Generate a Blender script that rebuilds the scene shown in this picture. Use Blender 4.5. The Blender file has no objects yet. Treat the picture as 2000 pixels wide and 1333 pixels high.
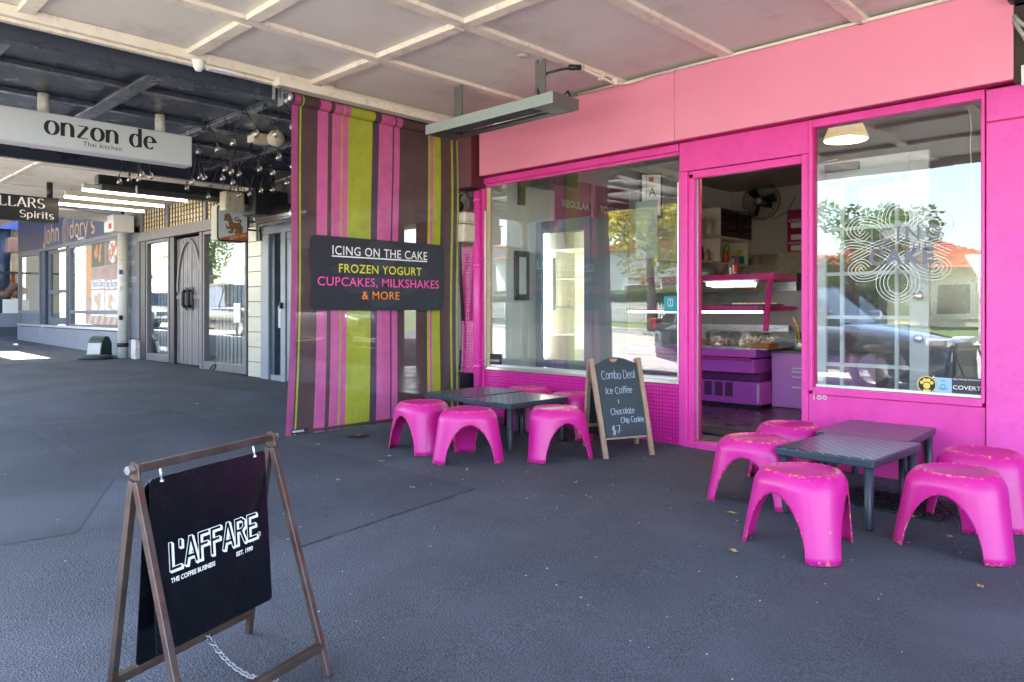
import bpy, math, random
from mathutils import Vector, Matrix
R = random.Random(11)
scene = bpy.context.scene
COL = scene.collection
PI = math.pi
# ------------------------------------------------------------------ camera
F_PX, TH, CAM = 1451.0, math.radians(43.97), Vector((0.0, -4.83, 1.0))
cd = bpy.data.cameras.new('camera'); cam = bpy.data.objects.new('camera', cd); COL.objects.link(cam)
cam.location = CAM; cam.rotation_euler = (PI/2, 0, TH)
cd.sensor_width = 36; cd.lens = F_PX/2000*36; cd.shift_y = -0.030; cd.clip_start = .05; cd.clip_end = 3000
scene.camera = cam
# ------------------------------------------------------------------ sky and sun
SUN_EL, SUN_DIR = 50.0, Vector((-.80, .18, 0))
w = bpy.data.worlds.new('World'); scene.world = w; w.use_nodes = True
nt = w.node_tree; bg = nt.nodes['Background']; bg.inputs[1].default_value = .13
sk = nt.nodes.new('ShaderNodeTexSky'); sk.sky_type = 'NISHITA'; sk.sun_disc = False
sk.sun_elevation = math.radians(SUN_EL); sk.sun_rotation = math.atan2(SUN_DIR.x, SUN_DIR.y)
sk.dust_density = 2.0; sk.air_density = 1.0
nt.links.new(sk.outputs[0], bg.inputs[0])
sd = bpy.data.lights.new('sun', 'SUN'); sd.energy = 5.0; sd.angle = math.radians(.53); sd.color = (1, .94, .85)
so = bpy.data.objects.new('sun', sd); COL.objects.link(so)
sv = SUN_DIR.normalized()*math.cos(math.radians(SUN_EL)) + Vector((0, 0, math.sin(math.radians(SUN_EL))))
so.rotation_euler = sv.to_track_quat('Z', 'Y').to_euler(); so.location = (-20, 5, 20)
scene.view_settings.view_transform = 'Standard'; scene.view_settings.look = 'None'
scene.view_settings.gamma = 1; scene.view_settings.use_curve_mapping = False
scene.view_settings.exposure = 3.85
scene.render.engine = 'CYCLES'
scene.cycles.max_bounces = 10; scene.cycles.diffuse_bounces = 5; scene.cycles.glossy_bounces = 5
scene.cycles.transparent_max_bounces = 24; scene.cycles.transmission_bounces = 6
scene.cycles.caustics_reflective = False; scene.cycles.caustics_refractive = False
scene.cycles.sample_clamp_indirect = 6.0

# ------------------------------------------------------------------ survey helpers: sight lines of the photo on real planes
SN, CS = math.sin(TH), math.cos(TH)
def ray(u, v):
    a = (u-1000)/F_PX; b = (606-v)/F_PX
    return Vector((-SN+CS*a, CS+SN*a, b))
def onY(u, v, y=0.0):
    d = ray(u, v); return CAM + d*((y-CAM.y)/d.y)
def onX(u, v, x):
    d = ray(u, v); return CAM + d*((x-CAM.x)/d.x)
def onZ(u, v, z):
    d = ray(u, v); return CAM + d*((z-CAM.z)/d.z)
def gz(x): return -.0135*(x+2.6)
def gr(u, v):
    d = ray(u, v); t = -(1+.0135*2.6)/(d.z+.0135*d.x); return CAM + d*t
def X(u): return onY(u, 606).x           # x on the shop-front plane
def Z(u, v): return onY(u, v).z          # height on the shop-front plane

# ------------------------------------------------------------------ materials
MATS = {}
def srgb(r, g, b):
    f = lambda c: (c/255/12.92) if c <= 10 else ((c/255+.055)/1.055)**2.4
    return (f(r), f(g), f(b))
def M(name, col, rough=.5, metal=0., var=0., vscale=6., bump=0., bscale=60., spec=.5, coat=0., dirt=None, dscale=3., damt=.4, stretch=None):
    if name in MATS: return MATS[name]
    m = bpy.data.materials.new(name); m.use_nodes = True; t = m.node_tree; N = t.nodes; L = t.links
    b = N['Principled BSDF']; b.inputs['Base Color'].default_value = (*col, 1)
    b.inputs['Roughness'].default_value = rough; b.inputs['Metallic'].default_value = metal
    b.inputs['Specular IOR Level'].default_value = spec; b.inputs['Coat Weight'].default_value = coat
    tc = N.new('ShaderNodeTexCoord'); src = tc.outputs['Object']
    if stretch:
        mp = N.new('ShaderNodeMapping'); mp.inputs['Scale'].default_value = stretch; L.new(src, mp.inputs[0]); src = mp.outputs[0]
    out = None
    if var > 0:
        n = N.new('ShaderNodeTexNoise'); n.inputs['Scale'].default_value = vscale; n.inputs['Detail'].default_value = 7
        n.inputs['Roughness'].default_value = .65; L.new(src, n.inputs[0])
        mr = N.new('ShaderNodeMapRange'); mr.inputs[1].default_value = .3; mr.inputs[2].default_value = .7
        mr.inputs[3].default_value = 1-var; mr.inputs[4].default_value = 1+var; L.new(n.outputs[0], mr.inputs[0])
        mx = N.new('ShaderNodeVectorMath'); mx.operation = 'SCALE'; mx.inputs[0].default_value = col; L.new(mr.outputs[0], mx.inputs['Scale'])
        out = mx.outputs[0]
        r2 = N.new('ShaderNodeMapRange'); r2.inputs[1].default_value = .3; r2.inputs[2].default_value = .7
        r2.inputs[3].default_value = max(.03, rough-.1); r2.inputs[4].default_value = min(1, rough+.12); L.new(n.outputs[0], r2.inputs[0]); L.new(r2.outputs[0], b.inputs['Roughness'])
    if dirt:
        n2 = N.new('ShaderNodeTexNoise'); n2.inputs['Scale'].default_value = dscale; n2.inputs['Detail'].default_value = 9; n2.inputs['Roughness'].default_value = .7
        L.new(tc.outputs['Object'], n2.inputs[0])
        r = N.new('ShaderNodeMapRange'); r.inputs[1].default_value = .52; r.inputs[2].default_value = .72; r.inputs[3].default_value = 0; r.inputs[4].default_value = damt
        L.new(n2.outputs[0], r.inputs[0])
        mm = N.new('ShaderNodeMixRGB'); mm.inputs[1].default_value = (*col, 1); mm.inputs[2].default_value = (*dirt, 1)
        L.new(r.outputs[0], mm.inputs[0])
        if out: L.new(out, mm.inputs[1])
        out = mm.outputs[0]
    if out: L.new(out, b.inputs['Base Color'])
    if bump > 0:
        n3 = N.new('ShaderNodeTexNoise'); n3.inputs['Scale'].default_value = bscale; n3.inputs['Detail'].default_value = 5; L.new(src, n3.inputs[0])
        bp = N.new('ShaderNodeBump'); bp.inputs['Strength'].default_value = bump; bp.inputs['Distance'].default_value = .004
        L.new(n3.outputs[0], bp.inputs['Height']); L.new(bp.outputs[0], b.inputs['Normal'])
    MATS[name] = m; return m
def ME(name, col, strength):
    if name in MATS: return MATS[name]
    m = bpy.data.materials.new(name); m.use_nodes = True; b = m.node_tree.nodes['Principled BSDF']
    b.inputs['Base Color'].default_value = (*col, 1); b.inputs['Emission Color'].default_value = (*col, 1); b.inputs['Emission Strength'].default_value = strength
    MATS[name] = m; return m
def glass(name, ior=1.9, tint=(.93, .96, .95), rough=0., streak=0., lift=0.):
    if name in MATS: return MATS[name]
    m = bpy.data.materials.new(name); m.use_nodes = True; t = m.node_tree; N = t.nodes; L = t.links; N.remove(N['Principled BSDF'])
    o = N['Material Output']; tr = N.new('ShaderNodeBsdfTransparent'); tr.inputs[0].default_value = (*tint, 1)
    gl = N.new('ShaderNodeBsdfGlossy'); gl.inputs[0].default_value = (.97, .98, 1, 1); gl.inputs['Roughness'].default_value = rough
    f0 = ((ior-1)/(ior+1))**2; ge = N.new('ShaderNodeNewGeometry'); dt = N.new('ShaderNodeVectorMath'); dt.operation = 'DOT_PRODUCT'
    L.new(ge.outputs['Normal'], dt.inputs[0]); L.new(ge.outputs['Incoming'], dt.inputs[1])        # Schlick's law, the same from both sides of the pane
    ab_ = N.new('ShaderNodeMath'); ab_.operation = 'ABSOLUTE'; L.new(dt.outputs['Value'], ab_.inputs[0]); om = N.new('ShaderNodeMath'); om.operation = 'SUBTRACT'; om.inputs[0].default_value = 1; L.new(ab_.outputs[0], om.inputs[1])
    pw_ = N.new('ShaderNodeMath'); pw_.operation = 'POWER'; pw_.inputs[1].default_value = 5; L.new(om.outputs[0], pw_.inputs[0])
    ad = N.new('ShaderNodeMath'); ad.operation = 'MULTIPLY_ADD'; ad.inputs[1].default_value = 1-f0; ad.inputs[2].default_value = f0+lift; ad.use_clamp = True; L.new(pw_.outputs[0], ad.inputs[0])
    mx = N.new('ShaderNodeMixShader'); L.new(ad.outputs[0], mx.inputs[0]); L.new(tr.outputs[0], mx.inputs[1]); L.new(gl.outputs[0], mx.inputs[2])
    tc = N.new('ShaderNodeTexCoord'); n = N.new('ShaderNodeTexNoise'); n.inputs['Scale'].default_value = 1.3; L.new(tc.outputs['Object'], n.inputs[0])
    bp = N.new('ShaderNodeBump'); bp.inputs['Strength'].default_value = .05; bp.inputs['Distance'].default_value = .02; L.new(n.outputs[0], bp.inputs['Height'])
    L.new(bp.outputs[0], gl.inputs['Normal'])
    last = mx.outputs[0]
    if streak > 0:
        df = N.new('ShaderNodeBsdfDiffuse'); df.inputs[0].default_value = (.75, .77, .78, 1)
        mp = N.new('ShaderNodeMapping'); mp.inputs['Scale'].default_value = (9, 9, 1.2); L.new(tc.outputs['Object'], mp.inputs[0])
        n2 = N.new('ShaderNodeTexNoise'); n2.inputs['Scale'].default_value = 2.2; n2.inputs['Detail'].default_value = 8; L.new(mp.outputs[0], n2.inputs[0])
        r = N.new('ShaderNodeMapRange'); r.inputs[1].default_value = .45; r.inputs[2].default_value = .8; r.inputs[3].default_value = .015; r.inputs[4].default_value = streak
        L.new(n2.outputs[0], r.inputs[0]); m2 = N.new('ShaderNodeMixShader'); L.new(r.outputs[0], m2.inputs[0]); L.new(last, m2.inputs[1]); L.new(df.outputs[0], m2.inputs[2]); last = m2.outputs[0]
    L.new(last, o.inputs[0]); MATS[name] = m; return m

PINK = M('pink_gloss_paint', srgb(228, 66, 158), .36, var=.10, vscale=4, bump=.35, bscale=16, spec=.5, stretch=(1, 1, .25), dirt=srgb(176, 40, 124), dscale=11, damt=.35)
PINKD = M('pink_stained_pillar', srgb(230, 78, 168), .42, var=.07, vscale=4, bump=.5, bscale=28, dirt=srgb(190, 40, 120), dscale=14, damt=.35)
FASC = M('pale_pink_acm_panel', srgb(234, 144, 170), .38, var=.035, vscale=1.5, spec=.4)
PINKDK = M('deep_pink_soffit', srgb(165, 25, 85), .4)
CREAM = M('aged_cream_paint', srgb(218, 213, 206), .6, var=.05, vscale=2.5, bump=.3, bscale=18, dirt=srgb(140, 125, 118), dscale=1.6, damt=.42)
CREAMT = M('cream_batten_paint', srgb(232, 222, 206), .5, var=.05, vscale=9, bump=.2, bscale=30, dirt=srgb(120, 100, 85), dscale=12, damt=.45)
NAVYC = M('dark_blue_ceiling_paint', srgb(50, 56, 70), .3, var=.08, vscale=3, bump=.15, bscale=30, dirt=srgb(75, 78, 88), dscale=20, damt=.3)
NAVYB = M('dark_blue_batten_paint', srgb(66, 70, 82), .22, var=.08, vscale=8)
BLACK = M('black_matt', srgb(24, 25, 28), .5, var=.1, vscale=10)
BLKP = M('black_plastic', srgb(30, 31, 34), .32)
WHITEP = M('white_plastic', srgb(225, 225, 222), .35)
CREAMP = M('cream_plastic_weathered', srgb(205, 192, 172), .45, var=.06, dirt=srgb(120, 90, 70), dscale=18, damt=.5)
CHROME = M('chrome', (.8, .8, .8), .28, 1.)
ALU = M('aluminium_trim', (.72, .73, .74), .42, 1.)
GALV = M('galvanised_steel', (.45, .46, .47), .38, 1., var=.2, vscale=30)
HAMMER = M('grey_hammered_enamel', srgb(108, 108, 106), .42, .35, bump=.9, bscale=260)
HEATF = M('pale_grey_satin_enamel', srgb(158, 172, 168), .35, .2)
SLATE = M('slate_plastic', srgb(48, 56, 66), .36, var=.08, vscale=40)
WHT = M('white_wall_paint', srgb(228, 228, 224), .6, var=.03, vscale=2)
SHWALL = M('shop_wall_paint', srgb(186, 178, 164), .7, var=.04, vscale=2)
SHELF = M('cream_shelf_board', srgb(222, 212, 196), .5, var=.03)
PURP = M('purple_satin_panel', srgb(176, 70, 178), .36, var=.04, vscale=3)
PURP2 = M('lilac_satin_panel', srgb(178, 120, 196), .34, .0, var=.04)
PURPD = M('dark_purple_panel', srgb(96, 20, 90), .4)
MAG = M('magenta_metal', srgb(168, 30, 118), .3)
STEEL = M('brushed_steel', (.62, .63, .64), .28, 1., var=.08, vscale=8, stretch=(1, 1, 30))
GREYP = M('bar_taupe_paint', srgb(108, 102, 106), .42, var=.08, vscale=5, bump=.2, bscale=25, dirt=srgb(80, 74, 76), dscale=7, damt=.4)
DKFR = M('dark_brown_frame', srgb(52, 46, 50), .4)
NAVYF = M('navy_frame_paint', srgb(52, 64, 84), .35, var=.05)
GRBL = M('grey_blue_door_paint', srgb(138, 144, 152), .38, var=.05, vscale=5)
TILEC = M('cream_glazed_tile', srgb(206, 200, 180), .18, var=.06, vscale=3, dirt=srgb(150, 140, 120), dscale=5, damt=.4)
TILEG = M('grey_glazed_tile', srgb(108, 104, 98), .22, var=.12, vscale=4)
GROUT = M('grout', srgb(70, 68, 66), .8)
WHITE = M('white_print', srgb(236, 234, 230), .5)
YEL = M('yellow_print', srgb(222, 216, 50), .5)
PNKP = M('pink_print', srgb(238, 84, 164), .5)
ORG = M('orange_print', srgb(240, 140, 62), .5)
INK = M('black_print', srgb(28, 26, 30), .5)
GOLD = M('gold_print', srgb(196, 160, 96), .4)
BLUEP = M('navy_sign_panel', srgb(40, 52, 92), .3)
GLS = glass("shop_window_glass", 1.52, streak=.02, lift=.05)
GLS2 = glass('old_window_glass', 1.6, streak=.04, lift=.05)
CLEAR = glass('clear_acrylic', 1.5, tint=(.93, .95, .95), lift=.05)
BULBG = glass('bulb_glass', 2.0, tint=(.80, .78, .74), lift=.10)
WOODG = M('weathered_pine', srgb(158, 128, 104), .6, var=.22, vscale=6, bump=.4, bscale=30, stretch=(6, 6, .8), dirt=srgb(92, 74, 64), dscale=16, damt=.5)
CHALK = M('chalk_board_black', srgb(44, 52, 56), .55, var=.12, vscale=9, dirt=srgb(90, 98, 100), dscale=2.5, damt=.35)
CHALKW = M('chalk_line', srgb(190, 205, 215), .9)
RUST = M('rusted_bare_steel', srgb(92, 78, 72), .40, .55, var=.35, vscale=14, bump=.3, bscale=60, dirt=srgb(112, 56, 40), dscale=22, damt=.8)
BLKB = M('black_powder_board', srgb(9, 12, 18), .22, var=.2, vscale=6, dirt=srgb(40, 44, 50), dscale=30, damt=.25)

# ------------------------------------------------------------------ mesh helpers
def wloc(p):
    v = Vector((0, 0, 0))
    while p is not None: v += p.location; p = p.parent
    return v
class MB:
    def __init__(s): s.v = []; s.f = []; s.mi = []; s.sm = []; s.c = None
    def add(s, vs, fs, mi=0, smooth=False, mat=None):
        b = len(s.v)
        for p in vs:
            p = Vector(p); s.v.append(mat @ p if mat is not None else p)
        for f in fs: s.f.append([b+i for i in f]); s.mi.append(mi); s.sm.append(smooth)
        return s
    def box(s, a, b, mi=0, mat=None):
        x0, y0, z0 = [min(a[i], b[i]) for i in range(3)]; x1, y1, z1 = [max(a[i], b[i]) for i in range(3)]
        return s.add([(x0,y0,z0),(x1,y0,z0),(x1,y1,z0),(x0,y1,z0),(x0,y0,z1),(x1,y0,z1),(x1,y1,z1),(x0,y1,z1)],
              [(0,3,2,1),(4,5,6,7),(0,1,5,4),(1,2,6,5),(2,3,7,6),(3,0,4,7)], mi, False, mat)
    def bar(s, a, b, w, d=None, up=(0, 0, 1), mi=0):
        a = Vector(a); b = Vector(b); d = d or w; t = (b-a).normalized(); upv = Vector(up)
        if abs(t.dot(upv)) > .95: upv = Vector((0, 1, 0))
        sx = t.cross(upv).normalized()*w/2; sz = sx.cross(t).normalized()*d/2
        vs = [a-sx-sz, a+sx-sz, a+sx+sz, a-sx+sz, b-sx-sz, b+sx-sz, b+sx+sz, b-sx+sz]
        return s.add(vs, [(0,1,2,3),(4,7,6,5),(0,4,5,1),(1,5,6,2),(2,6,7,3),(3,7,4,0)], mi)
    def tube(s, pts, r, n=8, mi=0, smooth=True, caps=True):
        pts = [Vector(p) for p in pts]; rs = r if isinstance(r, (list, tuple)) else [r]*len(pts)
        b = len(s.v); px = None
        for i, p in enumerate(pts):
            t = (pts[min(i+1, len(pts)-1)]-pts[max(i-1, 0)]).normalized()
            if px is None:
                px = t.orthogonal().normalized()
            else:
                px = (px - t*px.dot(t)); px = px.normalized() if px.length > 1e-6 else t.orthogonal().normalized()
            py = t.cross(px)
            for k in range(n):
                a = 2*PI*k/n; s.v.append(p+(px*math.cos(a)+py*math.sin(a))*rs[i])
        for i in range(len(pts)-1):
            for k in range(n):
                s.f.append([b+i*n+k, b+i*n+(k+1) % n, b+(i+1)*n+(k+1) % n, b+(i+1)*n+k]); s.mi.append(mi); s.sm.append(smooth)
        if caps:
            s.f.append([b+k for k in range(n)][::-1]); s.mi.append(mi); s.sm.append(False)
            e = b+(len(pts)-1)*n; s.f.append([e+k for k in range(n)]); s.mi.append(mi); s.sm.append(False)
        return s
    def lathe(s, prof, c=(0, 0, 0), n=16, mi=0, smooth=True, axis='z', mat=None):
        b = len(s.v); c = Vector(c)
        for (r, h) in prof:
            for k in range(n):
                a = 2*PI*k/n
                p = {'z': Vector((r*math.cos(a), r*math.sin(a), h)), 'y': Vector((r*math.cos(a), h, r*math.sin(a))), 'x': Vector((h, r*math.cos(a), r*math.sin(a)))}[axis]
                p = p+c; s.v.append(mat @ p if mat is not None else p)
        for i in range(len(prof)-1):
            for k in range(n):
                s.f.append([b+i*n+k, b+i*n+(k+1) % n, b+(i+1)*n+(k+1) % n, b+(i+1)*n+k]); s.mi.append(mi); s.sm.append(smooth)
        return s
    def prism(s, poly, O, U, V, d, mi=0, sides=True):
        """poly in (u,v) on plane O+uU+vV, thickness d along U x V"""
        O = Vector(O); U = Vector(U).normalized(); V = Vector(V).normalized(); Nn = U.cross(V)
        n = len(poly); b = len(s.v)
        for k in (0, 1):
            for (a, c) in poly: s.v.append(O+U*a+V*c+Nn*(d*k))
        s.f.append([b+i for i in range(n)][::-1]); s.f.append([b+n+i for i in range(n)]); s.mi += [mi, mi]; s.sm += [False, False]
        if sides:
            for i in range(n):
                j = (i+1) % n; s.f.append([b+i, b+j, b+n+j, b+n+i]); s.mi.append(mi); s.sm.append(False)
        return s
    def build(s, name, mats, parent=None, world=True, bevel=0., solid=0., tagd=None):
        me = bpy.data.meshes.new(name)
        off = wloc(parent) if (world and parent is not None) else Vector((0, 0, 0))
        me.from_pydata([tuple(p-off) for p in s.v], [], s.f)
        if not isinstance(mats, (list, tuple)): mats = [mats]
        for m in mats: me.materials.append(m)
        me.polygons.foreach_set('material_index', s.mi); me.polygons.foreach_set('use_smooth', s.sm)
        if s.c is not None:
            at = me.color_attributes.new('paint', 'FLOAT_COLOR', 'POINT'); at.data.foreach_set('color', s.c)
        me.update()
        o = bpy.data.objects.new(name, me); COL.objects.link(o)
        if parent is not None: o.parent = parent
        if bevel > 0:
            md = o.modifiers.new('bevel', 'BEVEL'); md.width = bevel; md.segments = 2; md.limit_method = 'ANGLE'; md.angle_limit = .6
        if solid: md = o.modifiers.new('solid', 'SOLIDIFY'); md.thickness = solid; md.offset = -1
        if tagd: tag(o, **tagd)
        return o
def tag(o, label=None, cat=None, group=None, kind=None):
    if label: o['label'] = label
    if cat: o['category'] = cat
    if group: o['group'] = group
    if kind: o['kind'] = kind
    return o
def thing(name, label, cat, loc=(0, 0, 0), rz=0., group=None):
    o = bpy.data.objects.new(name, None); COL.objects.link(o); o.location = loc; o.rotation_euler = (0, 0, rz); o.empty_display_size = .1
    return tag(o, label, cat, group)
def copy_tree(o, parent=None):
    c = o.copy(); COL.objects.link(c); c.parent = parent
    for ch in list(o.children): copy_tree(ch, c)
    return c
def BX(name, a, b, mat, parent=None, bevel=0., world=True, **kw):
    o = MB().box(a, b).build(name, mat, parent, world, bevel)
    if kw: tag(o, **kw)
    return o
def rrect(w, h, r, n=5, cx=0, cy=0):
    out = []
    for (sx, sy, a0) in ((1, 1, 0), (-1, 1, 90), (-1, -1, 180), (1, -1, 270)):
        for k in range(n+1):
            a = math.radians(a0+90*k/n); out.append((cx+sx*(w/2-r)+r*math.cos(a), cy+sy*(h/2-r)+r*math.sin(a)))
    return out
def struct(o): o['kind'] = 'structure'; return o

# ------------------------------------------------------------------ lettering
def font_text(name, s, size, mat, O, U, V, parent=None, bold=0., spacing=1., sx=1., align='LEFT', world=True, thick=.0008, shear=0.):
    cu = bpy.data.curves.new(name, 'FONT'); cu.body = s; cu.size = 1.0; cu.offset = bold; cu.space_character = spacing; cu.align_x = align; cu.shear = shear
    cu.resolution_u = 3; ob = bpy.data.objects.new('tmp', cu); COL.objects.link(ob)
    dg = bpy.context.evaluated_depsgraph_get(); me = bpy.data.meshes.new_from_object(ob.evaluated_get(dg))
    COL.objects.unlink(ob); bpy.data.objects.remove(ob)
    O = Vector(O); U = Vector(U).normalized(); V = Vector(V).normalized(); Nn = U.cross(V)
    off = wloc(parent) if (world and parent is not None) else Vector((0, 0, 0))
    k = size/.70
    for v in me.vertices: v.co = O+U*(v.co.x*k*sx)+V*(v.co.y*k)+Nn*thick-off
    me.name = name; me.materials.clear(); me.materials.append(mat)
    o = bpy.data.objects.new(name, me); COL.objects.link(o)
    if parent is not None: o.parent = parent
    return o
def arc(cx, cy, rx, ry, a0, a1, n=12):
    return [(cx+rx*math.cos(math.radians(a0+(a1-a0)*i/n)), cy+ry*math.sin(math.radians(a0+(a1-a0)*i/n))) for i in range(n+1)]
ARCH = [(.08, .30)]+arc(.25, .30, .17, .20, 165, 0, 8)+[(.42, 0)]
GL = {
 'a': (.5, [arc(.24, .25, .18, .25, 60, 400, 14), [(.42, .5), (.42, 0)]]), 'b': (.5, [[(.08, .75), (.08, 0)], arc(.26, .25, .18, .25, 130, -130, 14)]),
 'c': (.45, [arc(.25, .25, .2, .25, 50, 310)]), 'd': (.52, [arc(.24, .25, .18, .25, 50, 310, 14), [(.42, .75), (.42, 0)]]),
 'e': (.48, [[(.06, .27), (.42, .27)]+arc(.25, .25, .19, .25, 6, 315)]), 'f': (.3, [[(.34, .70)]+arc(.24, .6, .1, .14, 90, 180, 5)+[(.14, 0)], [(.02, .48), (.3, .48)]]),
 'h': (.5, [[(.08, .75), (.08, 0)], ARCH]), 'i': (.2, [[(.1, .5), (.1, 0)], [(.1, .62), (.1, .68)]]), 'k': (.45, [[(.08, .75), (.08, 0)], [(.4, .5), (.1, .22)], [(.18, .3), (.42, 0)]]),
 'l': (.2, [[(.1, .75), (.1, 0)]]), 'm': (.75, [[(.08, .5), (.08, 0)], ARCH, [(.42, .3)]+arc(.56, .30, .14, .20, 165, 0, 8)+[(.70, 0)]]),
 'n': (.52, [[(.08, .5), (.08, 0)], ARCH]), 'o': (.5, [arc(.25, .25, .2, .25, 90, 450, 20)]), 'p': (.52, [[(.08, .5), (.08, -.22)], arc(.26, .25, .18, .25, 130, -130, 14)]),
 'r': (.34, [[(.08, .5), (.08, 0)], [(.08, .3)]+arc(.24, .32, .15, .17, 150, 50, 5)]), 's': (.4, [arc(.2, .37, .14, .13, 40, 270, 8)+arc(.2, .12, .15, .12, 90, -140, 8)]),
 't': (.32, [[(.14, .68), (.14, .1)]+arc(.23, .1, .09, .1, 180, 290, 5), [(.0, .48), (.3, .48)]]), 'y': (.5, [[(.05, .5), (.25, .02)], [(.45, .5), (.25, .02), (.12, -.22), (.02, -.22)]]),
 'z': (.47, [[(.05, .48), (.40, .48)], [(.40, .48), (.05, .02)], [(.05, .02), (.43, .02)]]), "'": (.15, [[(.08, .75), (.06, .56)]]), ' ': (.3, []), ',': (.2, [[(.1, .04), (.05, -.1)]]),
 'u': (.5, [[(.08, .5), (.08, .18)]+arc(.25, .18, .17, .18, 180, 360, 8)+[(.42, .5)]]), 'w': (.6, [[(.02, .5), (.16, 0), (.3, .45), (.44, 0), (.58, .5)]]), 'g': (.5, [arc(.24, .25, .18, .25, 60, 400, 14), [(.42, .5), (.42, -.1)]+arc(.26, -.1, .16, .14, 0, -140, 6)]),
 'A': (.62, [[(.02, 0), (.30, .72)], [(.30, .72), (.58, 0)], [(.14, .25), (.46, .25)]]), 'C': (.65, [arc(.34, .36, .28, .36, 45, 315, 16)]),
 'D': (.66, [[(.08, .72), (.08, 0)], [(.08, .72), (.25, .72)]+arc(.28, .36, .30, .36, 90, -90, 14)+[(.08, 0)]]), 'E': (.5, [[(.08, .72), (.08, 0)], [(.08, .71), (.44, .71)], [(.08, .37), (.38, .37)], [(.08, .01), (.46, .01)]]),
 'I': (.22, [[(.1, .72), (.1, 0)]]), 'J': (.4, [[(.3, .72), (.3, .1)]+arc(.16, .1, .14, .22, 0, -170, 8)]), 'L': (.55, [[(.1, .72), (.1, 0)], [(.1, .01), (.48, .01), (.49, .12)]]),
 'R': (.62, [[(.1, .72), (.1, 0)], [(.1, .71)]+arc(.3, .54, .18, .17, 90, -90, 10)+[(.1, .37)], [(.3, .37), (.56, 0)]]), 'S': (.52, [arc(.26, .54, .19, .18, 30, 270, 10)+arc(.26, .18, .21, .18, 90, -150, 10)]),
 'T': (.5, [[(.25, .72), (.25, 0)], [(.02, .71), (.48, .71)]]), '1': (.3, [[(.05, .6), (.18, .72), (.18, 0)]]), '9': (.5, [arc(.25, .52, .17, .2, 0, 360, 14), [(.42, .52), (.34, .1), (.22, 0)]]),
 '3': (.45, [arc(.2, .54, .18, .18, 130, -90, 10), arc(.2, .18, .2, .18, 90, -130, 10)]), '7': (.45, [[(.04, .72), (.4, .72), (.16, 0)]]), '$': (.5, [arc(.24, .50, .16, .14, 30, 270, 8)+arc(.24, .2, .17, .16, 90, -150, 8), [(.2, .8), (.2, -.1)], [(.3, .8), (.3, -.1)]]),
 '&': (.4, [[(.3, .55), (.12, .5), (.2, .36), (.1, .2), (.3, .15)], [(.2, .7), (.2, .62)], [(.22, .1), (.2, 0)]]), 'M': (.75, [[(.06, 0), (.1, .72)], [(.1, .72), (.36, .1)], [(.36, .1), (.62, .72)], [(.62, .72), (.66, 0)]]),
 'B': (.58, [[(.08, .72), (.08, 0)], [(.08, .71)]+arc(.28, .54, .16, .17, 90, -90, 8)+[(.08, .37)], [(.08, .37)]+arc(.30, .19, .2, .18, 90, -90, 8)+[(.08, .01)]]), 'P': (.55, [[(.08, .72), (.08, 0)], [(.08, .71)]+arc(.28, .52, .18, .19, 90, -90, 8)+[(.08, .33)]]),
 'H': (.62, [[(.08, .72), (.08, 0)], [(.54, .72), (.54, 0)], [(.08, .37), (.54, .37)]]), 'K': (.55, [[(.08, .72), (.08, 0)], [(.5, .72), (.1, .3)], [(.2, .4), (.52, 0)]]), '.': (.2, [[(.08, .0), (.08, .08)]]),
}
def ribbon(mb, pts, wf, O, U, V, lift, closed=False):
    """flat band of varying width along pts (2D) on plane O,U,V, raised by lift"""
    Nn = U.cross(V); n = len(pts); q = []
    for i, p in enumerate(pts):
        a = pts[max(i-1, 0)]; b = pts[min(i+1, n-1)]
        if closed and i in (0, n-1): a = pts[n-2]; b = pts[1]
        dx, dy = b[0]-a[0], b[1]-a[1]; L = math.hypot(dx, dy) or 1e-6; nx, ny = -dy/L, dx/L
        k = 1.
        if 0 < i < n-1:
            e1 = (p[0]-a[0], p[1]-a[1]); l1 = math.hypot(*e1) or 1e-6; cc = abs((e1[0]*dx+e1[1]*dy)/(l1*L)); k = 1/max(cc, .6)
        wv = wf(abs(dy)/L)*k/2
        q.append((p[0]+nx*wv, p[1]+ny*wv)); q.append((p[0]-nx*wv, p[1]-ny*wv))
    vs = [O+U*a+V*b+Nn*lift for a, b in q]
    mb.add(vs, [(2*i, 2*i+2, 2*i+3, 2*i+1) for i in range(n-1)])
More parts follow.
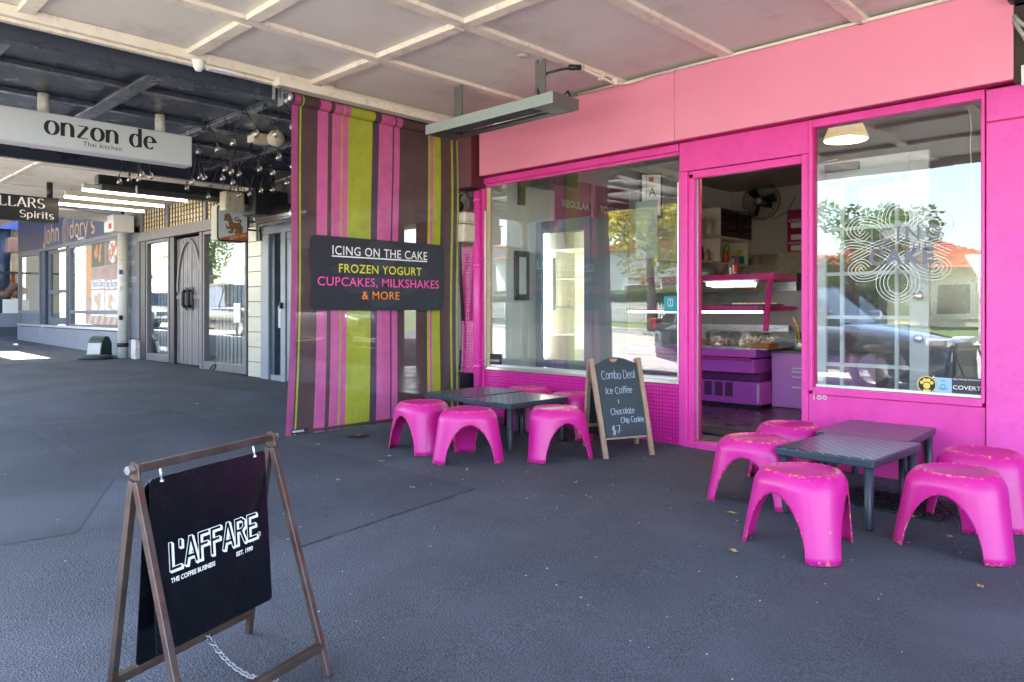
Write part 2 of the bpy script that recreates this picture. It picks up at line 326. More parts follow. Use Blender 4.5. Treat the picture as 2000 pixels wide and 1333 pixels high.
def stroke_text(name, s, size, mat, O, U, V, parent=None, thin=.04, thick=.04, serif=0., slant=0., sx=1., wob=0., gap=.04, align='LEFT', world=True):
    """own letterforms: size is the capital height in metres"""
    O = Vector(O); U = Vector(U).normalized(); V = Vector(V).normalized(); k = size/.72; mb = MB(); rr = random.Random(len(s)*7+3)
    tw = sum(GL[c][0]+gap for c in s)*k*sx; x = -tw/2 if align == 'CENTER' else 0.; li = .0006
    for c in s:
        w_, sts = GL[c]; dy = (rr.random()-.5)*wob; rot = (rr.random()-.5)*wob*1.2
        for st in sts:
            pts = [(x+((px+(py*slant)+py*rot)*k*sx), (py+dy)*k) for px, py in st]
            cl = math.hypot(st[0][0]-st[-1][0], st[0][1]-st[-1][1]) < 1e-4
            ribbon(mb, pts, lambda a: (thin+(thick-thin)*a**1.5)*k, O, U, V, li, cl); li += .00012
            if serif and not cl:
                for (e, o_) in ((st[0], st[1]), (st[-1], st[-2])):
                    if abs(e[0]-o_[0]) < .12*abs(e[1]-o_[1])+.001 and (e[1] <= .01 or e[1] >= .49 or e[1] < -.2):
                        yy = e[1]+(thin*.5 if e[1] <= .3 else -thin*.5); hw = serif*(.6 if e[1] > .3 and e[1] < .6 else 1)
                        sp = [(x+(e[0]-hw)*k*sx, yy*k), (x+(e[0]+(hw if e[1] < .3 or e[1] > .6 and c.isupper() else thick*.5))*k*sx, yy*k)]
                        ribbon(mb, sp, lambda a: thin*k, O, U, V, li); li += .00012
        x += (w_+gap)*k*sx
        li = .0006 if li > .003 else li
    return mb.build(name, mat, parent, world)
def catmull(P, n=8):
    out = []; Q = [P[0]]+list(P)+[P[-1]]
    for i in range(1, len(Q)-2):
        p0, p1, p2, p3 = Q[i-1], Q[i], Q[i+1], Q[i+2]
        for j in range(n):
            t = j/n; out.append(tuple(.5*((2*p1[k])+(-p0[k]+p2[k])*t+(2*p0[k]-5*p1[k]+4*p2[k]-p3[k])*t*t+(-p0[k]+3*p1[k]-3*p2[k]+p3[k])*t**3) for k in range(2)))
    out.append(P[-1]); return out
def swirl(name, mat, O, U, V, sc, parent, wd=.010, nl=4, sxx=1.):
    """interlaced parallel loops: one loop up, one down, a curl each side"""
    O = Vector(O); U = Vector(U).normalized(); V = Vector(V).normalized(); mb = MB(); li = .0005
    half = [
      [(-.95, .05), (-.75, .22), (-.4, .12), (0, -.18), (.22, -.5), (.2, -.8), (0, -.95), (-.2, -.8), (-.22, -.5), (0, -.18), (.4, .12), (.75, .22), (.95, .05)],
      [(-.72, -.1), (-.4, .1), (0, .3), (.2, .6), (.16, .9), (0, 1.0), (-.16, .9), (-.2, .6), (0, .3), (.4, .1), (.72, -.1)],
      [(-.05, .28), (-.3, .62), (-.58, .7), (-.7, .5), (-.58, .34), (-.46, .46)], [(.05, .28), (.3, .62), (.58, .7), (.7, .5), (.58, .34), (.46, .46)],
      [(-.05, -.1), (-.3, -.42), (-.56, -.5), (-.68, -.34), (-.56, -.2), (-.45, -.3)], [(.05, -.1), (.3, -.42), (.56, -.5), (.68, -.34), (.56, -.2), (.45, -.3)]]
    for path in half:
        c = catmull(path, 7)
        for k in range(nl):
            off = (k-(nl-1)/2)*.058; pts = []
            for i, p in enumerate(c):
                a = c[max(i-1, 0)]; b = c[min(i+1, len(c)-1)]; dx, dy = b[0]-a[0], b[1]-a[1]; L = math.hypot(dx, dy) or 1
                pts.append(((p[0]-dy/L*off)*sc*sxx, (p[1]+dx/L*off)*sc))
            ribbon(mb, pts, lambda a: wd*sc, O, U, V, li); li += .00003
    return mb.build(name, mat, parent)
XH, YH, ZH = Vector((1, 0, 0)), Vector((0, 1, 0)), Vector((0, 0, 1))
# ================================================================== SETTING: ground, road
def asphalt(name, base, spk, bump=.75, fine=190):
    m = M(name, base, .82); t = m.node_tree; N = t.nodes; L = t.links; b = N['Principled BSDF']
    tc = N.new('ShaderNodeTexCoord')
    n1 = N.new('ShaderNodeTexNoise'); n1.inputs['Scale'].default_value = .9; n1.inputs['Detail'].default_value = 8; n1.inputs['Roughness'].default_value = .7; L.new(tc.outputs['Object'], n1.inputs[0])
    v = N.new('ShaderNodeTexVoronoi'); v.inputs['Scale'].default_value = fine*.7; L.new(tc.outputs['Object'], v.inputs[0])
    n2 = N.new('ShaderNodeTexNoise'); n2.inputs['Scale'].default_value = fine; n2.inputs['Detail'].default_value = 2; L.new(tc.outputs['Object'], n2.inputs[0])
    r1 = N.new('ShaderNodeMapRange'); r1.inputs[1].default_value = .3; r1.inputs[2].default_value = .7; r1.inputs[3].default_value = .72; r1.inputs[4].default_value = 1.3; L.new(n1.outputs[0], r1.inputs[0])
    r2 = N.new('ShaderNodeMapRange'); r2.inputs[1].default_value = .3; r2.inputs[2].default_value = .75; r2.inputs[3].default_value = .35; r2.inputs[4].default_value = 2.0; L.new(n2.outputs[0], r2.inputs[0])
    mu = N.new('ShaderNodeMath'); mu.operation = 'MULTIPLY'; L.new(r1.outputs[0], mu.inputs[0]); L.new(r2.outputs[0], mu.inputs[1])
    sc = N.new('ShaderNodeVectorMath'); sc.operation = 'SCALE'; sc.inputs[0].default_value = base; L.new(mu.outputs[0], sc.inputs['Scale'])
    n4 = N.new('ShaderNodeTexVoronoi'); n4.inputs['Scale'].default_value = 26; L.new(tc.outputs['Object'], n4.inputs[0])
    r4 = N.new('ShaderNodeMapRange'); r4.inputs[1].default_value = .05; r4.inputs[2].default_value = .09; r4.inputs[3].default_value = .55; r4.inputs[4].default_value = 0; L.new(n4.outputs['Distance'], r4.inputs[0])
    n5 = N.new('ShaderNodeTexNoise'); n5.inputs['Scale'].default_value = 3; L.new(tc.outputs['Object'], n5.inputs[0])
    r5 = N.new('ShaderNodeMapRange'); r5.inputs[1].default_value = .5; r5.inputs[2].default_value = .65; L.new(n5.outputs[0], r5.inputs[0])
    m5 = N.new('ShaderNodeMath'); m5.operation = 'MULTIPLY'; L.new(r4.outputs[0], m5.inputs[0]); L.new(r5.outputs[0], m5.inputs[1])
    mx = N.new('ShaderNodeMixRGB'); L.new(m5.outputs[0], mx.inputs[0]); L.new(sc.outputs[0], mx.inputs[1]); mx.inputs[2].default_value = (*spk, 1)
    vg = N.new('ShaderNodeTexVoronoi'); vg.inputs['Scale'].default_value = 2.6; L.new(tc.outputs['Object'], vg.inputs[0])
    rg = N.new('ShaderNodeMapRange'); rg.inputs[1].default_value = .035; rg.inputs[2].default_value = .05; rg.inputs[3].default_value = .75; rg.inputs[4].default_value = 0; L.new(vg.outputs['Distance'], rg.inputs[0])
    mg = N.new('ShaderNodeMixRGB'); L.new(rg.outputs[0], mg.inputs[0]); L.new(mx.outputs[0], mg.inputs[1]); mg.inputs[2].default_value = (*[c*.45 for c in base], 1)
    ns = N.new('ShaderNodeTexNoise'); ns.inputs['Scale'].default_value = .55; ns.inputs['Detail'].default_value = 8; ns.inputs['Distortion'].default_value = 1.2; L.new(tc.outputs['Object'], ns.inputs[0])
    rs = N.new('ShaderNodeMapRange'); rs.inputs[1].default_value = .5; rs.inputs[2].default_value = .68; rs.inputs[3].default_value = 0; rs.inputs[4].default_value = .8; L.new(ns.outputs[0], rs.inputs[0])
    ms = N.new('ShaderNodeMixRGB'); L.new(rs.outputs[0], ms.inputs[0]); L.new(mg.outputs[0], ms.inputs[1]); ms.inputs[2].default_value = (*[c*1.75 for c in base], 1)
    L.new(ms.outputs[0], b.inputs['Base Color'])
    bp = N.new('ShaderNodeBump'); bp.inputs['Strength'].default_value = bump; bp.inputs['Distance'].default_value = .006
    ad = N.new('ShaderNodeMath'); ad.operation = 'ADD'; L.new(v.outputs['Distance'], ad.inputs[0]); L.new(n2.outputs[0], ad.inputs[1])
    L.new(ad.outputs[0], bp.inputs['Height']); L.new(bp.outputs[0], b.inputs['Normal'])
    return m
ASPH = asphalt('footpath_asphalt', (.052, .059, .071), (.25, .24, .22))
ASPHD = asphalt('newer_asphalt_patch', (.041, .048, .060), (.12, .12, .12), fine=230)
ROADM = asphalt('road_asphalt', (.24, .225, .20), (.25, .25, .25))
CONC = M('concrete', srgb(176, 172, 164), .8, var=.1, vscale=5, bump=.3, bscale=60)
GRASS = M('verge_grass', (.06, .10, .025), .9, var=.4, vscale=20, bump=.8, bscale=80)
LEAFG = M('leaf_green', (.075, .13, .025), .5, var=.4, vscale=1.2); LEAFY = M('leaf_yellow_green', (.40, .38, .06), .5, var=.35, vscale=1.5)
LEAFR = M('leaf_autumn_red', (.42, .11, .045), .5, var=.35, vscale=1.5); LEAFD = M('leaf_dark_green', (.035, .07, .018), .5, var=.4, vscale=1.2)
BARK = M('bark', (.10, .08, .065), .85, var=.3, vscale=12, bump=.8, bscale=25)
for m_ in (LEAFG, LEAFY, LEAFR, LEAFD):                       # thin leaves let some light through
    t_ = m_.node_tree; b_ = t_.nodes['Principled BSDF']; tl_ = t_.nodes.new('ShaderNodeBsdfTranslucent'); mx_ = t_.nodes.new('ShaderNodeMixShader'); mx_.inputs[0].default_value = .4
    src_ = b_.inputs['Base Color'].links[0].from_socket; t_.links.new(src_, tl_.inputs[0]); t_.links.new(b_.outputs[0], mx_.inputs[1]); t_.links.new(tl_.outputs[0], mx_.inputs[2]); t_.links.new(mx_.outputs[0], t_.nodes['Material Output'].inputs[0])
def sheet(name, mat, x0, x1, y0, y1, dz=0, xs=None, zf=gz, kind='structure'):
    mb = MB(); xs = xs or [x0, x1]
    vs = []
    for x in xs: vs += [(x, y0, zf(x)+dz), (x, y1, zf(x)+dz)]
    mb.add(vs, [(2*i, 2*i+2, 2*i+3, 2*i+1) for i in range(len(xs)-1)])
    return tag(mb.build(name, mat), kind=kind)
def gl(x): return gz(max(-60, min(40, x)))
sheet('ground', GRASS, -600, 500, -600, 400, -.60, [-600, -60, 40, 500], gl)
sheet('footpath', ASPH, -60, 30, -5.0, 12, 0, [-60, 30])
sheet('road', ROADM, -200, 120, -19.5, -5.15, -.13, [-200, -60, 40, 120], gl)
k = MB()
for (ya, yb) in ((-5.15, -5.0), (-19.65, -19.5)):
    for x in range(-60, 30, 3):
        z0, z1 = gz(x)+.002, gz(x+2.985)+.002
        k.add([(x, ya, z0-.3), (x+2.985, ya, z1-.3), (x+2.985, yb, z1-.3), (x, yb, z0-.3), (x, ya, z0), (x+2.985, ya, z1), (x+2.985, yb, z1), (x, yb, z0)],
              [(0,3,2,1),(4,5,6,7),(0,1,5,4),(1,2,6,5),(2,3,7,6),(3,0,4,7)])
struct(k.build('kerb', CONC))
LINE = M('road_paint', srgb(225, 222, 214), .6, var=.1, vscale=8)
sheet('centre_line', LINE, -90, 60, -12.25, -12.13, -.126, [-90, -60, 40, 60], gl); sheet('edge_line', LINE, -90, 60, -9.05, -8.95, -.126, [-90, -60, 40, 60], gl)
sheet('far_footpath', CONC, -60, 40, -22.0, -19.65, .0, [-60, 40])
mb = MB()
mb.add([(-60, -22, gz(-60)), (40, -22, gz(40)), (40, -24, gz(40)+.3), (-60, -24, gz(-60)+.3), (40, -60, gz(40)+.4), (-60, -60, gz(-60)+.4)], [(0, 3, 2, 1), (3, 5, 4, 2)])
struct(mb.build('far_bank', GRASS))
# darker resurfaced strip of the footpath, with its ragged seam
def patch(name, pts, mat, dz):
    mb = MB(); P = [gr(*p) for p in pts]; Q = []
    for i, a in enumerate(P):
        b = P[(i+1) % len(P)]; n = max(2, int((b-a).length/.12))
        for j in range(n):
            q = a.lerp(b, j/n); Q.append(Vector((q.x+R.uniform(-.007, .007), q.y+R.uniform(-.007, .007), gz(q.x)+dz)))
    mb.add(Q, [list(range(len(Q)))[::-1]]); o = mb.build(name, mat)
    if o.data.polygons[0].normal.z < 0: o.data.flip_normals()
    return struct(o)
patch('footpath_patch', [(68, 836), (330, 800), (925, 955), (590, 1068), (225, 932)], ASPHD, .0018)
patch('footpath_patch', [(-60, 1075), (-60, 840), (60, 838), (225, 932), (150, 1040)], ASPHD, .0018)
seam = MB()
for a, b in (((200, 752), (330, 800)), ((330, 800), (925, 956)), ((0, 716), (330, 692)), ((590, 1068), (925, 956)), ((68, 836), (590, 1068))):
    A, B = gr(*a), gr(*b); n = int((B-A).length/.08); pts = [A.lerp(B, i/n)+Vector((R.uniform(-.006, .006), R.uniform(-.006, .006), .0025)) for i in range(n+1)]
    for i in range(n):
        if R.random() < .72: seam.bar(pts[i], pts[i+1], R.uniform(.0015, .005), .002)
struct(seam.build('footpath_seam', M('bitumen_seam', (.022, .025, .03), .6)))
# fallen leaves and grit
LF = [M('dry_leaf', srgb(176, 140, 88), .6, var=.3, vscale=40), M('green_fallen_leaf', srgb(136, 140, 70), .6)]
WHERE = ['in front of the pink stool nearest the camera', 'left of the chalkboard, in front of the left tables', 'beside the dry twig right of the right-hand table legs', 'under the right-hand tables', 'left of the stool by the doorway', 'outside the grey blue doors', 'just below the maker tag of the striped blind', "by the far left pink stool's front foot", 'in front of the second pink stool', 'at the end of the dark asphalt patch', 'above the hinge of the coffee sign', 'on the dark patch near the bar window', 'in front of the arched plank door', 'outside the tall chalk menu', 'below the arched door step', 'behind the top bar of the coffee sign', 'beside the far left pink stool', 'in front of the chalkboard feet', 'at the lower right corner, below the rightmost stool', "right of the coffee sign's hinge", 'near the white downpipe', 'near the round rubber lid', 'between the right table and the rightmost stool', 'on the dark patch right of the coffee sign', 'under the arch of the pink stool nearest the camera']
for i, (u, v) in enumerate([(1433, 1080), (1000, 862), (1855, 1052), (1760, 1010), (1430, 1005), (430, 800), (700, 852), (745, 903), (912, 920), (805, 955), (560, 845), (340, 812), (385, 790), (265, 742), (300, 730), (480, 865), (760, 893), (1125, 945), (1915, 1150), (620, 870), (240, 715), (175, 740), (1790, 1012), (660, 940), (1590, 1031)]):
    p = gr(u, v); mb = MB(); L_ = R.uniform(.02, .035); W_ = L_*R.uniform(.35, .6)
    mb.add([(-L_, 0, .004), (-L_*.3, W_, .010), (L_*.5, W_*.7, .004), (L_, 0, .012), (L_*.4, -W_*.8, .005), (-L_*.4, -W_*.9, .011), (0, 0, .002)], [(6, 0, 5), (6, 5, 4), (6, 4, 3), (6, 3, 2), (6, 2, 1), (6, 1, 0)])
    o = mb.build('fallen_leaf', LF[i % 4 == 1]); o.location = (p.x, p.y, gz(p.x)+.004); o.rotation_euler = (0, 0, R.uniform(0, 6))
    tag(o, ('green ' if i % 4 == 1 else 'dry ')+'fallen leaf '+WHERE[i], 'leaf', 'fallen leaves scattered on the footpath')
g = MB()
for i in range(420):
    x = R.uniform(-12, .5); y = R.uniform(-4.6, -.1)
    if R.random() < .5: x = R.uniform(-4, .4)
    s_ = R.uniform(.0012, .0038)*(1+.1*abs(x)); z = gz(x)+.0045
    g.add([(x-s_, y, z), (x, y-s_, z), (x+s_*R.uniform(.6, 1.6), y, z), (x, y+s_, z+s_*.6)], [(0, 1, 2), (0, 2, 3), (0, 1, 3), (1, 2, 3)])
tag(g.build('footpath_grit', M('pale_grit', srgb(190, 186, 176), .8)), kind='stuff')
# drain grate under the right-hand table, iron lid beside it, small service lid near blind
gt = thing('drain_grate', 'black iron diamond-pattern drain lid under the right-hand black tables', 'drain cover', gr(1760, 980))
c = gr(1750, 985); mb = MB(); mb.box((-.26, -.2, .002), (.26, .2, .010)); mb2 = MB()
for i in range(-5, 6):
    mb2.bar((i*.05-.1, -.19, .013), (i*.05+.1, .19, .013), .008, .006); mb2.bar((i*.05+.1, -.19, .013), (i*.05-.1, .19, .013), .008, .006)
mb.build('plate', M('cast_iron', srgb(34, 36, 40), .6, .3), gt, False); tag(mb2.build('grid', M('cast_iron', (0, 0, 0)), gt, False))
gt.location = (c.x, c.y, gz(c.x)+.001)
sl = thing('drain_cover', 'small dark round service lid in the footpath near the striped blind', 'drain cover', gr(698, 852)+Vector((0, 0, .002)))
MB().lathe([(0, .006), (.07, .006), (.075, .004), (.09, .003), (.095, 0)], n=20).build('lid', M('cast_iron', (0, 0, 0)), sl, False)

# ================================================================== CANOPIES over the footpath
def canopy(name, label, x0, x1, y0, z, xs, ys, pm, bmat, bw=.085, bd=.03, hole=None, thick=.06):
    t = thing(name, label, 'canopy', ((x0+x1)/2, 0, z))
    ax = [x0]+sorted(q for q in xs if x0 < q < x1)+[x1]; ay = [y0]+[q for q in ys]+[-.01]
    for i in range(len(ax)-1):
        for j in range(len(ay)-1):
            a, b, c_, d = ax[i], ax[i+1], ay[j], ay[j+1]
            if hole and hole[0] < (a+b)/2 < hole[1] and hole[2] < (c_+d)/2 < hole[3]: continue
            BX('ceiling_panel', (a+.002, c_+.002, z), (b-.002, d-.002, z+.02), pm, t)
    for q in ax[1:-1]: BX('batten', (q-bw/2, y0+.02, z-bd), (q+bw/2, -.03, z-.001), bmat, t, .004)
    for q in ay[1:-1]: 
        for i in range(len(ax)-1): BX('batten', (ax[i]+(bw/2 if i else .0)+.002, q-bw/2, z-bd-.008), (ax[i+1]-(bw/2 if i < len(ax)-2 else 0)-.002, q+bw/2, z-.001), bmat, t, .004)
    if not hole: BX('roof_deck', (x0, y0, z+.03), (x1, -.01, z+.03+thick), GALV, t)
    else:
        BX('roof_deck', (x0, y0, z+.03), (x1, hole[2], z+.09), GALV, t); BX('roof_deck', (x0, hole[3], z+.03), (x1, -.01, z+.09), GALV, t)
        BX('roof_deck', (x0, hole[2]+.001, z+.03), (hole[0], hole[3]-.001, z+.09), GALV, t); BX('roof_deck', (hole[1], hole[2]+.001, z+.03), (x1, hole[3]-.001, z+.09), GALV, t)
    BX('front_fascia', (x0, y0-.04, z-.10), (x1, y0-.005, z+.30), bmat, t)
    return t
cw = canopy('white_canopy', 'cream painted canopy ceiling with crossing battens over the pink cake shop', -5.17, 2.0, -4.85, 2.77, [-4.27, -3.37, -2.48, -1.6, -.72, .16, 1.05], [-3.68, -2.70, -1.76], CREAM, CREAMT)
BX('edge_trim', (-5.17, -4.84, 2.70), (-5.06, -1.60, 2.768), CREAMT, cw, .006); BX('edge_trim', (-5.14, -4.84, 2.675), (-5.09, -1.6, 2.699), CREAMT, cw, .005)
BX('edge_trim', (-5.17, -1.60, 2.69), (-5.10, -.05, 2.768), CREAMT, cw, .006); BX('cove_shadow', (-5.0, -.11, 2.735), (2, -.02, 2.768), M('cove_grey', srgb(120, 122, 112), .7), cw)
cdk = canopy('dark_canopy', 'dark blue painted canopy ceiling with battens over the Thai kitchen', -8.95, -5.19, -4.85, 2.70, [-5.95, -6.72, -7.48, -8.22], [-3.7, -2.77, -1.87, -.95], NAVYC, NAVYB, .08, .035)
BX('edge_beam', (-5.30, -4.85, 2.60), (-5.19, -.05, 2.699), NAVYC, cdk, .005); BX('edge_beam', (-8.95, -4.85, 2.55), (-8.86, -.05, 2.699), NAVYC, cdk, .005)
BX('cross_beam', (-8.85, -2.86, 2.64), (-5.31, -2.74, 2.664), NAVYB, cdk, .004)
cb = canopy('bar_canopy', 'pale cream canopy ceiling over the timber bar front with tube lights', -14.6, -8.97, -4.6, 2.86, [-9.9, -10.9, -11.9, -12.9, -13.8], [-3.4, -2.25], CREAM, CREAMT, .05, .012)
cf = canopy('takeaway_canopy', 'high pale canopy over the blue takeaway shop at far left', -23.5, -14.65, -4.4, 3.25, [-15.9, -17.3, -18.4, -19.7, -21.2, -22.4], [-3.2, -1.10, -.5], CREAM, CREAMT, .05, .012, hole=(-19.7, -17.3, -1.10, -.5))  # opening added out of view so a patch of sun reaches the footpath
# posts at the kerb side, out of frame, that carry the canopies
for x in (1.2, -8.9, -14.6, -22.0):
    t = thing('canopy_post', {1.2: 'round cream post at the kerb by the pink shop', -8.9: 'round cream post at the kerb outside the Thai kitchen', -14.6: 'round cream post at the kerb outside the bar', -22.0: 'round cream post at the kerb outside the takeaway'}[x], 'post', (x, -4.7, gz(x)), group='posts carrying the canopies')
    MB().tube([(0, 0, 0), (0, 0, 2.7-gz(x))], .05, 12).build('shaft', CREAMT, t, False); MB().lathe([(.0, .06), (.09, .06), (.1, 0)], n=12).build('base', CREAMT, t, False)

# ================================================================== THE PINK CAKE SHOP
shop = thing('cake_shop', 'bright pink cake shop front with two big windows and an open doorway, number 188', 'building', (-2.9, 0, 0))
xA, xW0, xW1, xD0, xD1, xR0, xR1 = X(938), X(950), X(1328), X(1357), X(1567), X(1592), X(1918)
xPil = X(1928); zs, zt = .48, 2.175
# sign fascia panels (stand proud of the wall)
fy = -.12; fx0 = onY(936, 300, fy).x; fxs = onY(1317, 200, fy).x; fx1 = onY(1979, 100, fy).x; fz = 2.235
for a, b in ((fx0, fxs-.0015), (fxs+.0015, fx1)):
    BX('fascia_panel', (a, fy, fz), (b, fy+.03, 2.738), FASC, shop, .002)
BX('fascia_return', (fx0-.03, fy+.005, fz-.003), (fx0-.002, -.005, 2.74), M('maroon_return', srgb(88, 30, 40), .5), shop)
BX('fascia_box', (fx0+.01, fy+.031, fz+.012), (fx1-.005, -.002, 2.73), PINKDK, shop)
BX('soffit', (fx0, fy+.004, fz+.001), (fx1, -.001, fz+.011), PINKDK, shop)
# wall carcass
WALLI = SHWALL
BX('head_wall', (-5.2, .0, zt+.045), (.25, .10, 2.9), PINK, shop)
BX('door_header', (X(1330), -.022, 2.02), (X(1582), .0-.001, zt+.058), PINK, shop, .003)
BX('frame_head', (xW0-.05, -.03, zt), (xW1, .06, zt+.055), PINK, shop, .004); BX('frame_bead', (xW0, -.012, zt-.022), (xW1, .02, zt-.001), PINK, shop, .002)
# left window frame: chrome sill and left bead
BX('chrome_sill', (xW0-.01, -.028, zs-.03), (xW1, .0, zs), CHROME, shop, .004); BX('inner_sill', (xW0, .002, zs-.03), (xW1, .07, zs-.004), M('timber_sill', srgb(110, 84, 66), .5, var=.2, vscale=9), shop)
BX('inner_sill_lip', (xW0, .008, zs-.003), (xW1, .02, zs+.022), ALU, shop)
BX('chrome_bead', (xW0-.012, -.02, zs), (xW0+.002, -.002, 1.93), CHROME, shop, .002); BX('jamb', (xA, -.025, .03), (xW0-.013, .06, zt+.03), PINK, shop, .003)
BX('timber_bead', (xW0+.003, .0, zs), (xW0+.045, .03, zt-.03), M('pale_timber_bead', srgb(196, 176, 138), .5, var=.15, vscale=9), shop)
BX('chrome_bead', (xW1-.012, -.02, zs), (xW1-.001, -.002, 1.95), CHROME, shop, .002)
wn = MB().box((xW0, .010, zs+.0), (xW1, .016, zt-.001)).build('window_pane', GLS, shop)
# decals on the left window
BX('security_sticker', onY(957, 711)+Vector((0, -.0015, 0)), onY(978, 692)+Vector((0, .0095, 0)), INK, shop)
font_text('sticker_lettering', 'COVERT', .018, WHITE, onY(958, 705.5)+Vector((0, -.0016, 0)), XH, ZH, shop, .01, sx=1.25)
tq = M('teal_sticker', srgb(0, 140, 150), .4); BX('teal_sticker', onY(1297, 609)+Vector((0, -.0015, 0)), onY(1322, 578.5)+Vector((0, .0095, 0)), tq, shop)
mb = MB(); cc = onY(1309.5, 591)
for sgn in (-1, 1):
    pts = [(sgn*x*.022, z*.03) for x, z in arc(.5, 0, .5, 1, 0, 360, 14)]; ribbon(mb, pts, lambda a: .003, cc+Vector((0, -.0018, 0)), XH, ZH, .0004)
mb.build('sticker_mark', WHITE, shop)
# mosaic dado
def mosaic(name, base, gr_, s=.028):
    m = M(name, base, .22); t = m.node_tree; N = t.nodes; L = t.links; b = N['Principled BSDF']
    tc = N.new('ShaderNodeTexCoord'); mp = N.new('ShaderNodeMapping'); mp.inputs['Rotation'].default_value = (PI/2, 0, 0); L.new(tc.outputs['Object'], mp.inputs[0])
    br = N.new('ShaderNodeTexBrick'); br.offset = 0; br.inputs['Color1'].default_value = (*base, 1); br.inputs['Color2'].default_value = (*[c*.88 for c in base], 1); br.inputs['Mortar'].default_value = (*gr_, 1)
    br.inputs['Scale'].default_value = 1; br.inputs['Mortar Size'].default_value = .0026; br.inputs['Mortar Smooth'].default_value = .4; br.inputs['Brick Width'].default_value = s; br.inputs['Row Height'].default_value = s
    L.new(mp.outputs[0], br.inputs[0]); L.new(br.outputs[0], b.inputs['Base Color'])
    n = N.new('ShaderNodeTexNoise'); n.inputs['Scale'].default_value = 30; L.new(tc.outputs['Object'], n.inputs[0])
    mu = N.new('ShaderNodeMath'); mu.operation = 'MULTIPLY_ADD'; L.new(n.outputs[0], mu.inputs[0]); mu.inputs[1].default_value = .5
    iv = N.new('ShaderNodeMath'); iv.operation = 'SUBTRACT'; iv.inputs[0].default_value = 1; L.new(br.outputs['Fac'], iv.inputs[1]); L.new(iv.outputs[0], mu.inputs[2])
    bp = N.new('ShaderNodeBump'); bp.inputs['Strength'].default_value = .9; bp.inputs['Distance'].default_value = .004; L.new(mu.outputs[0], bp.inputs['Height']); L.new(bp.outputs[0], b.inputs['Normal']); return m
MOSP = mosaic('pink_mosaic_tile', srgb(226, 44, 154), srgb(180, 24, 116))
BX('tiled_dado', (xA, -.014, .0), (xD0-.075, .06, zs-.031), MOSP, shop)
mb = MB()                                   # real glazed rows: the long joints that catch the light
for i in range(15):
    z = .05+i*.0285; mb.box((xA+.002, -.0165, z), (xD0-.08, -.0142, z+.0235))
tag(mb.build('tile_rows', MOSP, shop), kind='stuff')
xp0, xp1 = X(903), X(934)
BX('tiled_pier', (xp0, .0, .0), (xp1, .10, 1.62), MOSP, shop)
# door surround
BX('door_post', (xW1+.002, -.02, .0), (X(1344), .08, 2.018), PINK, shop, .004); BX('door_jamb', (X(1344)+.001, .002, .02), (xD0-.012, .06, 2.0), PINK, shop, .004)
BX('door_stop', (X(1344)+.001, .062, .02), (xD0+.01, .085, 2.0), PINKDK, shop, .002); BX('jamb_seal', (xD0-.011, .05, .05), (xD0-.002, .060, 1.98), ALU, shop)
BX('door_head', (X(1345), .002, 1.965), (xD1+.02, .06, 2.018), PINK, shop, .004)
BX('door_post', (xD1+.002, -.02, -.02), (X(1581), .08, 2.018), PINK, shop, .004)
BX('threshold', (xW1+.05, -.04, -.02), (xD1+.03, .10, .043), PINK, shop, .006)
# right window
BX('window_frame', (X(1582)+.002, -.034, zs), (X(1590), .06, zt+.056), PINK, shop, .004); BX('window_frame', (X(1590)+.001, -.034, zt+.004), (xR1+.005, .06, zt+.056), PINK, shop, .004)
BX('window_frame', (xR1+.001, -.034, zs), (X(1925.5), .06, zt+.056), PINK, shop, .004); BX('window_frame', (X(1590)+.001, -.034, zs-.02), (xR1+.005, .06, .505), PINK, shop, .004)
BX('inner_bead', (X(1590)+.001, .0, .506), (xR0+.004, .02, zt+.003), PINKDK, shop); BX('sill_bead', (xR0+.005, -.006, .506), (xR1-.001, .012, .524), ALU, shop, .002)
MB().box((xR0+.002, .013, .507), (xR1-.001, .019, zt+.003)).build('window_pane', GLS, shop)
BX('lower_panel', (X(1581)+.002, -.016, -.03), (X(1926), .06, zs-.022), PINK, shop, .004)
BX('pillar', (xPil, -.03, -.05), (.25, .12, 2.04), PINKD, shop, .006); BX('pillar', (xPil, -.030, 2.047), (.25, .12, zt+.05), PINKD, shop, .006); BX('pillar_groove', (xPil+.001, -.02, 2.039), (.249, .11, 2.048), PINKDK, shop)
BX('pillar', (xPil, .0, zt+.052), (.25, .12, 2.9), PINKD, shop)
for i, ch in enumerate('188'):
    font_text('house_number', ch, .047, M('dull_number_steel', srgb(198, 196, 190), .4, .3), onY(1585+i*10.5, 780, -.016), XH, ZH, shop, .002, thick=.004)
# right window stickers and swirl logo
yd = .0125
c0 = onY(1809, 751.5); mb = MB().lathe([(0, -.0008), (.052, -.0008), (.052, 0)], (c0.x, yd-.001, c0.z), 28, axis='y', smooth=False); mb.build('round_paw_sticker', INK, shop)
mb = MB().lathe([(.046, -.0006), (.051, -.0006)], (c0.x, yd-.0018, c0.z), 28, axis='y', smooth=False)
for (dx, dz, r) in ((-.026, .012, .010), (-.010, .026, .011), (.010, .026, .011), (.026, .012, .010), (0, -.006, .019)):
    mb.lathe([(0, -.0006), (r, -.0006)], (c0.x+dx, yd-.0020, c0.z+dz), 12, axis='y', smooth=False)
mb.box((c0.x-.02, yd-.0026, c0.z-.040), (c0.x+.02, yd-.0022, c0.z-.028)); mb.build('paw_print', M('sticker_yellow', srgb(236, 206, 90), .5), shop)
a, b = onY(1824, 767), onY(1858, 739); BX('pale_blue_sticker', (a.x, yd-.0012, a.z), (b.x, yd-.0004, b.z), M('pale_blue_print', srgb(150, 186, 206), .5), shop)
mb = MB(); cc = (a+b)/2
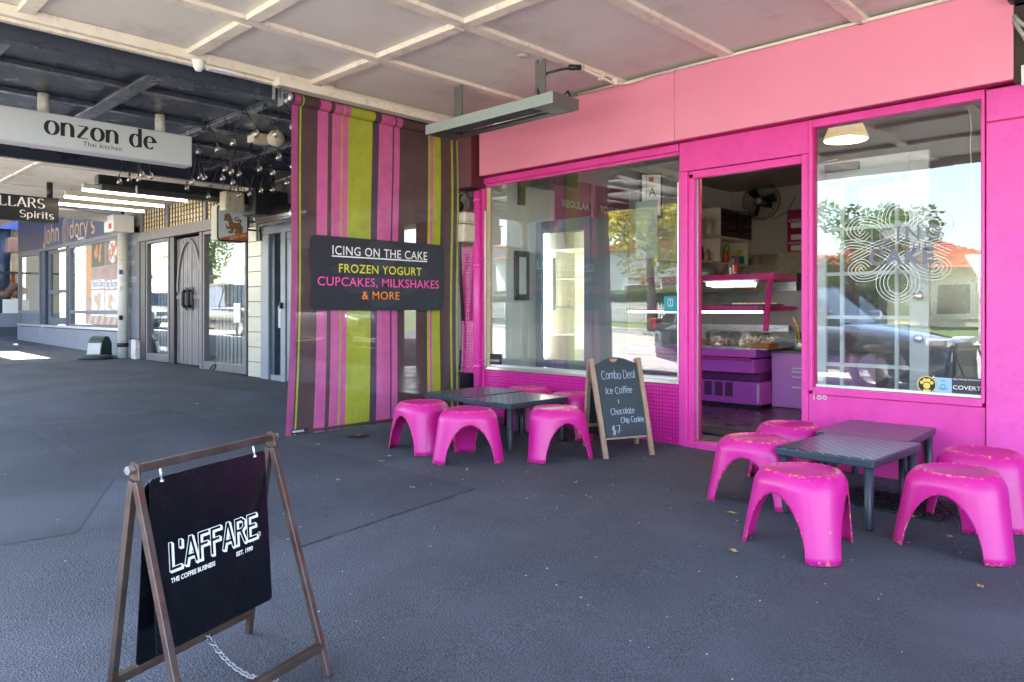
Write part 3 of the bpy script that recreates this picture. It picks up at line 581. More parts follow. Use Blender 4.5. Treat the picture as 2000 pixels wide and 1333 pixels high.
for pts in (arc(0, -.012, .022, .012, 180, 360, 8), arc(0, -.006, .012, .012, 0, 360, 12), arc(0, .012, .010, .018, 30, 150, 6)): ribbon(mb, pts, lambda q: .004, Vector((cc.x, yd-.0014, cc.z)), XH, ZH, .0004)
mb.build('crest_mark', M('sticker_blue', srgb(60, 110, 150), .5), shop)
a, b = onY(1858.5, 773), onY(1917, 740); BX('security_sticker', (a.x, yd-.0012, a.z), (b.x, yd-.0004, b.z), M('dark_grey_print', srgb(50, 50, 54), .4), shop)
font_text('sticker_lettering', 'COVERT', .023, WHITE, Vector((a.x+.003, yd-.0014, a.z+.038)), XH, ZH, shop, .006, sx=1.12)
font_text('sticker_lettering', 'ELECTRONIC SURVEILLANCE BY', .0075, WHITE, Vector((a.x+.006, yd-.0014, b.z-.014)), XH, ZH, shop, .008, sx=1.12)
a = onY(1596, 752); mb = MB().lathe([(.012, -.0006), (.018, -.0006)], (a.x+.016, yd, a.z+.045), 20, axis='y', smooth=False).lathe([(0, -.0006), (.007, -.0006)], (a.x+.016, yd, a.z+.045), 14, axis='y', smooth=False)
mb.build('white_round_sticker', WHITE, shop)
cl = onY(1752, 492); W2 = M('white_vinyl', srgb(238, 238, 236), .6)
swirl('swirl_decal', W2, Vector((cl.x, yd-.0012, cl.z)), XH, ZH, .295, shop, .010, 4, 1.28)
GV = M('grey_vinyl', srgb(112, 112, 122), .5)
font_text('window_lettering', 'ICING', .082, GV, Vector((onY(1697, 0).x, yd-.0028, Z(1700, 473))), XH, ZH, shop, .01, 1.35, sx=.98)
font_text('window_lettering', 'ON THE', .048, GV, Vector((onY(1702, 0).x, yd-.0028, Z(1750, 491))), XH, ZH, shop, -.005, 1.4, sx=1.)
font_text('window_lettering', 'CAKE', .088, GV, Vector((onY(1696, 0).x, yd-.0028, Z(1700, 517))), XH, ZH, shop, .045, 1.25, sx=.98)
# building mass above the canopy
bm = MB().box((-5.15, .11, 2.91), (.25, 9, 4.9)).build('upper_wall', CREAM, shop)
nb = thing('neighbour_shop', 'dark brown shop wall beside the pink pillar at the right edge', 'building', (2.5, 0, 0))
BX('wall', (.26, .0, -.2), (9, .3, 2.76), M('dark_brown_wall', srgb(58, 48, 44), .6, var=.1), nb); BX('upper_wall', (.26, .1, 2.91), (9, 9, 4.9), CREAM, nb); BX('wall', (.26, .31, -.2), (9, 9, 2.9), CREAM, nb)
# bits at the top right of the pink fascia
bt = thing('wall_junction_box', 'black metal box with grey conduits on the wall right of the pale pink fascia', 'electrical box', (-.6, -.1, 2.2))
a = onY(1972, 0, -.14); BX('box_body', (a.x, -.20, Z(1990, 22)), (.2, -.125, 2.74), BLACK, bt, .004)
BX('backing_board', (onY(1981, 100, -.10).x, -.105, 2.215), (.2, -.06, Z(1990, 24)), M('brown_backing', srgb(48, 36, 32), .6), bt)
for k_ in range(2): MB().tube([onY(1980, 30+k_*10, -.12), onY(1990, 42+k_*14, -.12), onY(2004, 52+k_*26, -.12)], .011, 8).build('conduit', M('grey_conduit', srgb(160, 158, 152), .5), bt)
BX('white_plate', onY(1995, 168, -.11)+Vector((0, 0, 0)), onY(2012, 124, -.122), WHITEP, bt, .003)
# conduit along the top of the fascia
cdu = thing('conduit_run', 'long cream conduit pipe running along the top edge of the pink fascia', 'conduit', (-3, -.14, 2.74))
MB().tube([(onY(1130, 190, -.14).x, -.14, 2.742), (onY(2000, 0, -.14).x, -.14, 2.742)], .011, 8).build('pipe', CREAMT, cdu)
for u in (1680,): BX('saddle_clip', (onY(u, 50, -.14).x-.012, -.158, 2.727), (onY(u, 50, -.14).x+.012, -.124, 2.755), GALV, cdu)

# shop interior ---------------------------------------------------------
xi0, xi1, yi, zi0, zi1 = -5.1, .2, 5.0, .045, 2.68
FLR = M('dark_timber_floor', srgb(54, 30, 38), .3, var=.25, vscale=4, dirt=srgb(90, 80, 70), dscale=3, damt=.4)
struct(BX('interior_floor', (xi0, .08, 0), (xi1, yi, zi0), FLR)); struct(BX('interior_ceiling', (xi0, .12, zi1), (xi1, yi, zi1+.05), SHWALL))
struct(BX('interior_wall', (xi0-.06, .12, 0), (xi0, yi, 2.9), WHT)); struct(BX('interior_wall', (xi1, .12, 0), (xi1+.05, yi, 2.9), SHWALL)); struct(BX('interior_wall', (xi0-.06, yi+.001, 0), (xi1+.05, yi+.1, 2.9), SHWALL))
# ================================================================== SHOP INTERIOR FURNITURE
yc = 2.0
def cz(v): return onY(1440, v, yc).z
cx1 = onY(1478, 700, yc).x; cx0 = -4.95
dc = thing('display_cabinet', 'purple and magenta glass-fronted cake display counter with lit shelves inside the doorway', 'display counter', (-4.0, 2.3, zi0))
BX('base_panel', (cx0, yc+.02, .075), (cx1+.03, yc+.78, cz(745)), PURP, dc, .004); BX('kick', (cx0, yc+.06, zi0), (cx1, yc+.75, .074), BLACK, dc)
for i, (ua, ub) in enumerate(((1361, 1368), (1374, 1388), (1395, 1409), (1415, 1429))):
    BX('vent', (onY(ua, 760, yc).x, yc+.012, cz(776)), (onY(ub, 760, yc).x, yc+.0195, cz(748)), M('vent_mesh', srgb(86, 26, 78), .6, bump=1, bscale=200), dc)
BX('recess', (cx0, yc+.06, cz(744)), (cx1, yc+.75, cz(726)), PURPD, dc); BX('front_panel', (cx0, yc-.06, cz(727)), (cx1, yc+.78, cz(700)), PURP, dc, .006)
BX('bumper_rail', (cx0, yc-.085, cz(703)), (cx1-.02, yc-.061, cz(698)), MAG, dc, .004); BX('counter_ledge', (cx0, yc-.05, cz(697)), (cx1+.01, yc+.78, cz(682)), PURP, dc, .005)
BX('steel_top', (cx0, yc-.04, cz(681.5)), (cx1+.12, yc+.78, cz(679)), STEEL, dc)
BX('side_strip', (cx1+.002, yc+.0, .1), (cx1+.02, yc+.019, cz(748)), ALU, dc)
zsh, ztop = cz(607), cz(548)
BX('cabinet_shelf', (cx0, yc+.12, zsh), (cx1-.0, yc+.70, zsh+.05), MAG, dc, .004); BX('cabinet_top', (cx0, yc+.10, ztop), (cx1+.12, yc+.66, ztop+.07), MAG, dc, .006)
BX('rear_shelf', (cx0, yc+.72, cz(650)), (cx1, yc+.76, cz(637)), STEEL, dc)
LAMPW = ME('cabinet_lamp_glow', (1, .96, .92), .9)
BX('lamp_housing', (onY(1371, 550, yc).x, yc+.02, ztop-.005), (onY(1474, 550, yc).x, yc+.10, ztop+.012), WHITEP, dc, .004)
BX('lamp_tube', (onY(1376, 550, yc).x, yc+.03, ztop-.045), (onY(1464, 550, yc).x, yc+.09, ztop-.006), LAMPW, dc, .008)
BX('lamp_tube', (cx0, yc+.13, zsh-.022), (onY(1476, 550, yc).x, yc+.16, zsh-.002), LAMPW, dc, .004)
MB().bar((cx1+.09, yc+.10, ztop+.035), (cx1+.10, yc-.02, cz(645)), .045, .035).build('side_support', MAG, dc, bevel=.004)
MB().bar((cx1+.09, yc+.70, zsh+.03), (cx1-.04, yc+.12, zsh+.03), .03).build('shelf_bracket', MAG, dc)
MB().add([(cx0, yc+.10, ztop), (cx1-.02, yc+.10, ztop), (cx1-.02, yc-.03, cz(680)), (cx0, yc-.03, cz(680))], [(0, 1, 2, 3)]).build('front_glass', CLEAR, dc)
BX('steel_backsplash', (cx0, yc+.80, cz(650)), (cx1+.5, yc+.83, cz(566)), M('dull_grey_steel', srgb(120, 120, 118), .5, .6), dc)
# things standing in and on the cabinet
ztr = cz(679)+.002
FD = [M('pink_cupcake', srgb(214, 140, 120), .8, var=.3, vscale=60), M('cream_cupcake', srgb(228, 206, 170), .8, var=.2, vscale=60), M('brown_cake', srgb(150, 84, 50), .8, var=.3, vscale=60)]
for i in range(11):
    u = 1350+i*14.5; x = onY(u, 660, yc+.25).x; h = .15 if i % 3 else .12
    t = thing('cake_box', 'clear acrylic cake box, '+('first', 'second', 'third', 'fourth', 'fifth', 'sixth', 'seventh', 'eighth', 'ninth', 'tenth', 'eleventh')[i]+' from the left in the display counter', 'container', (x, yc+.2, ztr), group='clear cake boxes in the display counter')
    m_ = MB(); a_ = .042
    for (p, q) in (((-a_, -.05, 0), (-a_+.002, .12, h)), ((a_-.002, -.05, 0), (a_, .12, h)), ((-a_, -.05, 0), (a_, -.048, h)), ((-a_, -.05, h), (a_, .12, h+.002)), ((-.02, -.052, h+.002), (.02, -.045, h+.022))): m_.box(p, q)
    m_.build('acrylic_shell', CLEAR, t, False); m_ = MB()
    for j in range(3): m_.lathe([(.018, .0), (.026, .03), (.026, .045), (.012, .065), (0, .075)], (R.uniform(-.012, .012), -.01+j*.045, .003), 9)
    m_.build('cupcakes', FD[i % 3], t, False)
t = thing('cake_dome', 'clear glass cake dome with knob among the boxes in the display counter', 'cake dome', (onY(1404, 660, yc+.08).x, yc+.06, ztr))
MB().lathe([(.062, 0), (.062, .05), (.05, .085), (.02, .105), (.006, .108), (.006, .115), (.012, .122), (0, .13)], n=18).build('dome', CLEAR, t, False); MB().lathe([(0, .002), (.05, .002), (.045, .03), (0, .035)], n=12).build('cake', FD[0], t, False)
t = thing('lolly_tray', 'shallow wooden tray of wrapped sweets at the right end of the display counter', 'tray', (cx1-.02, yc+.12, ztr))
BX('tray', (-.16, -.10, 0), (.13, .12, .045), M('tray_timber', srgb(146, 92, 56), .6, var=.2), t, world=False); m_ = MB()
for i in range(70): 
    p = Vector((R.uniform(-.15, .12), R.uniform(-.09, .11), R.uniform(.05, .09))); m_.bar(p, p+Vector((R.uniform(-.03, .03), R.uniform(-.03, .03), R.uniform(-.01, .04))), .012, .008)
tag(m_.build('wrapped_sweets', M('sweet_wrappers', srgb(206, 200, 190), .3, .3, var=.5, vscale=40), t, False), kind='stuff')
zsf = zsh+.052
t = thing('acrylic_cover', 'clear rectangular acrylic cover over slices on the upper shelf of the counter', 'container', (onY(1392, 590, yc+.3).x, yc+.3, zsf))
m_ = MB()
for (p, q) in (((-.17, -.06, 0), (.17, -.058, .09)), ((-.17, -.06, .09), (.17, .1, .092)), ((-.17, -.06, 0), (-.168, .1, .09)), ((.168, -.06, 0), (.17, .1, .09)), ((-.05, -.01, .092), (.05, 0, .115))): m_.box(p, q)
m_.build('cover', CLEAR, t, False); BX('slices', (-.12, -.04, 0), (.12, .08, .025), FD[2], t, .006, False)
t = thing('biscuit_tray', 'dark oven tray of pale biscuits on the upper shelf of the counter', 'tray', (onY(1478, 588, yc+.35).x, yc+.35, zsf))
BX('tray', (-.26, -.1, 0), (.22, .14, .014), BLACK, t, .003, False)
for i in range(14): MB().lathe([(0, .03), (.022, .028), (.026, .018), (.02, .014)], (-.22+(i % 7)*.065, -.05+(i//7)*.09, 0), 9).build('biscuit', FD[1], t, False)
# on the counter top, behind: grinder, green lid, striped cups, kettle
zt_ = ztop+.071
def lathing(name, label, cat, x, y, z, prof, mat, n=16, group=None):
    o = MB().lathe(prof, n=n).build(name, mat, None, False); o.location = (x, y, z); return tag(o, label, cat, group)
lathing('green_pot', 'pale green round pot with lid on top of the display counter', 'pot', onY(1368, 540, yc+.4).x, yc+.4, zt_, [(0, 0), (.085, 0), (.09, .04), (.075, .05), (.0, .06)], M('mint_enamel', srgb(136, 190, 150), .3))
lathing('grinder_hopper', 'dark grey cone shaped coffee grinder hopper above the counter', 'coffee grinder', onY(1406, 530, yc+.45).x, yc+.45, zt_, [(0, 0), (.045, 0), (.055, .06), (.09, .12), (.092, .13), (0, .132)], M('grey_smoked_plastic', srgb(92, 86, 80), .3))
t = thing('striped_cups', 'stack of red and white striped paper cups beside the grinder', 'paper cups', (onY(1429, 530, yc+.45).x, yc+.45, zt_))
for i in range(4): MB().lathe([(.022, 0), (.030, .09), (.0, .089)], (.0, 0, 0), 10).build('cup', [WHITE, M('red_stripe', srgb(176, 40, 44), .5)][i % 2], t, False).location = (0.015*i, 0, .012*i)
# left wall shelves (cream pigeon-hole unit)
sx = -4.80; yA, yB = 3.05, onX(1462, 420, sx).y
zS = [onX(1400, 512, sx).z, onX(1400, 461, sx).z, onX(1400, 400, sx).z]
su = thing('wall_shelf', 'cream pigeon-hole shelf unit on the side wall full of jugs and tubs', 'shelf', (sx-.15, (yA+yB)/2, zS[0]))
for z in zS: BX('shelf_board', (xi0+.002, yA, z-.02), (sx, yB, z+.012), SHELF, su, .003)
ym = onX(1407, 440, sx).y
for y in (yA, ym, yB-.025): 
    for j in (0, 1): BX('divider', (xi0+.003, y, zS[j]+.0125), (sx-.003, y+.025, zS[j+1]-.0205), SHELF, su, .002)
BX('shelf_back', (xi0+.002, yA+.026, zS[0]+.013), (xi0+.012, yB-.026, zS[2]-.021), WHT, su)
lt = thing('letter_ornament', 'chunky cream wooden letters spelling YUMMY on the upper left shelf', 'letters', (sx-.02, yA+.2, zS[1]+.013))
for i, ch in enumerate('YUMMY'):
    u0 = 1407-(5-i)*21
    y0_ = onX(u0, 445, sx).y+.01; 
    cu = bpy.data.curves.new('letter', 'FONT'); cu.body = ch; cu.offset = .05; cu.extrude = .12; ob = bpy.data.objects.new('t', cu); COL.objects.link(ob)
    me = bpy.data.meshes.new_from_object(ob.evaluated_get(bpy.context.evaluated_depsgraph_get())); COL.objects.unlink(ob); bpy.data.objects.remove(ob)
    for v in me.vertices: v.co = Vector((v.co.z*.25+sx-.035, y0_+v.co.x*.165, zS[1]+.016+v.co.y*.26))-lt.location
    me.materials.clear(); me.materials.append(M('letter_cream', srgb(226, 208, 176), .5)); me.name = 'letter'; o = bpy.data.objects.new('letter', me); COL.objects.link(o); o.parent = lt
ya, yb = ym+.05, yB+.1
TUB = M('dark_plum_tub', srgb(52, 26, 34), .35)
for r in range(4):
    for c_ in range(2):
        yy = ya+c_*(yb-ya)*.52; hh = (zS[2]-zS[1]-.06)/4; z0 = zS[1]+.014+r*hh
        o = MB().box((0, .0, 0), (.26, (yb-ya)*.47, hh*.9)).box((-.004, -.004, hh*.72), (.268, (yb-ya)*.47+.006, hh*.9)).build('storage_tub', TUB, None, False, .004); o.location = (xi0+.04, yy, z0)
        tag(o, 'dark plum plastic tub, '+('lowest', 'second lowest', 'second highest', 'topmost')[r]+' of the '+('left', 'right')[c_]+' stack on the upper right shelf', 'tub', 'dark tubs stacked on the shelf')
for (u, v0, z_, r_, h_, c_, nm, lb) in ((1364, 0, 0, .034, .13, srgb(196, 170, 210), 'cup_stack', 'lilac and yellow stack of cups at the left of the lower shelf'), (1370, 0, 0, .03, .19, srgb(40, 38, 40), 'whisk_pot', 'steel pot of black utensils on the lower shelf'),
        (1378, 0, 0, .034, .11, srgb(232, 150, 160), 'pink_beaker', 'pink plastic beaker on the lower shelf'), (1384, 0, 0, .028, .16, srgb(170, 130, 110), 'steel_shaker', 'brown and steel milkshake cup on the lower shelf'), (1391, 0, 0, .03, .13, srgb(206, 160, 130), 'paper_cups', 'tan paper cup stack beside the shelf divider'),
        (1417, 0, 0, .045, .15, srgb(240, 92, 30), 'orange_jug', 'bright orange ribbed jug on the lower right shelf'), (1419, 0, 1, .04, .09, srgb(170, 176, 20), 'olive_teapot', 'olive green teapot on top of the orange jug'), (1430, 0, 0, .03, .07, srgb(230, 226, 214), 'cream_jug', 'small cream jug in front of the mauve box'),
        (1444, 0, 1, .045, .085, srgb(214, 206, 40), 'yellow_teapot', 'yellow green teapot on top of the mauve and teal boxes')):
    p = onX(u, 505, sx-.12); lathing(nm, lb, 'jug' if 'jug' in nm or 'teapot' in nm else 'cup', sx-.12, p.y, zS[0]+.013+(.151 if nm == 'olive_teapot' else (.112 if z_ else 0)), [(0, 0), (r_*.8, 0), (r_, h_*.35), (r_*.9, h_*.7), (r_*1.0, h_*.8), (r_*.6, h_), (0, h_)], M('ceramic_'+nm, c_, .25), 14)
for u, c_, nm, lb in ((1437, srgb(160, 140, 172), 'mauve_box', 'mauve box under the yellow teapot'), (1447, srgb(20, 140, 110), 'teal_box', 'teal box under the yellow teapot at the shelf end')):
    p = onX(u, 505, sx-.1); o = BX(nm, (-.05, -.032, 0), (.05, .032, .11), M('card_'+nm, c_, .5), None, .003, False, label=lb, cat='box'); o.location = (sx-.1, p.y, zS[0]+.014)
# back wall: fan, splashback, menu
fp_ = onY(1487, 393, yi-.28)
fn = thing('wall_fan', 'large black wire-caged wall fan high on the back wall', 'fan', fp_); rr_ = .255
cage = MB()
for q in range(3): 
    rad = rr_*(1-.0*q); yy = (-.06, 0, .06)[q]; rad = (rr_*.93, rr_, rr_*.93)[q]
    cage.tube([(rad*math.cos(a*PI/16), yy, rad*math.sin(a*PI/16)) for a in range(33)], .0035, 5, caps=False)
for q in range(44):
    a = q*2*PI/44; c_, s_ = math.cos(a), math.sin(a); cage.tube([(.045*c_, -.085, .045*s_), (rr_*.6*c_, -.085, rr_*.6*s_), (rr_*.93*c_, -.06, rr_*.93*s_), (rr_*c_, 0, rr_*s_)], .0024, 4)
cage.build('cage', BLACK, fn, False)
for q in range(3):
    a0 = q*2*PI/3+.1; m_ = MB(); pts = []
    for r_, da, tw in ((.03, -.35, .02), (.03, .35, -.02), (.14, .42, -.035), (.215, .30, -.03), (.215, -.18, .03), (.13, -.30, .035)): pts.append((r_*math.cos(a0+da), tw-.03, r_*math.sin(a0+da)))
    m_.add(pts, [(0, 1, 2, 5), (5, 2, 3, 4)]).build('blade', BLACK, fn, False, solid=.003)
MB().lathe([(0, -.1), (.035, -.098), (.045, -.085), (.045, .1), (0, .1)], n=16, axis='y').build('hub', GALV, fn, False)
MB().lathe([(.07, .06), (.07, .17), (0, .18)], n=16, axis='y').build('motor', BLACK, fn, False); BX('wall_bracket', (-.03, .15, -.06), (.03, .277, .06), BLACK, fn, .003, False)
MB().tube([(.05, .1, -.2), (.14, .12, -.24), (.28, .2, -.14), (.36, .262, .06)], .004, 6).build('cable', BLACK, fn, False)
sp = thing('splashback', 'polished steel splashback panels low on the back wall', 'splashback', (-3, yi, 1.3))
for a, b in ((xi0+.01, onY(1467, 520, yi).x), (onY(1467, 520, yi).x+.008, -.5)): BX('steel_sheet', (a, yi-.012, .9), (b, yi-.002, onY(1500, 497, yi).z), M('polished_cream_steel', srgb(216, 208, 184), .22, .75, var=.04, vscale=2), sp)
a, b = onY(1538, 492, yi-.02), onY(1600, 405, yi-.02)
mn = thing('back_menu_board', 'magenta price board with white panels on the back wall seen through the doorway', 'menu board', (a.x, yi-.02, a.z)); BX('board', (a.x, yi-.025, a.z), (b.x, yi-.003, b.z), M('magenta_print', srgb(160, 14, 84), .4), mn)
for i, (s_, v) in enumerate((('ICING ON THE CAKE', 434), ('CHOC SUNDAE', 455), ('MILKSHAKES', 477))):
    if i != 1: font_text('menu_lettering', s_, .042-.012*(i > 0), WHITE, Vector((a.x+.02, yi-.0256, onY(1550, v, yi).z)), XH, ZH, mn, .02)
for v in (440, 463, 484): BX('price_panel', (a.x+.05, yi-.0275, onY(1550, v+3, yi).z-.02), (b.x-.05, yi-.0256, onY(1550, v-3, yi).z+.01), WHITE, mn)
# steel fridge, lilac cabinet, straw jar
fr_ = thing('steel_fridge', 'tall stainless steel cabinet with dark end behind the counter', 'fridge', (-2.9, 3.4, zi0)); p = onY(1520, 600, 3.2).x
BX('body', (p-.1, 3.2, zi0), (onY(1556, 600, 3.2).x, 3.8, onY(1540, 536, 3.2).z), STEEL, fr_, .006); BX('side', (onY(1556, 600, 3.2).x+.002, 3.18, zi0), (onY(1572, 600, 3.2).x, 3.8, onY(1540, 534, 3.2).z), BLACK, fr_, .006)
lc = thing('lilac_cabinet', 'plain lilac panelled counter right of the cake display with silver lettering', 'counter', (-2.6, 2.4, zi0)); lx0 = onY(1507, 700, 2.25).x; lx1 = onY(1710, 700, 2.25).x; lz = onY(1540, 690, 2.25).z
BX('front', (lx0, 2.25, .05), (lx1, 2.75, lz), PURP2, lc, .004); BX('counter_top', (lx0-.02, 2.24, lz+.001), (lx1+.02, 2.77, lz+.02), M('grey_counter_top', srgb(90, 86, 92), .35), lc, .003)
for v, s_ in ((718, 'Please'), (725, 'order here'), (735, 'AMAZING'), (755, 'THANKS')):
    font_text('silver_lettering', s_, .03, ALU, Vector((onY(1547, 0, 2.249).x, 2.2495, onY(1547, v+3, 2.25).z)), XH, ZH, lc, .02) if v in () else BX('silver_strip', (onY(1547, 0, 2.25).x, 2.246, onY(1547, v, 2.25).z-.012), (onY(1547, 0, 2.25).x+.22-(v % 3)*.03, 2.2495, onY(1547, v, 2.25).z), ALU, lc)
t = thing('lolly_jar', 'glass jar with a striped twist stick on the lilac counter', 'jar', (lx0+.24, 2.36, lz+.021)); MB().lathe([(.05, 0), (.055, .02), (.055, .1), (.045, .12), (.0, .12)], n=14).build('jar', CLEAR, t, False)
m_ = MB().tube([(.0, 0, .02), (-.02, 0, .22), (-.07, 0, .33)], .010, 8); m_.build('candy_stick', M('candy_multicolour', srgb(206, 160, 60), .4, var=.8, vscale=60), t, False); MB().lathe([(0, .02), (.045, .02), (.04, .07), (0, .08)], n=10).build('sweets', M('sweet_wrappers', (0, 0, 0)), t, False)
bd_ = MB().prism([(-.28, 0), (.28, 0), (.34, .62), (-.1, .62)], (lx1+.32, 2.1, zi0), XH, Vector((0, .15, 1)), -.02).build('leaning_board', M('dark_panel', srgb(42, 44, 52), .35), None)
tag(bd_, 'dark slanting panel with a pale edge beyond the lilac counter', 'panel')
mt = MB().prism([(-.42, 0)]+arc(0, 0, .42, .30, 180, 360, 16)+[(.42, 0)], (onY(1440, 850, .6).x, .62, zi0+.001), XH, YH, .012).build('door_mat', M('black_rubber_mat', srgb(30, 34, 36), .7, bump=1, bscale=150), None)
tag(mt, 'black half-round door mat just inside the doorway', 'door mat')
# left window display: upright fridge, menus, picture, tv bracket, hanging sheet
ff = thing('drinks_fridge', 'tall upright display fridge with blue grey frame and glass door behind the left window', 'fridge', (-4.6, .9, zi0)); fy0 = .6; f0, f1 = onY(1046, 500, fy0).x, onY(1152, 500, fy0).x; fzt = onY(1046, 434, fy0).z
FRM = M('blue_grey_frame', srgb(82, 104, 122), .35); 
BX('door_frame', (f0, fy0, zi0+.1), (f0+.07, fy0+.05, fzt), FRM, ff, .004); BX('door_frame', (f1-.07, fy0, zi0+.1), (f1, fy0+.05, fzt), FRM, ff, .004); BX('door_frame', (f0+.071, fy0, fzt-.12), (f1-.071, fy0+.05, fzt), FRM, ff, .004); BX('door_frame', (f0+.071, fy0, zi0+.1), (f1-.071, fy0+.05, zi0+.48), FRM, ff, .004)
BX('glass_door', (f0+.071, fy0+.02, zi0+.481), (f1-.071, fy0+.026, fzt-.121), CLEAR, ff)
IN = M('fridge_liner', srgb(218, 216, 196), .5); BX('side_wall', (f0, fy0+.051, zi0+.1), (f0+.03, fy0+.6, fzt), IN, ff); BX('side_wall', (f1-.03, fy0+.051, zi0+.1), (f1, fy0+.6, fzt), FRM, ff); BX('back_wall', (f0+.031, fy0+.57, zi0+.1), (f1-.031, fy0+.6, fzt), IN, ff)
BX('top_box', (f0+.031, fy0+.051, fzt-.06), (f1-.031, fy0+.569, fzt), FRM, ff)
for i in range(4): BX('wire_shelf', (f0+.032, fy0+.08, .75+i*.28), (f1-.032, fy0+.56, .758+i*.28), WHITEP, ff)
BX('light_strip', (f0+.035, fy0+.055, zi0+.5), (f0+.065, fy0+.075, fzt-.13), ME('fridge_light', (1, .95, .82), 7), ff)
MB().box((f0+.25, fy0-.03, 1.0), (f0+.27, fy0-.005, 1.5)).build('handle', WHITEP, ff)
MAGP = MATS['magenta_print']
for i, (y0_, y1_) in enumerate(((1.1, 1.70), (1.76, 2.42))):
    t = thing('side_menu_board', ('magenta price board headed REGULAR on the left inside wall', 'second magenta price board deeper along the left inside wall')[i], 'menu board', (xi0, y0_, 1.7)); BX('board', (xi0+.002, y0_, 1.62), (xi0+.02, y1_, 2.4), MAGP, t)
    font_text('menu_lettering', ('REGULAR', 'YOGURT')[i], .075, WHITE, (xi0+.0205, y0_+.1, 2.1), YH, ZH, t, .02); font_text('menu_lettering', ('Single  $4.50', 'Toppings')[i], .06, PNKP, (xi0+.0205, y0_+.1, 1.92), YH, ZH, t)
t = thing('framed_picture', 'black framed picture low on the left inside wall behind the window', 'picture', (xi0, .5, 1.4)); p, q = onX(1003, 580, xi0), onX(1030, 492, xi0)
BX('frame', (xi0+.002, p.y, 1.1), (xi0+.03, q.y, q.z), BLACK, t, .003); BX('print', (xi0+.0305, p.y+.05, 1.16), (xi0+.033, q.y-.05, q.z-.06), WHT, t)
t = thing('speaker_bracket', 'black wall bracket near the ceiling in the left window', 'bracket', (xi0, .6, 2.3)); p = onX(1010, 365, xi0); BX('plate', (xi0+.002, p.y, 2.05), (xi0+.05, p.y+.07, 2.38), BLACK, t); BX('arm', (xi0+.051, p.y, 2.22), (xi0+.45, p.y+.06, 2.34), BLACK, t, .006); BX('speaker', (xi0+.2, p.y-.05, 2.2), (xi0+.5, p.y+.35, 2.345), BLACK, t, .01)
t = MB().lathe([(0, .03), (.05, .028), (.06, .01), (.06, 0)], n=16, axis='x').build('round_alarm', M('cream_alarm', srgb(224, 216, 180), .5)); t.location = (xi0+.002, onX(975, 388, xi0).y, 2.2); tag(t, 'round cream alarm on the wall in the top left of the left window', 'alarm')
pc = onY(1262, 440, .12); t = thing('hanging_sheet', 'plain grey sheet hanging behind the glass at the right of the left window', 'sign', pc); BX('sheet', onY(1241, 506, .12), onY(1284, 390, .125)+Vector((0, .004, 0)), M('grey_sheet', srgb(160, 166, 160), .5), t); MB().tube([(onY(1262, 390, .12).x, .122, onY(1262, 390, .12).z), (onY(1262, 390, .12).x, .122, 2.3)], .002, 5).build('string', BLACK, t)
pc = onY(1272, 360, .5); t = thing('certificate_frame', 'black framed certificate with a large A grade hanging tilted high in the left window', 'certificate', pc, .9)
BX('frame', (-.10, 0, -.28), (.10, .02, .10), BLACK, t, .003, False); BX('paper', (-.08, -.003, -.26), (.08, -.0005, .08), WHT, t, 0, False); font_text('certificate_letter', 'A', .07, INK, (-.025, -.0035, -.1), XH, ZH, t, 0, world=False); BX('red_seal', (-.02, -.005, .02), (.02, -.0035, .06), M('red_seal', srgb(190, 70, 70), .5), t, 0, False)
# right window: the white glazed door folded back, closer, lamp
yl = .38; dl = thing('glazed_door', 'white painted glazed shop door folded back inside the right window', 'door', (onY(1595, 700, yl).x, yl, zi0)); WD = M('white_door_paint', srgb(218, 220, 220), .35)
e = [onY(u, 0, yl).x for u in (1594, 1613, 1640, 1647, 1747, 1754, 1776, 1814)]; zb_, zt2 = zi0+.02, 2.02
BX('stile', (e[0], yl, zb_), (e[1], yl+.04, zt2), WD, dl, .003); BX('stile', (e[6], yl, zb_), (e[7], yl+.04, zt2), WD, dl, .003); BX('rail', (e[1]+.001, yl, zt2-.14), (e[6]-.001, yl+.04, zt2), WD, dl, .003); BX('rail', (e[1]+.001, yl, zb_), (e[6]-.001, yl+.04, .35), WD, dl, .003)
for a, b in ((e[2], e[3]), (e[4], e[5])): BX('glazing_bar', (a, yl+.004, .351), (b, yl+.034, zt2-.141), WD, dl)
for v in (443, 533, 620, 715): z = onY(1700, v, yl).z; BX('glazing_bar', (e[1]+.001, yl+.006, z-.012), (e[6]-.001, yl+.032, z+.012), WD, dl)
BX('pane', (e[1], yl+.016, .35), (e[6], yl+.020, zt2-.14), CLEAR, dl)
for v in (578, 661): p = onY(1797, v, yl-.01); MB().lathe([(.012, 0), (.012, -.03), (.028, -.035), (.03, -.05), (.02, -.06), (0, -.062)], (p.x, yl, p.z), 16, axis='y').build('door_knob', CHROME, dl)
BX('door_closer', onY(1610, 337, yl-.07)+Vector((0, 0, 0)), onY(1680, 316, yl-.02), M('closer_grey', srgb(120, 116, 112), .4, .4), dl, .004)
MB().tube([onY(1636, 311, yl-.05), onY(1600, 318, yl-.02)], .006, 6).build('closer_arm', CHROME, dl)
pp = thing('canvas_lampshade', 'warm glowing cream fabric lampshade under the ceiling behind the right window', 'lamp', (onY(1652, 280, 1.3).x, 1.3, 2.42))
MB().lathe([(.05, .2), (.10, .12), (.17, -.05), (.16, -.06)], n=20).build('shade', ME('warm_shade', (1, .72, .40), .05), pp, False); MB().tube([(0, 0, .2), (0, 0, .27)], .008, 6).build('cord', BLACK, pp, False); MB().lathe([(0, .02), (.04, 0), (.045, -.03), (0, -.07)], n=12).build('bulb', ME('warm_bulb', (1, .84, .62), 40), pp, False)
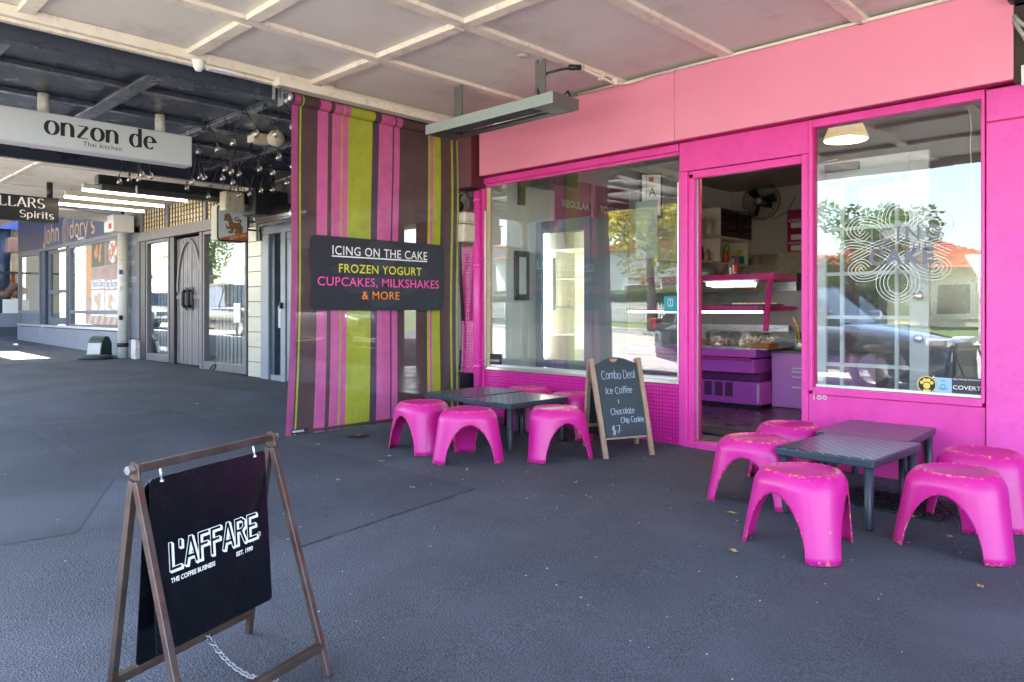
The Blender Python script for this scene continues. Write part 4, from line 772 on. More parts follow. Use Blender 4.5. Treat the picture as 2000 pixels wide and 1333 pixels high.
wc = thing('white_cable', 'thin white cable hanging inside the right edge of the right window', 'cable', onY(1897, 210, .1)); MB().tube([onY(u, v, .1) for u, v in ((1893, 213), (1897, 250), (1895, 285), (1898, 330), (1900, 420), (1902, 520), (1909, 580), (1916, 600), (1914, 640), (1917, 665))], .0035, 6).build('wire', WHITEP, wc)

# ================================================================== TABLES AND STOOLS
TGR = M('slate_top', srgb(46, 54, 64), .30); t_ = TGR.node_tree; N = t_.nodes; L = t_.links
tc = N.new('ShaderNodeTexCoord'); sp_ = N.new('ShaderNodeSeparateXYZ'); L.new(tc.outputs['Object'], sp_.inputs[0])
def diag(op):
    a = N.new('ShaderNodeMath'); a.operation = op; L.new(sp_.outputs[0], a.inputs[0]); L.new(sp_.outputs[1], a.inputs[1])
    m1 = N.new('ShaderNodeMath'); m1.operation = 'MULTIPLY'; L.new(a.outputs[0], m1.inputs[0]); m1.inputs[1].default_value = 16
    f_ = N.new('ShaderNodeMath'); f_.operation = 'FRACT'; L.new(m1.outputs[0], f_.inputs[0]); g_ = N.new('ShaderNodeMath'); g_.operation = 'LESS_THAN'; L.new(f_.outputs[0], g_.inputs[0]); g_.inputs[1].default_value = .075; return g_
g1, g2 = diag('ADD'), diag('SUBTRACT'); mxx = N.new('ShaderNodeMath'); mxx.operation = 'MAXIMUM'; L.new(g1.outputs[0], mxx.inputs[0]); L.new(g2.outputs[0], mxx.inputs[1])
bb = N['Principled BSDF']; mc = N.new('ShaderNodeMixRGB'); L.new(mxx.outputs[0], mc.inputs[0]); mc.inputs[1].default_value = (*srgb(44, 52, 62), 1); mc.inputs[2].default_value = (*srgb(150, 158, 170), 1); L.new(mc.outputs[0], bb.inputs['Base Color'])
bp = N.new('ShaderNodeBump'); bp.inputs['Strength'].default_value = .8; bp.inputs['Distance'].default_value = .002; bp.invert = True; L.new(mxx.outputs[0], bp.inputs['Height']); L.new(bp.outputs[0], bb.inputs['Normal'])
def make_table(h, wx=.475, wy=.63):
    t = thing('side_table', '', 'table')
    BX('tabletop', (-wx/2, -wy/2, h-.045), (wx/2, wy/2, h-.006), SLATE, t, .006, False)
    MB().prism(rrect(wx-.004, wy-.004, .012), (0, 0, h-.0075), XH, YH, .0045).build('top_panel', TGR, t, False)
    for sx_ in (-1, 1):
        for sy_ in (-1, 1):
            x, y = sx_*(wx/2-.035), sy_*(wy/2-.035); MB().tube([(x, y, h-.046), (x, y, .012), (x, y, 0)], [.022, .019, .017], 12).build('leg', SLATE, t, False)
    return t
tb = make_table(.335)
spots = [(-4.30, -.80, 0, 'black plastic table at left end of the pair beside the striped blind'), (-3.82, -.82, 0, 'black plastic table nearest the chalkboard in the pair by the left window'),
         (-1.385, -.93, -.045, 'black plastic table closest to the camera in the pair under the right window'), (-1.45, -.315, .045, 'black plastic table pushed against the wall under the right window')]
for i, (x, y, rz, lb) in enumerate(spots):
    o = tb if i == 0 else copy_tree(tb); o.location = (x, y, gz(x)+.002); o.rotation_euler.z = rz; o['label'] = lb; o['group'] = 'black plastic side tables'
# stool
def stool_mat():
    m = M('magenta_fibreglass', srgb(200, 24, 130), .3, coat=.08); t = m.node_tree; N = t.nodes; L = t.links; b = N['Principled BSDF']
    a = N.new('ShaderNodeVertexColor'); a.layer_name = 'paint'; tc = N.new('ShaderNodeTexCoord'); oi = N.new('ShaderNodeObjectInfo')
    ad = N.new('ShaderNodeVectorMath'); ad.operation = 'ADD'; cb_ = N.new('ShaderNodeCombineXYZ'); L.new(oi.outputs['Random'], cb_.inputs[0]); sc_ = N.new('ShaderNodeVectorMath'); sc_.operation = 'SCALE'; sc_.inputs['Scale'].default_value = 40; L.new(cb_.outputs[0], sc_.inputs[0]); L.new(tc.outputs['Object'], ad.inputs[0]); L.new(sc_.outputs[0], ad.inputs[1])
    n = N.new('ShaderNodeTexNoise'); n.inputs['Scale'].default_value = 48; n.inputs['Detail'].default_value = 8; n.inputs['Roughness'].default_value = .75; L.new(ad.outputs[0], n.inputs[0])
    s_ = N.new('ShaderNodeSeparateColor'); L.new(a.outputs[0], s_.inputs[0])
    m1 = N.new('ShaderNodeMath'); m1.operation = 'MULTIPLY_ADD'; L.new(s_.outputs[0], m1.inputs[0]); m1.inputs[1].default_value = .15; L.new(n.outputs[0], m1.inputs[2])
    r = N.new('ShaderNodeMapRange'); r.inputs[1].default_value = .645; r.inputs[2].default_value = .68; L.new(m1.outputs[0], r.inputs[0])
    n3 = N.new('ShaderNodeTexNoise'); n3.inputs['Scale'].default_value = 5; n3.inputs['Detail'].default_value = 6; L.new(ad.outputs[0], n3.inputs[0])
    mx0 = N.new('ShaderNodeMixRGB'); L.new(n3.outputs[0], mx0.inputs[0]); mx0.inputs[1].default_value = (*srgb(192, 16, 120), 1); mx0.inputs[2].default_value = (*srgb(212, 34, 142), 1)
    mx = N.new('ShaderNodeMixRGB'); L.new(r.outputs[0], mx.inputs[0]); L.new(mx0.outputs[0], mx.inputs[1]); mx.inputs[2].default_value = (*srgb(244, 140, 96), 1); L.new(mx.outputs[0], b.inputs['Base Color'])
    r2 = N.new('ShaderNodeMapRange'); r2.inputs[3].default_value = .30; r2.inputs[4].default_value = .52; L.new(n3.outputs[0], r2.inputs[0]); L.new(r2.outputs[0], b.inputs['Roughness'])
    bp = N.new('ShaderNodeBump'); bp.inputs['Strength'].default_value = .15; bp.inputs['Distance'].default_value = .003; n4 = N.new('ShaderNodeTexNoise'); n4.inputs['Scale'].default_value = 60; L.new(tc.outputs['Object'], n4.inputs[0]); L.new(n4.outputs[0], bp.inputs['Height']); L.new(bp.outputs[0], b.inputs['Normal'])
    return m
SM = stool_mat()
def make_stool():
    H, HA = .335, .248; mb = MB(); col = []; W = math.radians(17.5); na = 9
    cols = []                                                   # (phi from leg centre, arch param)
    for leg in range(3):
        base = leg*2*PI/3
        loc = [(-W+2*W*i/6, 0.) for i in range(7)]
        for i in range(1, 2*na):
            q = i/na; aa = q if q <= 1 else 2-q
            ph = (1-math.cos(aa*PI/2))*(PI/3-W); ph = W+ph if q <= 1 else 2*PI/3-W-ph
            loc.append((ph, math.sin(aa*PI/2)**.92*HA))
        cols += [(base+ph, z) for ph, z in loc]
    def rad(z, th):
        s = (H-z)/H; c3 = math.cos(3*th)                        # +1 at a leg, -1 between legs
        r = .140+.048*min(1, s/.16)**.5 if s < .16 else .188+.028*(s-.16)/.84
        tri = (.010+.03*s)*c3 if s > .02 else .006*c3
        return r+tri
    ns = 16; n = len(cols)
    for j in range(ns+1):
        for (th, zb) in cols:
            s = j/ns; s = s**1.5 if zb > .05 else s**1.35
            z = H-(H-zb)*s; r = rad(z, th); rim = max(0, 1-abs(z-(H-.004))/.012); ed = max(0, 1-(z-zb)/.008)
            mb.v.append(Vector((r*math.cos(th), r*math.sin(th), z))); col.append(max(rim*.95, ed*.85))
    for j in range(ns):
        for i in range(n):
            k_ = (i+1) % n; mb.f.append([j*n+i, (j+1)*n+i, (j+1)*n+k_, j*n+k_]); mb.mi.append(0); mb.sm.append(True)
    b0 = len(mb.v)                                              # dished seat
    for q, (fr, dz, e_) in enumerate(((.975, .001, 1.0), (.93, -.004, .3), (.7, -.010, 0), (.4, -.014, 0), (.12, -.015, 0))):
        for (th, zb) in cols: r = rad(H, th)*fr; mb.v.append(Vector((r*math.cos(th), r*math.sin(th), H+dz))); col.append(e_)
    for q in range(5):
        A = 0 if q == 0 else b0+(q-1)*n; B = b0+q*n
        for i in range(n): k_ = (i+1) % n; mb.f.append([A+i, A+k_, B+k_, B+i]); mb.mi.append(0); mb.sm.append(True)
    mb.f.append([b0+4*n+i for i in range(n)]); mb.mi.append(0); mb.sm.append(True)
    mb.c = [q for c_ in col for q in (c_, c_, c_, 1)]
    return mb.build('elephant_stool', SM, None, False, solid=.007)
st = make_stool()
S_ = [(-4.09, -1.50, 205, 'pink three-legged stool at far left, against the striped blind'), (-3.62, -1.50, 262, 'pink three-legged stool in front of the left pair of tables, second from the left'),
      (-3.27, -1.02, 278, 'pink three-legged stool right of the left tables with orange chips on its rim'), (-4.20, -.28, 300, 'pink three-legged stool behind the left tables, partly hidden by the tabletop'),
      (-3.70, -.30, 330, 'pink three-legged stool between the left tables and the chalkboard, by the tiled wall'), (-1.81, -1.08, 215, 'pink three-legged stool at left of the right tables, nearest the doorway and the camera'),
      (-1.87, -.50, 70, 'pink three-legged stool against the door post, behind the one with the worn yellow rim'), (-1.315, -1.665, 312, 'pink three-legged stool nearest the camera, in front of the right tables'),
      (-.84, -1.18, 322, 'pink three-legged stool in front at the right end of the picture'), (-.86, -.61, 318, 'pink three-legged stool behind the rightmost one, cut by the picture edge')]
for i, (x, y, rz, lb) in enumerate(S_):
    o = st if i == 0 else st.copy()
    if i: COL.objects.link(o)
    o.location = (x, y, gz(x)+.003); o.rotation_euler = (0, 0, math.radians(rz)); tag(o, lb, 'stool', 'pink elephant stools')

# ================================================================== CHALKBOARD
cbd = thing('chalkboard_sign', 'timber framed chalkboard A-sign offering a coffee and cookie combo deal', 'chalkboard sign', (-3.0, -.55, gz(-3)))
fl, fr2 = Vector((-3.0, -.885, gz(-3))), Vector((-2.855, -.50, gz(-2.85)))
bl, br_ = Vector((-3.41, -.60, gz(-3.4))), Vector((-3.17, -.235, gz(-3.1)))
fl, fr2 = gr(1184, 897), gr(1274, 889); bl, br_ = gr(1143, 871), gr(1243, 866)
dirx = (fr2-fl).normalized(); ht = .735
mid = (fl+bl)/2; ht = .655; topL = Vector(((fl.x+bl.x)/2, (fl.y+bl.y)/2, fl.z+ht))-dirx*.035; topR = topL+dirx*((fr2-fl).length+.02)
fl += dirx*.0; leanV = (topL-fl).normalized()
for nm, a, b in (('front_leg', fl, topL), ('front_leg', fr2, topR)): MB().bar(a, b, .034, .024, up=dirx.cross(leanV)).build(nm, WOODG, cbd, bevel=.003)
tb2L, tb2R = topL+Vector((-.035, .03, -.01)), topR+Vector((-.035, .03, -.01))
for a, b in ((bl, tb2L), (br_, tb2R)): MB().bar(a, b, .034, .024, up=dirx.cross(leanV)).build('rear_leg', WOODG, cbd, bevel=.003)
nrm = dirx.cross(leanV).normalized(); 
if nrm.y > 0 and nrm.x < 0: nrm = -nrm
Wd = (fr2-fl).length; u0 = .022; O = fl+nrm*(-.004)
def bp_(a, b): return O+dirx*a+leanV*b
tw_ = (topR-topL).length
poly = [(u0, .145), (Wd-u0, .145), (Wd-u0+.015, ht-.005)]+[(u0+(Wd-2*u0+.015)*(1-i/10), ht-.005+.05*math.sin(PI*i/10)) for i in range(1, 10)]+[(u0, ht-.005)]
pm_ = MB().prism(poly, O, dirx, leanV, .012).build('board', CHALK, cbd); 
MB().bar(bp_(.02, .136), bp_(Wd-.02, .136), .016, .014).build('bottom_rail', WOODG, cbd); MB().bar(bl.lerp(tb2L, .25), br_.lerp(tb2R, .25), .03, .02).build('rear_rail', WOODG, cbd)
MB().prism([(u0, .1), (Wd-u0, .1), (Wd-u0, ht-.1), (u0, ht-.1)], bl+nrm*-.01, dirx, (tb2L-bl).normalized(), .006).build('rear_board', CHALK, cbd)
MB().tube([fl.lerp(topL, .75), fl.lerp(topL, .72)+Vector((-.03, .02, -.02)), bl.lerp(tb2L, .74)], .003, 6).build('cord', M('cord_brown', srgb(120, 90, 80), .7), cbd)
MB().prism([(-.035, 0), (-.02, .006), (.03, .008), (.035, 0), (.015, -.016), (-.01, -.018)], bp_(Wd/2-.01, ht+.028)+nrm*.0122, dirx, leanV, .001).build('chipped_edge', M('bare_mdf', srgb(170, 128, 96), .8), cbd)
Of = O+dirx.cross(leanV)*.0122
def chalk(s, a, b, size, **k_): stroke_text('chalk_writing', s, size, CHALKW, Of+dirx*a+leanV*b, dirx, leanV, cbd, thin=.055*.03/size, thick=.07*.03/size, wob=.09, **k_)
chalk('Combo Deal', .055, .545, .060, sx=.66, gap=.0, slant=.08); chalk('Ice Coffee', .070, .440, .048, gap=.02, slant=.1, sx=.75); chalk('&', .155, .370, .028)
chalk('Chocolate', .085, .295, .044, gap=.015, slant=.05, sx=.75); chalk('Chip Cookie', .155, .235, .038, gap=.0, slant=.05, sx=.72); chalk('$7', .070, .160, .056, gap=.03); 
MB().bar(Of+dirx*.095+leanV*.180, Of+dirx*.155+leanV*.184, .002, .0005).build('chalk_writing', CHALKW, cbd)

# ================================================================== COFFEE A-BOARD (steel frame, foreground)
ab = thing('coffee_sign', 'black swinging coffee sign board on a rusty steel A-frame in the foreground', 'A-frame sign', (-1.9, -3.95, gz(-1.9)))
FL, BL_ = Vector((-1.665, -4.135, gz(-1.67))), Vector((-2.035, -4.185, gz(-2.03))); FR, BR = Vector((-1.79, -3.705, gz(-1.79))), Vector((-2.195, -3.735, gz(-2.2)))
TL, TR = Vector((-1.897, -4.172, .617)), Vector((-2.035, -3.745, .625)); ax_ = (TR-TL).normalized()
for nm, a, b, s_ in (('front_leg', FL, TL, 1), ('rear_leg', BL_, TL, -1), ('front_leg', FR, TR, 1), ('rear_leg', BR, TR, -1)):
    o_ = Vector((.012*s_, 0, -.03)); MB().bar(a, b+o_, .018, .018, up=ax_).build(nm, RUST, ab, bevel=.002)
    MB().bar(b+o_*.9, b+Vector((.006*s_, 0, .012)), .022, .005, up=ax_).build('hinge_tab', RUST, ab, bevel=.002)
MB().bar(TL+ax_*.012, TR-ax_*.012, .018, .02).build('top_bar', RUST, ab, bevel=.002)
for p, s_ in ((TL, -1), (TR, 1)):
    m_ = MB(); q = p.copy(); yaw = math.atan2(ax_.y, ax_.x); Rm = Matrix.Translation(q) @ Matrix.Rotation(yaw, 4, 'Z')
    m_.lathe([(0, -.005), (.018, -.005), (.018, .005), (0, .005)], n=20, axis='x', smooth=False, mat=Rm); m_.build('hinge_disc', RUST, ab)
    m_ = MB(); m_.lathe([(0, .006*s_), (.011, .006*s_), (.011, .022*s_), (0, .022*s_)], n=6, axis='x', smooth=False, mat=Rm); m_.build('hex_bolt', GALV, ab)
MB().bar(FL.lerp(TL, .12), FR.lerp(TR, .12), .022, .022).build('lower_bar', RUST, ab, bevel=.002); MB().bar(BL_.lerp(TL, .12), BR.lerp(TR, .12), .022, .022).build('lower_bar', RUST, ab, bevel=.002)
nB = Vector((ax_.y, -ax_.x, 0)).normalized()          # towards the camera side (+x)
if nB.x < 0: nB = -nB
def board(off_top, off_bot, zt2_, zb2, name):
    t0 = TL+ax_*.035+nB*off_top; t0.z = zt2_; t1 = TR-ax_*.03+nB*off_top; t1.z = zt2_+.008
    V_ = (Vector((0, 0, zb2-zt2_))+nB*(off_bot-off_top)); V_.normalize(); U_ = (t1-t0).normalized(); ww = (t1-t0).length; hh = (zt2_-zb2)
    Vup = -V_; O_ = t0+V_*hh
    pl = rrect(ww, hh, .012, 4, ww/2, hh/2); o = MB().prism(pl, O_, U_, Vup, .003).build(name, BLKB, ab); return O_, U_, Vup, ww, hh
board(-.012, -.045, .575, .115, 'rear_board'); O_, U_, V_, ww, hh = board(.002, .03, .585, .155, 'front_board')
Nb = U_.cross(V_); Of2 = O_+Nb*.0031
for a in (.035, ww-.04):
    p = Of2+U_*a+V_*(hh-.012); tp = p.copy(); tp.z = TL.z+.003; MB().tube([p, tp+Nb*-.008], .0035, 8).build('hanger_bolt', ALU, ab); MB().lathe([(0, .004), (.006, .004), (.006, 0)], n=8).build('hanger_nut', ALU, ab, False).location = (p-ab.location)
BLK = {'L': [[(0, 1), (0, 0), (.30, 0)]], 'A': [[(0, 0), (.17, 1.0), (.20, 1.0), (.37, 0)], [(.06, .26), (.31, .26)]], 'F': [[(0, 0), (0, 1), (.30, 1)], [(0, .55), (.25, .55)]],
       'R': [[(0, 0), (0, 1), (.22, 1), (.32, .88), (.32, .66), (.22, .53), (0, .53)], [(.18, .53), (.34, 0)]], 'E': [[(.30, 1), (0, 1), (0, 0), (.30, 0)], [(0, .55), (.25, .55)]], "'": [[(0, 1), (0, .82)]]}
def polyband(mb, pts, w_, O, U, V, lift):
    n = len(pts); Nn = U.cross(V)
    for i in range(n-1):
        a, b = Vector(pts[i]), Vector(pts[i+1]); d = (b-a).normalized(); e = d*w_/2; nn_ = Vector((-d.y, d.x))*w_/2
        q = [a-e-nn_, b+e-nn_, b+e+nn_, a-e+nn_]; mb.add([O+U*p.x+V*p.y+Nn*(lift+i*.00002) for p in q], [(0, 1, 2, 3)])
def block_word(word, a, b, h, total, rot=0):
    sh, ou, dk = MB(), MB(), MB(); x = 0; ws = {"'": .16}; adv = {'L': .34, "'": .17, 'A': .50, 'F': .44, 'R': .50, 'E': .40}; tot = sum(adv[c_] for c_ in word); kx = total/tot
    for c_ in word:
        for st_ in BLK[c_]:
            P = [((a+(x+px)*kx), b+py*h) for px, py in st_]
            for q in range(7): f_ = (q+1)/7; polyband(sh, [(px+.0062*f_, py-.0055*f_) for px, py in P], .0105, Of2, U_, V_, .0004+.00005*q)
            polyband(ou, P, .0105, Of2, U_, V_, .0009); polyband(dk, P, .0066, Of2, U_, V_, .0012)
        x += adv[c_]
    sh.build('logo_shadow', WHITE, ab); ou.build('logo_outline', WHITE, ab); dk.build('logo_face', BLKB, ab)
block_word("L'AFFARE", ww*.13, hh*.455, .062, ww*.76)
font_text('sign_lettering', 'THE COFFEE BUSINESS', .0115, WHITE, Of2+U_*(ww*.125)+V_*(hh*.375), U_, V_, ab, .03, sx=.84); font_text('sign_lettering', 'EST. 1990', .0115, WHITE, Of2+U_*(ww*.675)+V_*(hh*.375), U_, V_, ab, .03, sx=.9)
m_ = MB(); ribbon(m_, [(ww*.90+.006*x, hh*.46+.006*y) for x, y in arc(0, 0, 1, 1, 0, 360, 16)], lambda a: .0014, Of2, U_, V_, .0004, True); m_.build('registered_ring', WHITE, ab); font_text('sign_lettering', 'R', .005, WHITE, Of2+U_*(ww*.90-.0018)+V_*(hh*.46-.0025), U_, V_, ab)
ca, cb2 = BL_.lerp(TL, .13).lerp(BR.lerp(TR, .13), .62), FL.lerp(TL, .10).lerp(FR.lerp(TR, .10), .62)
nk = 22; ring = []
for i in range(nk):
    f_ = (i+.5)/nk; p = ca.lerp(cb2, f_); p.z -= .045*(1-(2*f_-1)**2)*1.0; p.z = max(p.z, gz(p.x)+.012)
    d = (cb2-ca).normalized(); up = Vector((0, 0, 1)) if i % 2 else d.cross(Vector((0, 0, 1))); L2 = (cb2-ca).length/nk*.82
    MB().tube([p+d*(L2*math.cos(a*PI/5))+up*(.0065*math.sin(a*PI/5)) for a in range(11)], .0018, 5, caps=False).build('chain_link', GALV, ab)
# ================================================================== STRIPED BLIND
bx = -5.06; bz0, bz1 = gz(bx)+.03, 2.575; yl0, yr0 = -1.965, -.30
bt_ = thing('striped_blind', 'tall striped outdoor roller blind in brown, pink and lime hanging beside the pink shop', 'blind', (bx, (yl0+yr0)/2, bz0))
def fabric(name, col):
    m = M(name, col, .75, spec=.2, var=.14, vscale=9, dirt=tuple(c*.55 for c in col), dscale=4, damt=.6); t = m.node_tree; N = t.nodes; L = t.links; b = N['Principled BSDF']; o = N['Material Output']
    tc = N.new('ShaderNodeTexCoord'); mp = N.new('ShaderNodeMapping'); mp.inputs['Scale'].default_value = (1, 900, 900); 
    w1 = N.new('ShaderNodeTexNoise'); w1.inputs['Scale'].default_value = 3.5; w1.inputs['Detail'].default_value = 6; L.new(tc.outputs['Object'], w1.inputs[0])
    bp = N.new('ShaderNodeBump'); bp.inputs['Strength'].default_value = .8; bp.inputs['Distance'].default_value = .03; L.new(w1.outputs[0], bp.inputs['Height']); L.new(bp.outputs[0], b.inputs['Normal'])
    tr = N.new('ShaderNodeBsdfTransparent'); tl = N.new('ShaderNodeBsdfTranslucent'); tl.inputs[0].default_value = (*col, 1)
    m1 = N.new('ShaderNodeMixShader'); m1.inputs[0].default_value = .10; L.new(b.outputs[0], m1.inputs[1]); L.new(tl.outputs[0], m1.inputs[2])
    m2 = N.new('ShaderNodeMixShader'); m2.inputs[0].default_value = .10; L.new(m1.outputs[0], m2.inputs[1]); L.new(tr.outputs[0], m2.inputs[2]); L.new(m2.outputs[0], o.inputs[0]); return m
FBR = fabric('blind_brown', srgb(88, 66, 66)); FPK = fabric('blind_pink', srgb(204, 98, 152)); FGN = fabric('blind_lime', srgb(168, 174, 56)); FPU = fabric('blind_purple', srgb(78, 60, 100)); FDP = fabric('blind_dusty_pink', srgb(170, 80, 130))
fm = [FBR, FPK, FGN, FPU, FDP]
stripes = [(570, 583, 4), (583, 586, 0), (586, 589.5, 2), (589.5, 622, 0), (622, 643, 1), (643, 651, 0), (651, 669, 1), (669, 672, 2), (672, 683, 1), (683, 731, 2), (731, 736, 0), (736, 741, 3), (741, 744, 0), (744, 771, 1), (771, 774, 3), (774, 785, 1),
           (785, 841, 0), (841, 846, 2), (846, 851, 1), (851, 866, 2), (866, 886, 0), (886, 890, 2), (890, 894, 0), (894, 897, 3), (897, 900, 2)]
ua = lambda u: onX(u, 606, bx).y
y_l, y_r = ua(570), ua(900)
def yy(u): return yl0+(ua(u)-y_l)/(y_r-y_l)*(yr0-yl0)
ft = lambda y: (y-yl0)/(yr0-yl0)
def wav(y, z):
    f_ = ft(y); k_ = (z-bz0)/(bz1-bz0)
    return .014*math.sin(7*f_+1)*(1-k_)**.6+.006*math.sin(17*f_+z*1.3)*(1-abs(2*k_-1))+(.012*math.sin(z*2.1+f_*3))
mb = MB(); nz = 26
ys = []
for a, b, c_ in stripes:
    n = max(1, int(round((yy(b)-yy(a))/.06)))
    for i in range(n): ys.append((yy(a)+(yy(b)-yy(a))*i/n, c_))
ys.append((yr0, 0))
for y, c_ in ys:
    for j in range(nz+1):
        z = bz0+(bz1-bz0)*j/nz; k_ = j/nz; flare = -.05*(1-ft(y))*(1-k_)*1.2
        mb.v.append(Vector((bx+wav(y, z)*(1-k_**8), y+flare*(1-k_), z+.0)))
for i in range(len(ys)-1):
    for j in range(nz):
        mb.f.append([i*(nz+1)+j, (i+1)*(nz+1)+j, (i+1)*(nz+1)+j+1, i*(nz+1)+j+1]); mb.mi.append(ys[i][1]); mb.sm.append(True)
mb.build('fabric', fm, bt_)
# roller wound with the same fabric
mb = MB()
for a, b, c_ in stripes:
    mb.tube([(bx+.005, yy(a), bz1+.012), (bx+.005, yy(b), bz1+.012)], .043, 18, mi=c_, caps=False)
mb.build('roller', fm, bt_); MB().lathe([(0, 0), (.045, 0), (.045, .03), (.03, .05), (0, .05)], (bx+.005, yl0-.05, bz1+.012), 16, axis='y').build('roller_end', GALV, bt_)
mb = MB().box((bx-.03, yl0-.10, bz1-.06), (bx+.04, yl0-.093, bz1+.075)).box((bx-.03, yl0-.10, bz1+.04), (bx+.04, yl0-.02, bz1+.047)).box((bx-.02, yl0-.15, bz1-.02), (bx+.02, yl0-.145, bz1+.075)); mb.build('end_bracket', GALV, bt_, bevel=.002)
MB().tube([(bx+.02, yl0+.01, bz0+.02), (bx+.02, yr0, bz0+.02)], .012, 8).build('bottom_rod', FBR, bt_)
a = onX(570, 836, bx+.03); BX('maker_tag', (bx+.028, yl0-.02, bz0+.01), (bx+.031, yl0+.12, bz0+.045), INK, bt_); font_text('maker_lettering', 'BENEFITZ', .014, WHITE, (bx+.0312, yl0-.012, bz0+.022), YH, ZH, bt_, .03, sx=1.1)
# black printed panel on the blind
xb = bx+.034; A, B = onX(611, 600, xb), onX(866, 470, xb); A0 = onX(606, 606, xb)
zt0, zb0 = onX(611, 458, xb).z, onX(607, 606, xb).z; zc = (zt0+zb0)/2; w_, h_ = B.y-A0.y, zt0-zb0
BNM = M('black_banner', srgb(34, 38, 46), .45, var=.12, vscale=5)
mb = MB().prism(rrect(w_, h_, .045, 5, w_/2, h_/2), (xb, A0.y, zb0), YH, ZH, .004); mb.build('banner_panel', BNM, bt_)
xo = xb+.0045
swirl('banner_swirl', M('banner_grey_print', srgb(74, 78, 86), .5), Vector((xo, A0.y+w_/2, zc)), YH, ZH, .255, bt_, .014, 4, 1.9)
def brow(s, v, mat, u0_, u1_, size):
    p0, p1 = onX(u0_, v, xo), onX(u1_, v, xo); o = font_text('banner_lettering', s, size, mat, (xo, p0.y, 0), YH, ZH, None, .004, 1.06)
    ysx = [q.co.y for q in o.data.vertices]; k_ = (p1.y-p0.y)/(max(ysx)-min(ysx)); m0 = min(ysx); zc_ = onX((u0_+u1_)/2, v, xo).z
    for q in o.data.vertices: q.co = Vector((q.co.x+.0016, p0.y+(q.co.y-m0)*k_, q.co.z+zc_-size/2))-bt_.location
    o.parent = bt_
brow('ICING ON THE CAKE', 494, WHITE, 649, 834, .070); brow('FROZEN YOGURT', 527, YEL, 662, 823, .068); brow('CUPCAKES, MILKSHAKES', 552, PNKP, 620, 857, .070); brow('& MORE', 577, ORG, 707, 780, .066)
p0, p1 = onX(648, 505, xo), onX(834, 505, xo); zz = (onX(648, 502.5, xo).z+onX(834, 508.5, xo).z)/2; BX('underline', (xo-.003, p0.y, zz-.005), (xo+.001, p1.y, zz+.005), WHITE, bt_)
bmm = thing('timber_beam', 'cream painted timber beam fixed under the canopy above the striped blind', 'beam', (bx, -1.0, 2.66)); BX('beam', (bx-.05, yl0-.13, 2.655), (bx+.05, -.03, 2.715), CREAMT, bmm, .004)
BX('packer', (bx-.04, -1.72, 2.7155), (bx+.02, -1.6, 2.74), CREAMT, bmm)
# pier and bits between blind and pink window
pr = thing('bulkhead_box', 'dark brown boxed bulkhead on the wall right of the blind', 'bulkhead', (-5.3, 0, 2.3)); DB = M('dark_brown_panel', srgb(86, 70, 66), .5, var=.12, vscale=6, dirt=srgb(120, 100, 90), dscale=12, damt=.3)
BX('box', (-5.62, -.20, 2.13), (X(925)-.02, -.002, 2.72), DB, pr, .004); BX('maroon_edge', (X(925)-.019, -.19, 2.135), (fx0-.035, -.003, 2.72), MATS['maroon_return'], pr, .003)
gm = thing('gas_meter', 'weathered cream gas meter with curved pipes on the wall beside the striped blind', 'meter', (X(905), -.1, 1.5))
xm = onY(909, 450, -.15).x; zm0, zm1 = onY(909, 474, -.15).z, onY(909, 432, -.15).z
mb = MB().box((xm-.11, -.24, zm0), (xm+.075, -.05, zm0+.17)); mb.build('meter_body', CREAMP, gm, bevel=.022); mb = MB().box((xm-.12, -.25, zm0+.171), (xm+.085, -.04, zm0+.185)); mb.build('meter_flange', CREAMP, gm, bevel=.004)
BX('meter_top', (xm-.11, -.23, zm0+.186), (xm-.035, -.06, zm0+.29), CREAMP, gm, .018); BX('meter_top', (xm-.025, -.22, zm0+.186), (xm+.07, -.06, zm0+.28), CREAMP, gm, .018)
PB = M('brown_pipe', srgb(70, 56, 52), .4); MB().tube([(xm+.03, -.14, zm0+.28), (xm+.03, -.14, zm0+.36)]+[(xm-.04+.07*math.cos(a*PI/6), -.14, zm0+.40+.07*math.sin(a*PI/6)) for a in range(7)]+[(xm-.11, -.14, zm0+.30), (xm-.14, -.1, zm0-.1), (xm-.14, -.05, .9)], .018, 10).build('pipe', PB, gm)
MB().lathe([(0, -.05), (.05, -.05), (.06, 0), (.05, .05), (0, .05)], (xm-.16, -.12, zm0+.36), 16, axis='y').build('regulator', PB, gm); BX('pipe_bracket', (xm-.14, -.03, zm0+.44), (xm+.08, -.006, zm0+.50), PB, gm, .003)
BX('backboard', (xp0-.15, -.004, zm0-.02), (xp1+.03, -.0005, 2.12), M('brown_backboard', srgb(104, 88, 84), .6, var=.1), gm)
cp = thing('service_pipe', 'thin pale conduit running down the wall behind the edge of the blind', 'pipe', (X(902), -.04, .6)); MB().tube([(X(897), -.12, 1.55), (X(899), -.05, 1.3), (X(904), -.03, 1.2), (X(904), -.03, .62)], .012, 8).build('upper_pipe', M('grey_conduit', (0, 0, 0)), cp); MB().tube([(X(904), -.03, .62), (X(903), -.03, .48), (X(900), -.02, .42)], .01, 8).build('lower_pipe', BLACK, cp)
bbx = BX('black_utility_box', (X(893), -.20, gz(-5.3)), (X(928), -.016, Z(928, 728)), BLACK, None, .004, label='low black box on the ground between the blind and the pink downpipe', cat='utility box')
dp = thing('pink_downpipe', 'pink painted downpipe at the left end of the pink shop front', 'downpipe', (X(932), -.05, 0)); xd_ = onY(932, 500, -.065).x; MB().tube([(xd_, -.065, gz(-5)), (xd_, -.065, 2.11)], .034, 14).build('pipe', PINK, dp)
for z in (.48, 1.42, 2.03): MB().tube([(xd_, -.065, z-.02), (xd_, -.065, z+.02)], .039, 14).build('collar', PINK, dp)
for z in (.50, 1.44): BX('pipe_strap', (xd_-.05, -.066, z+.03), (xd_+.06, -.03, z+.045), PINK, dp)

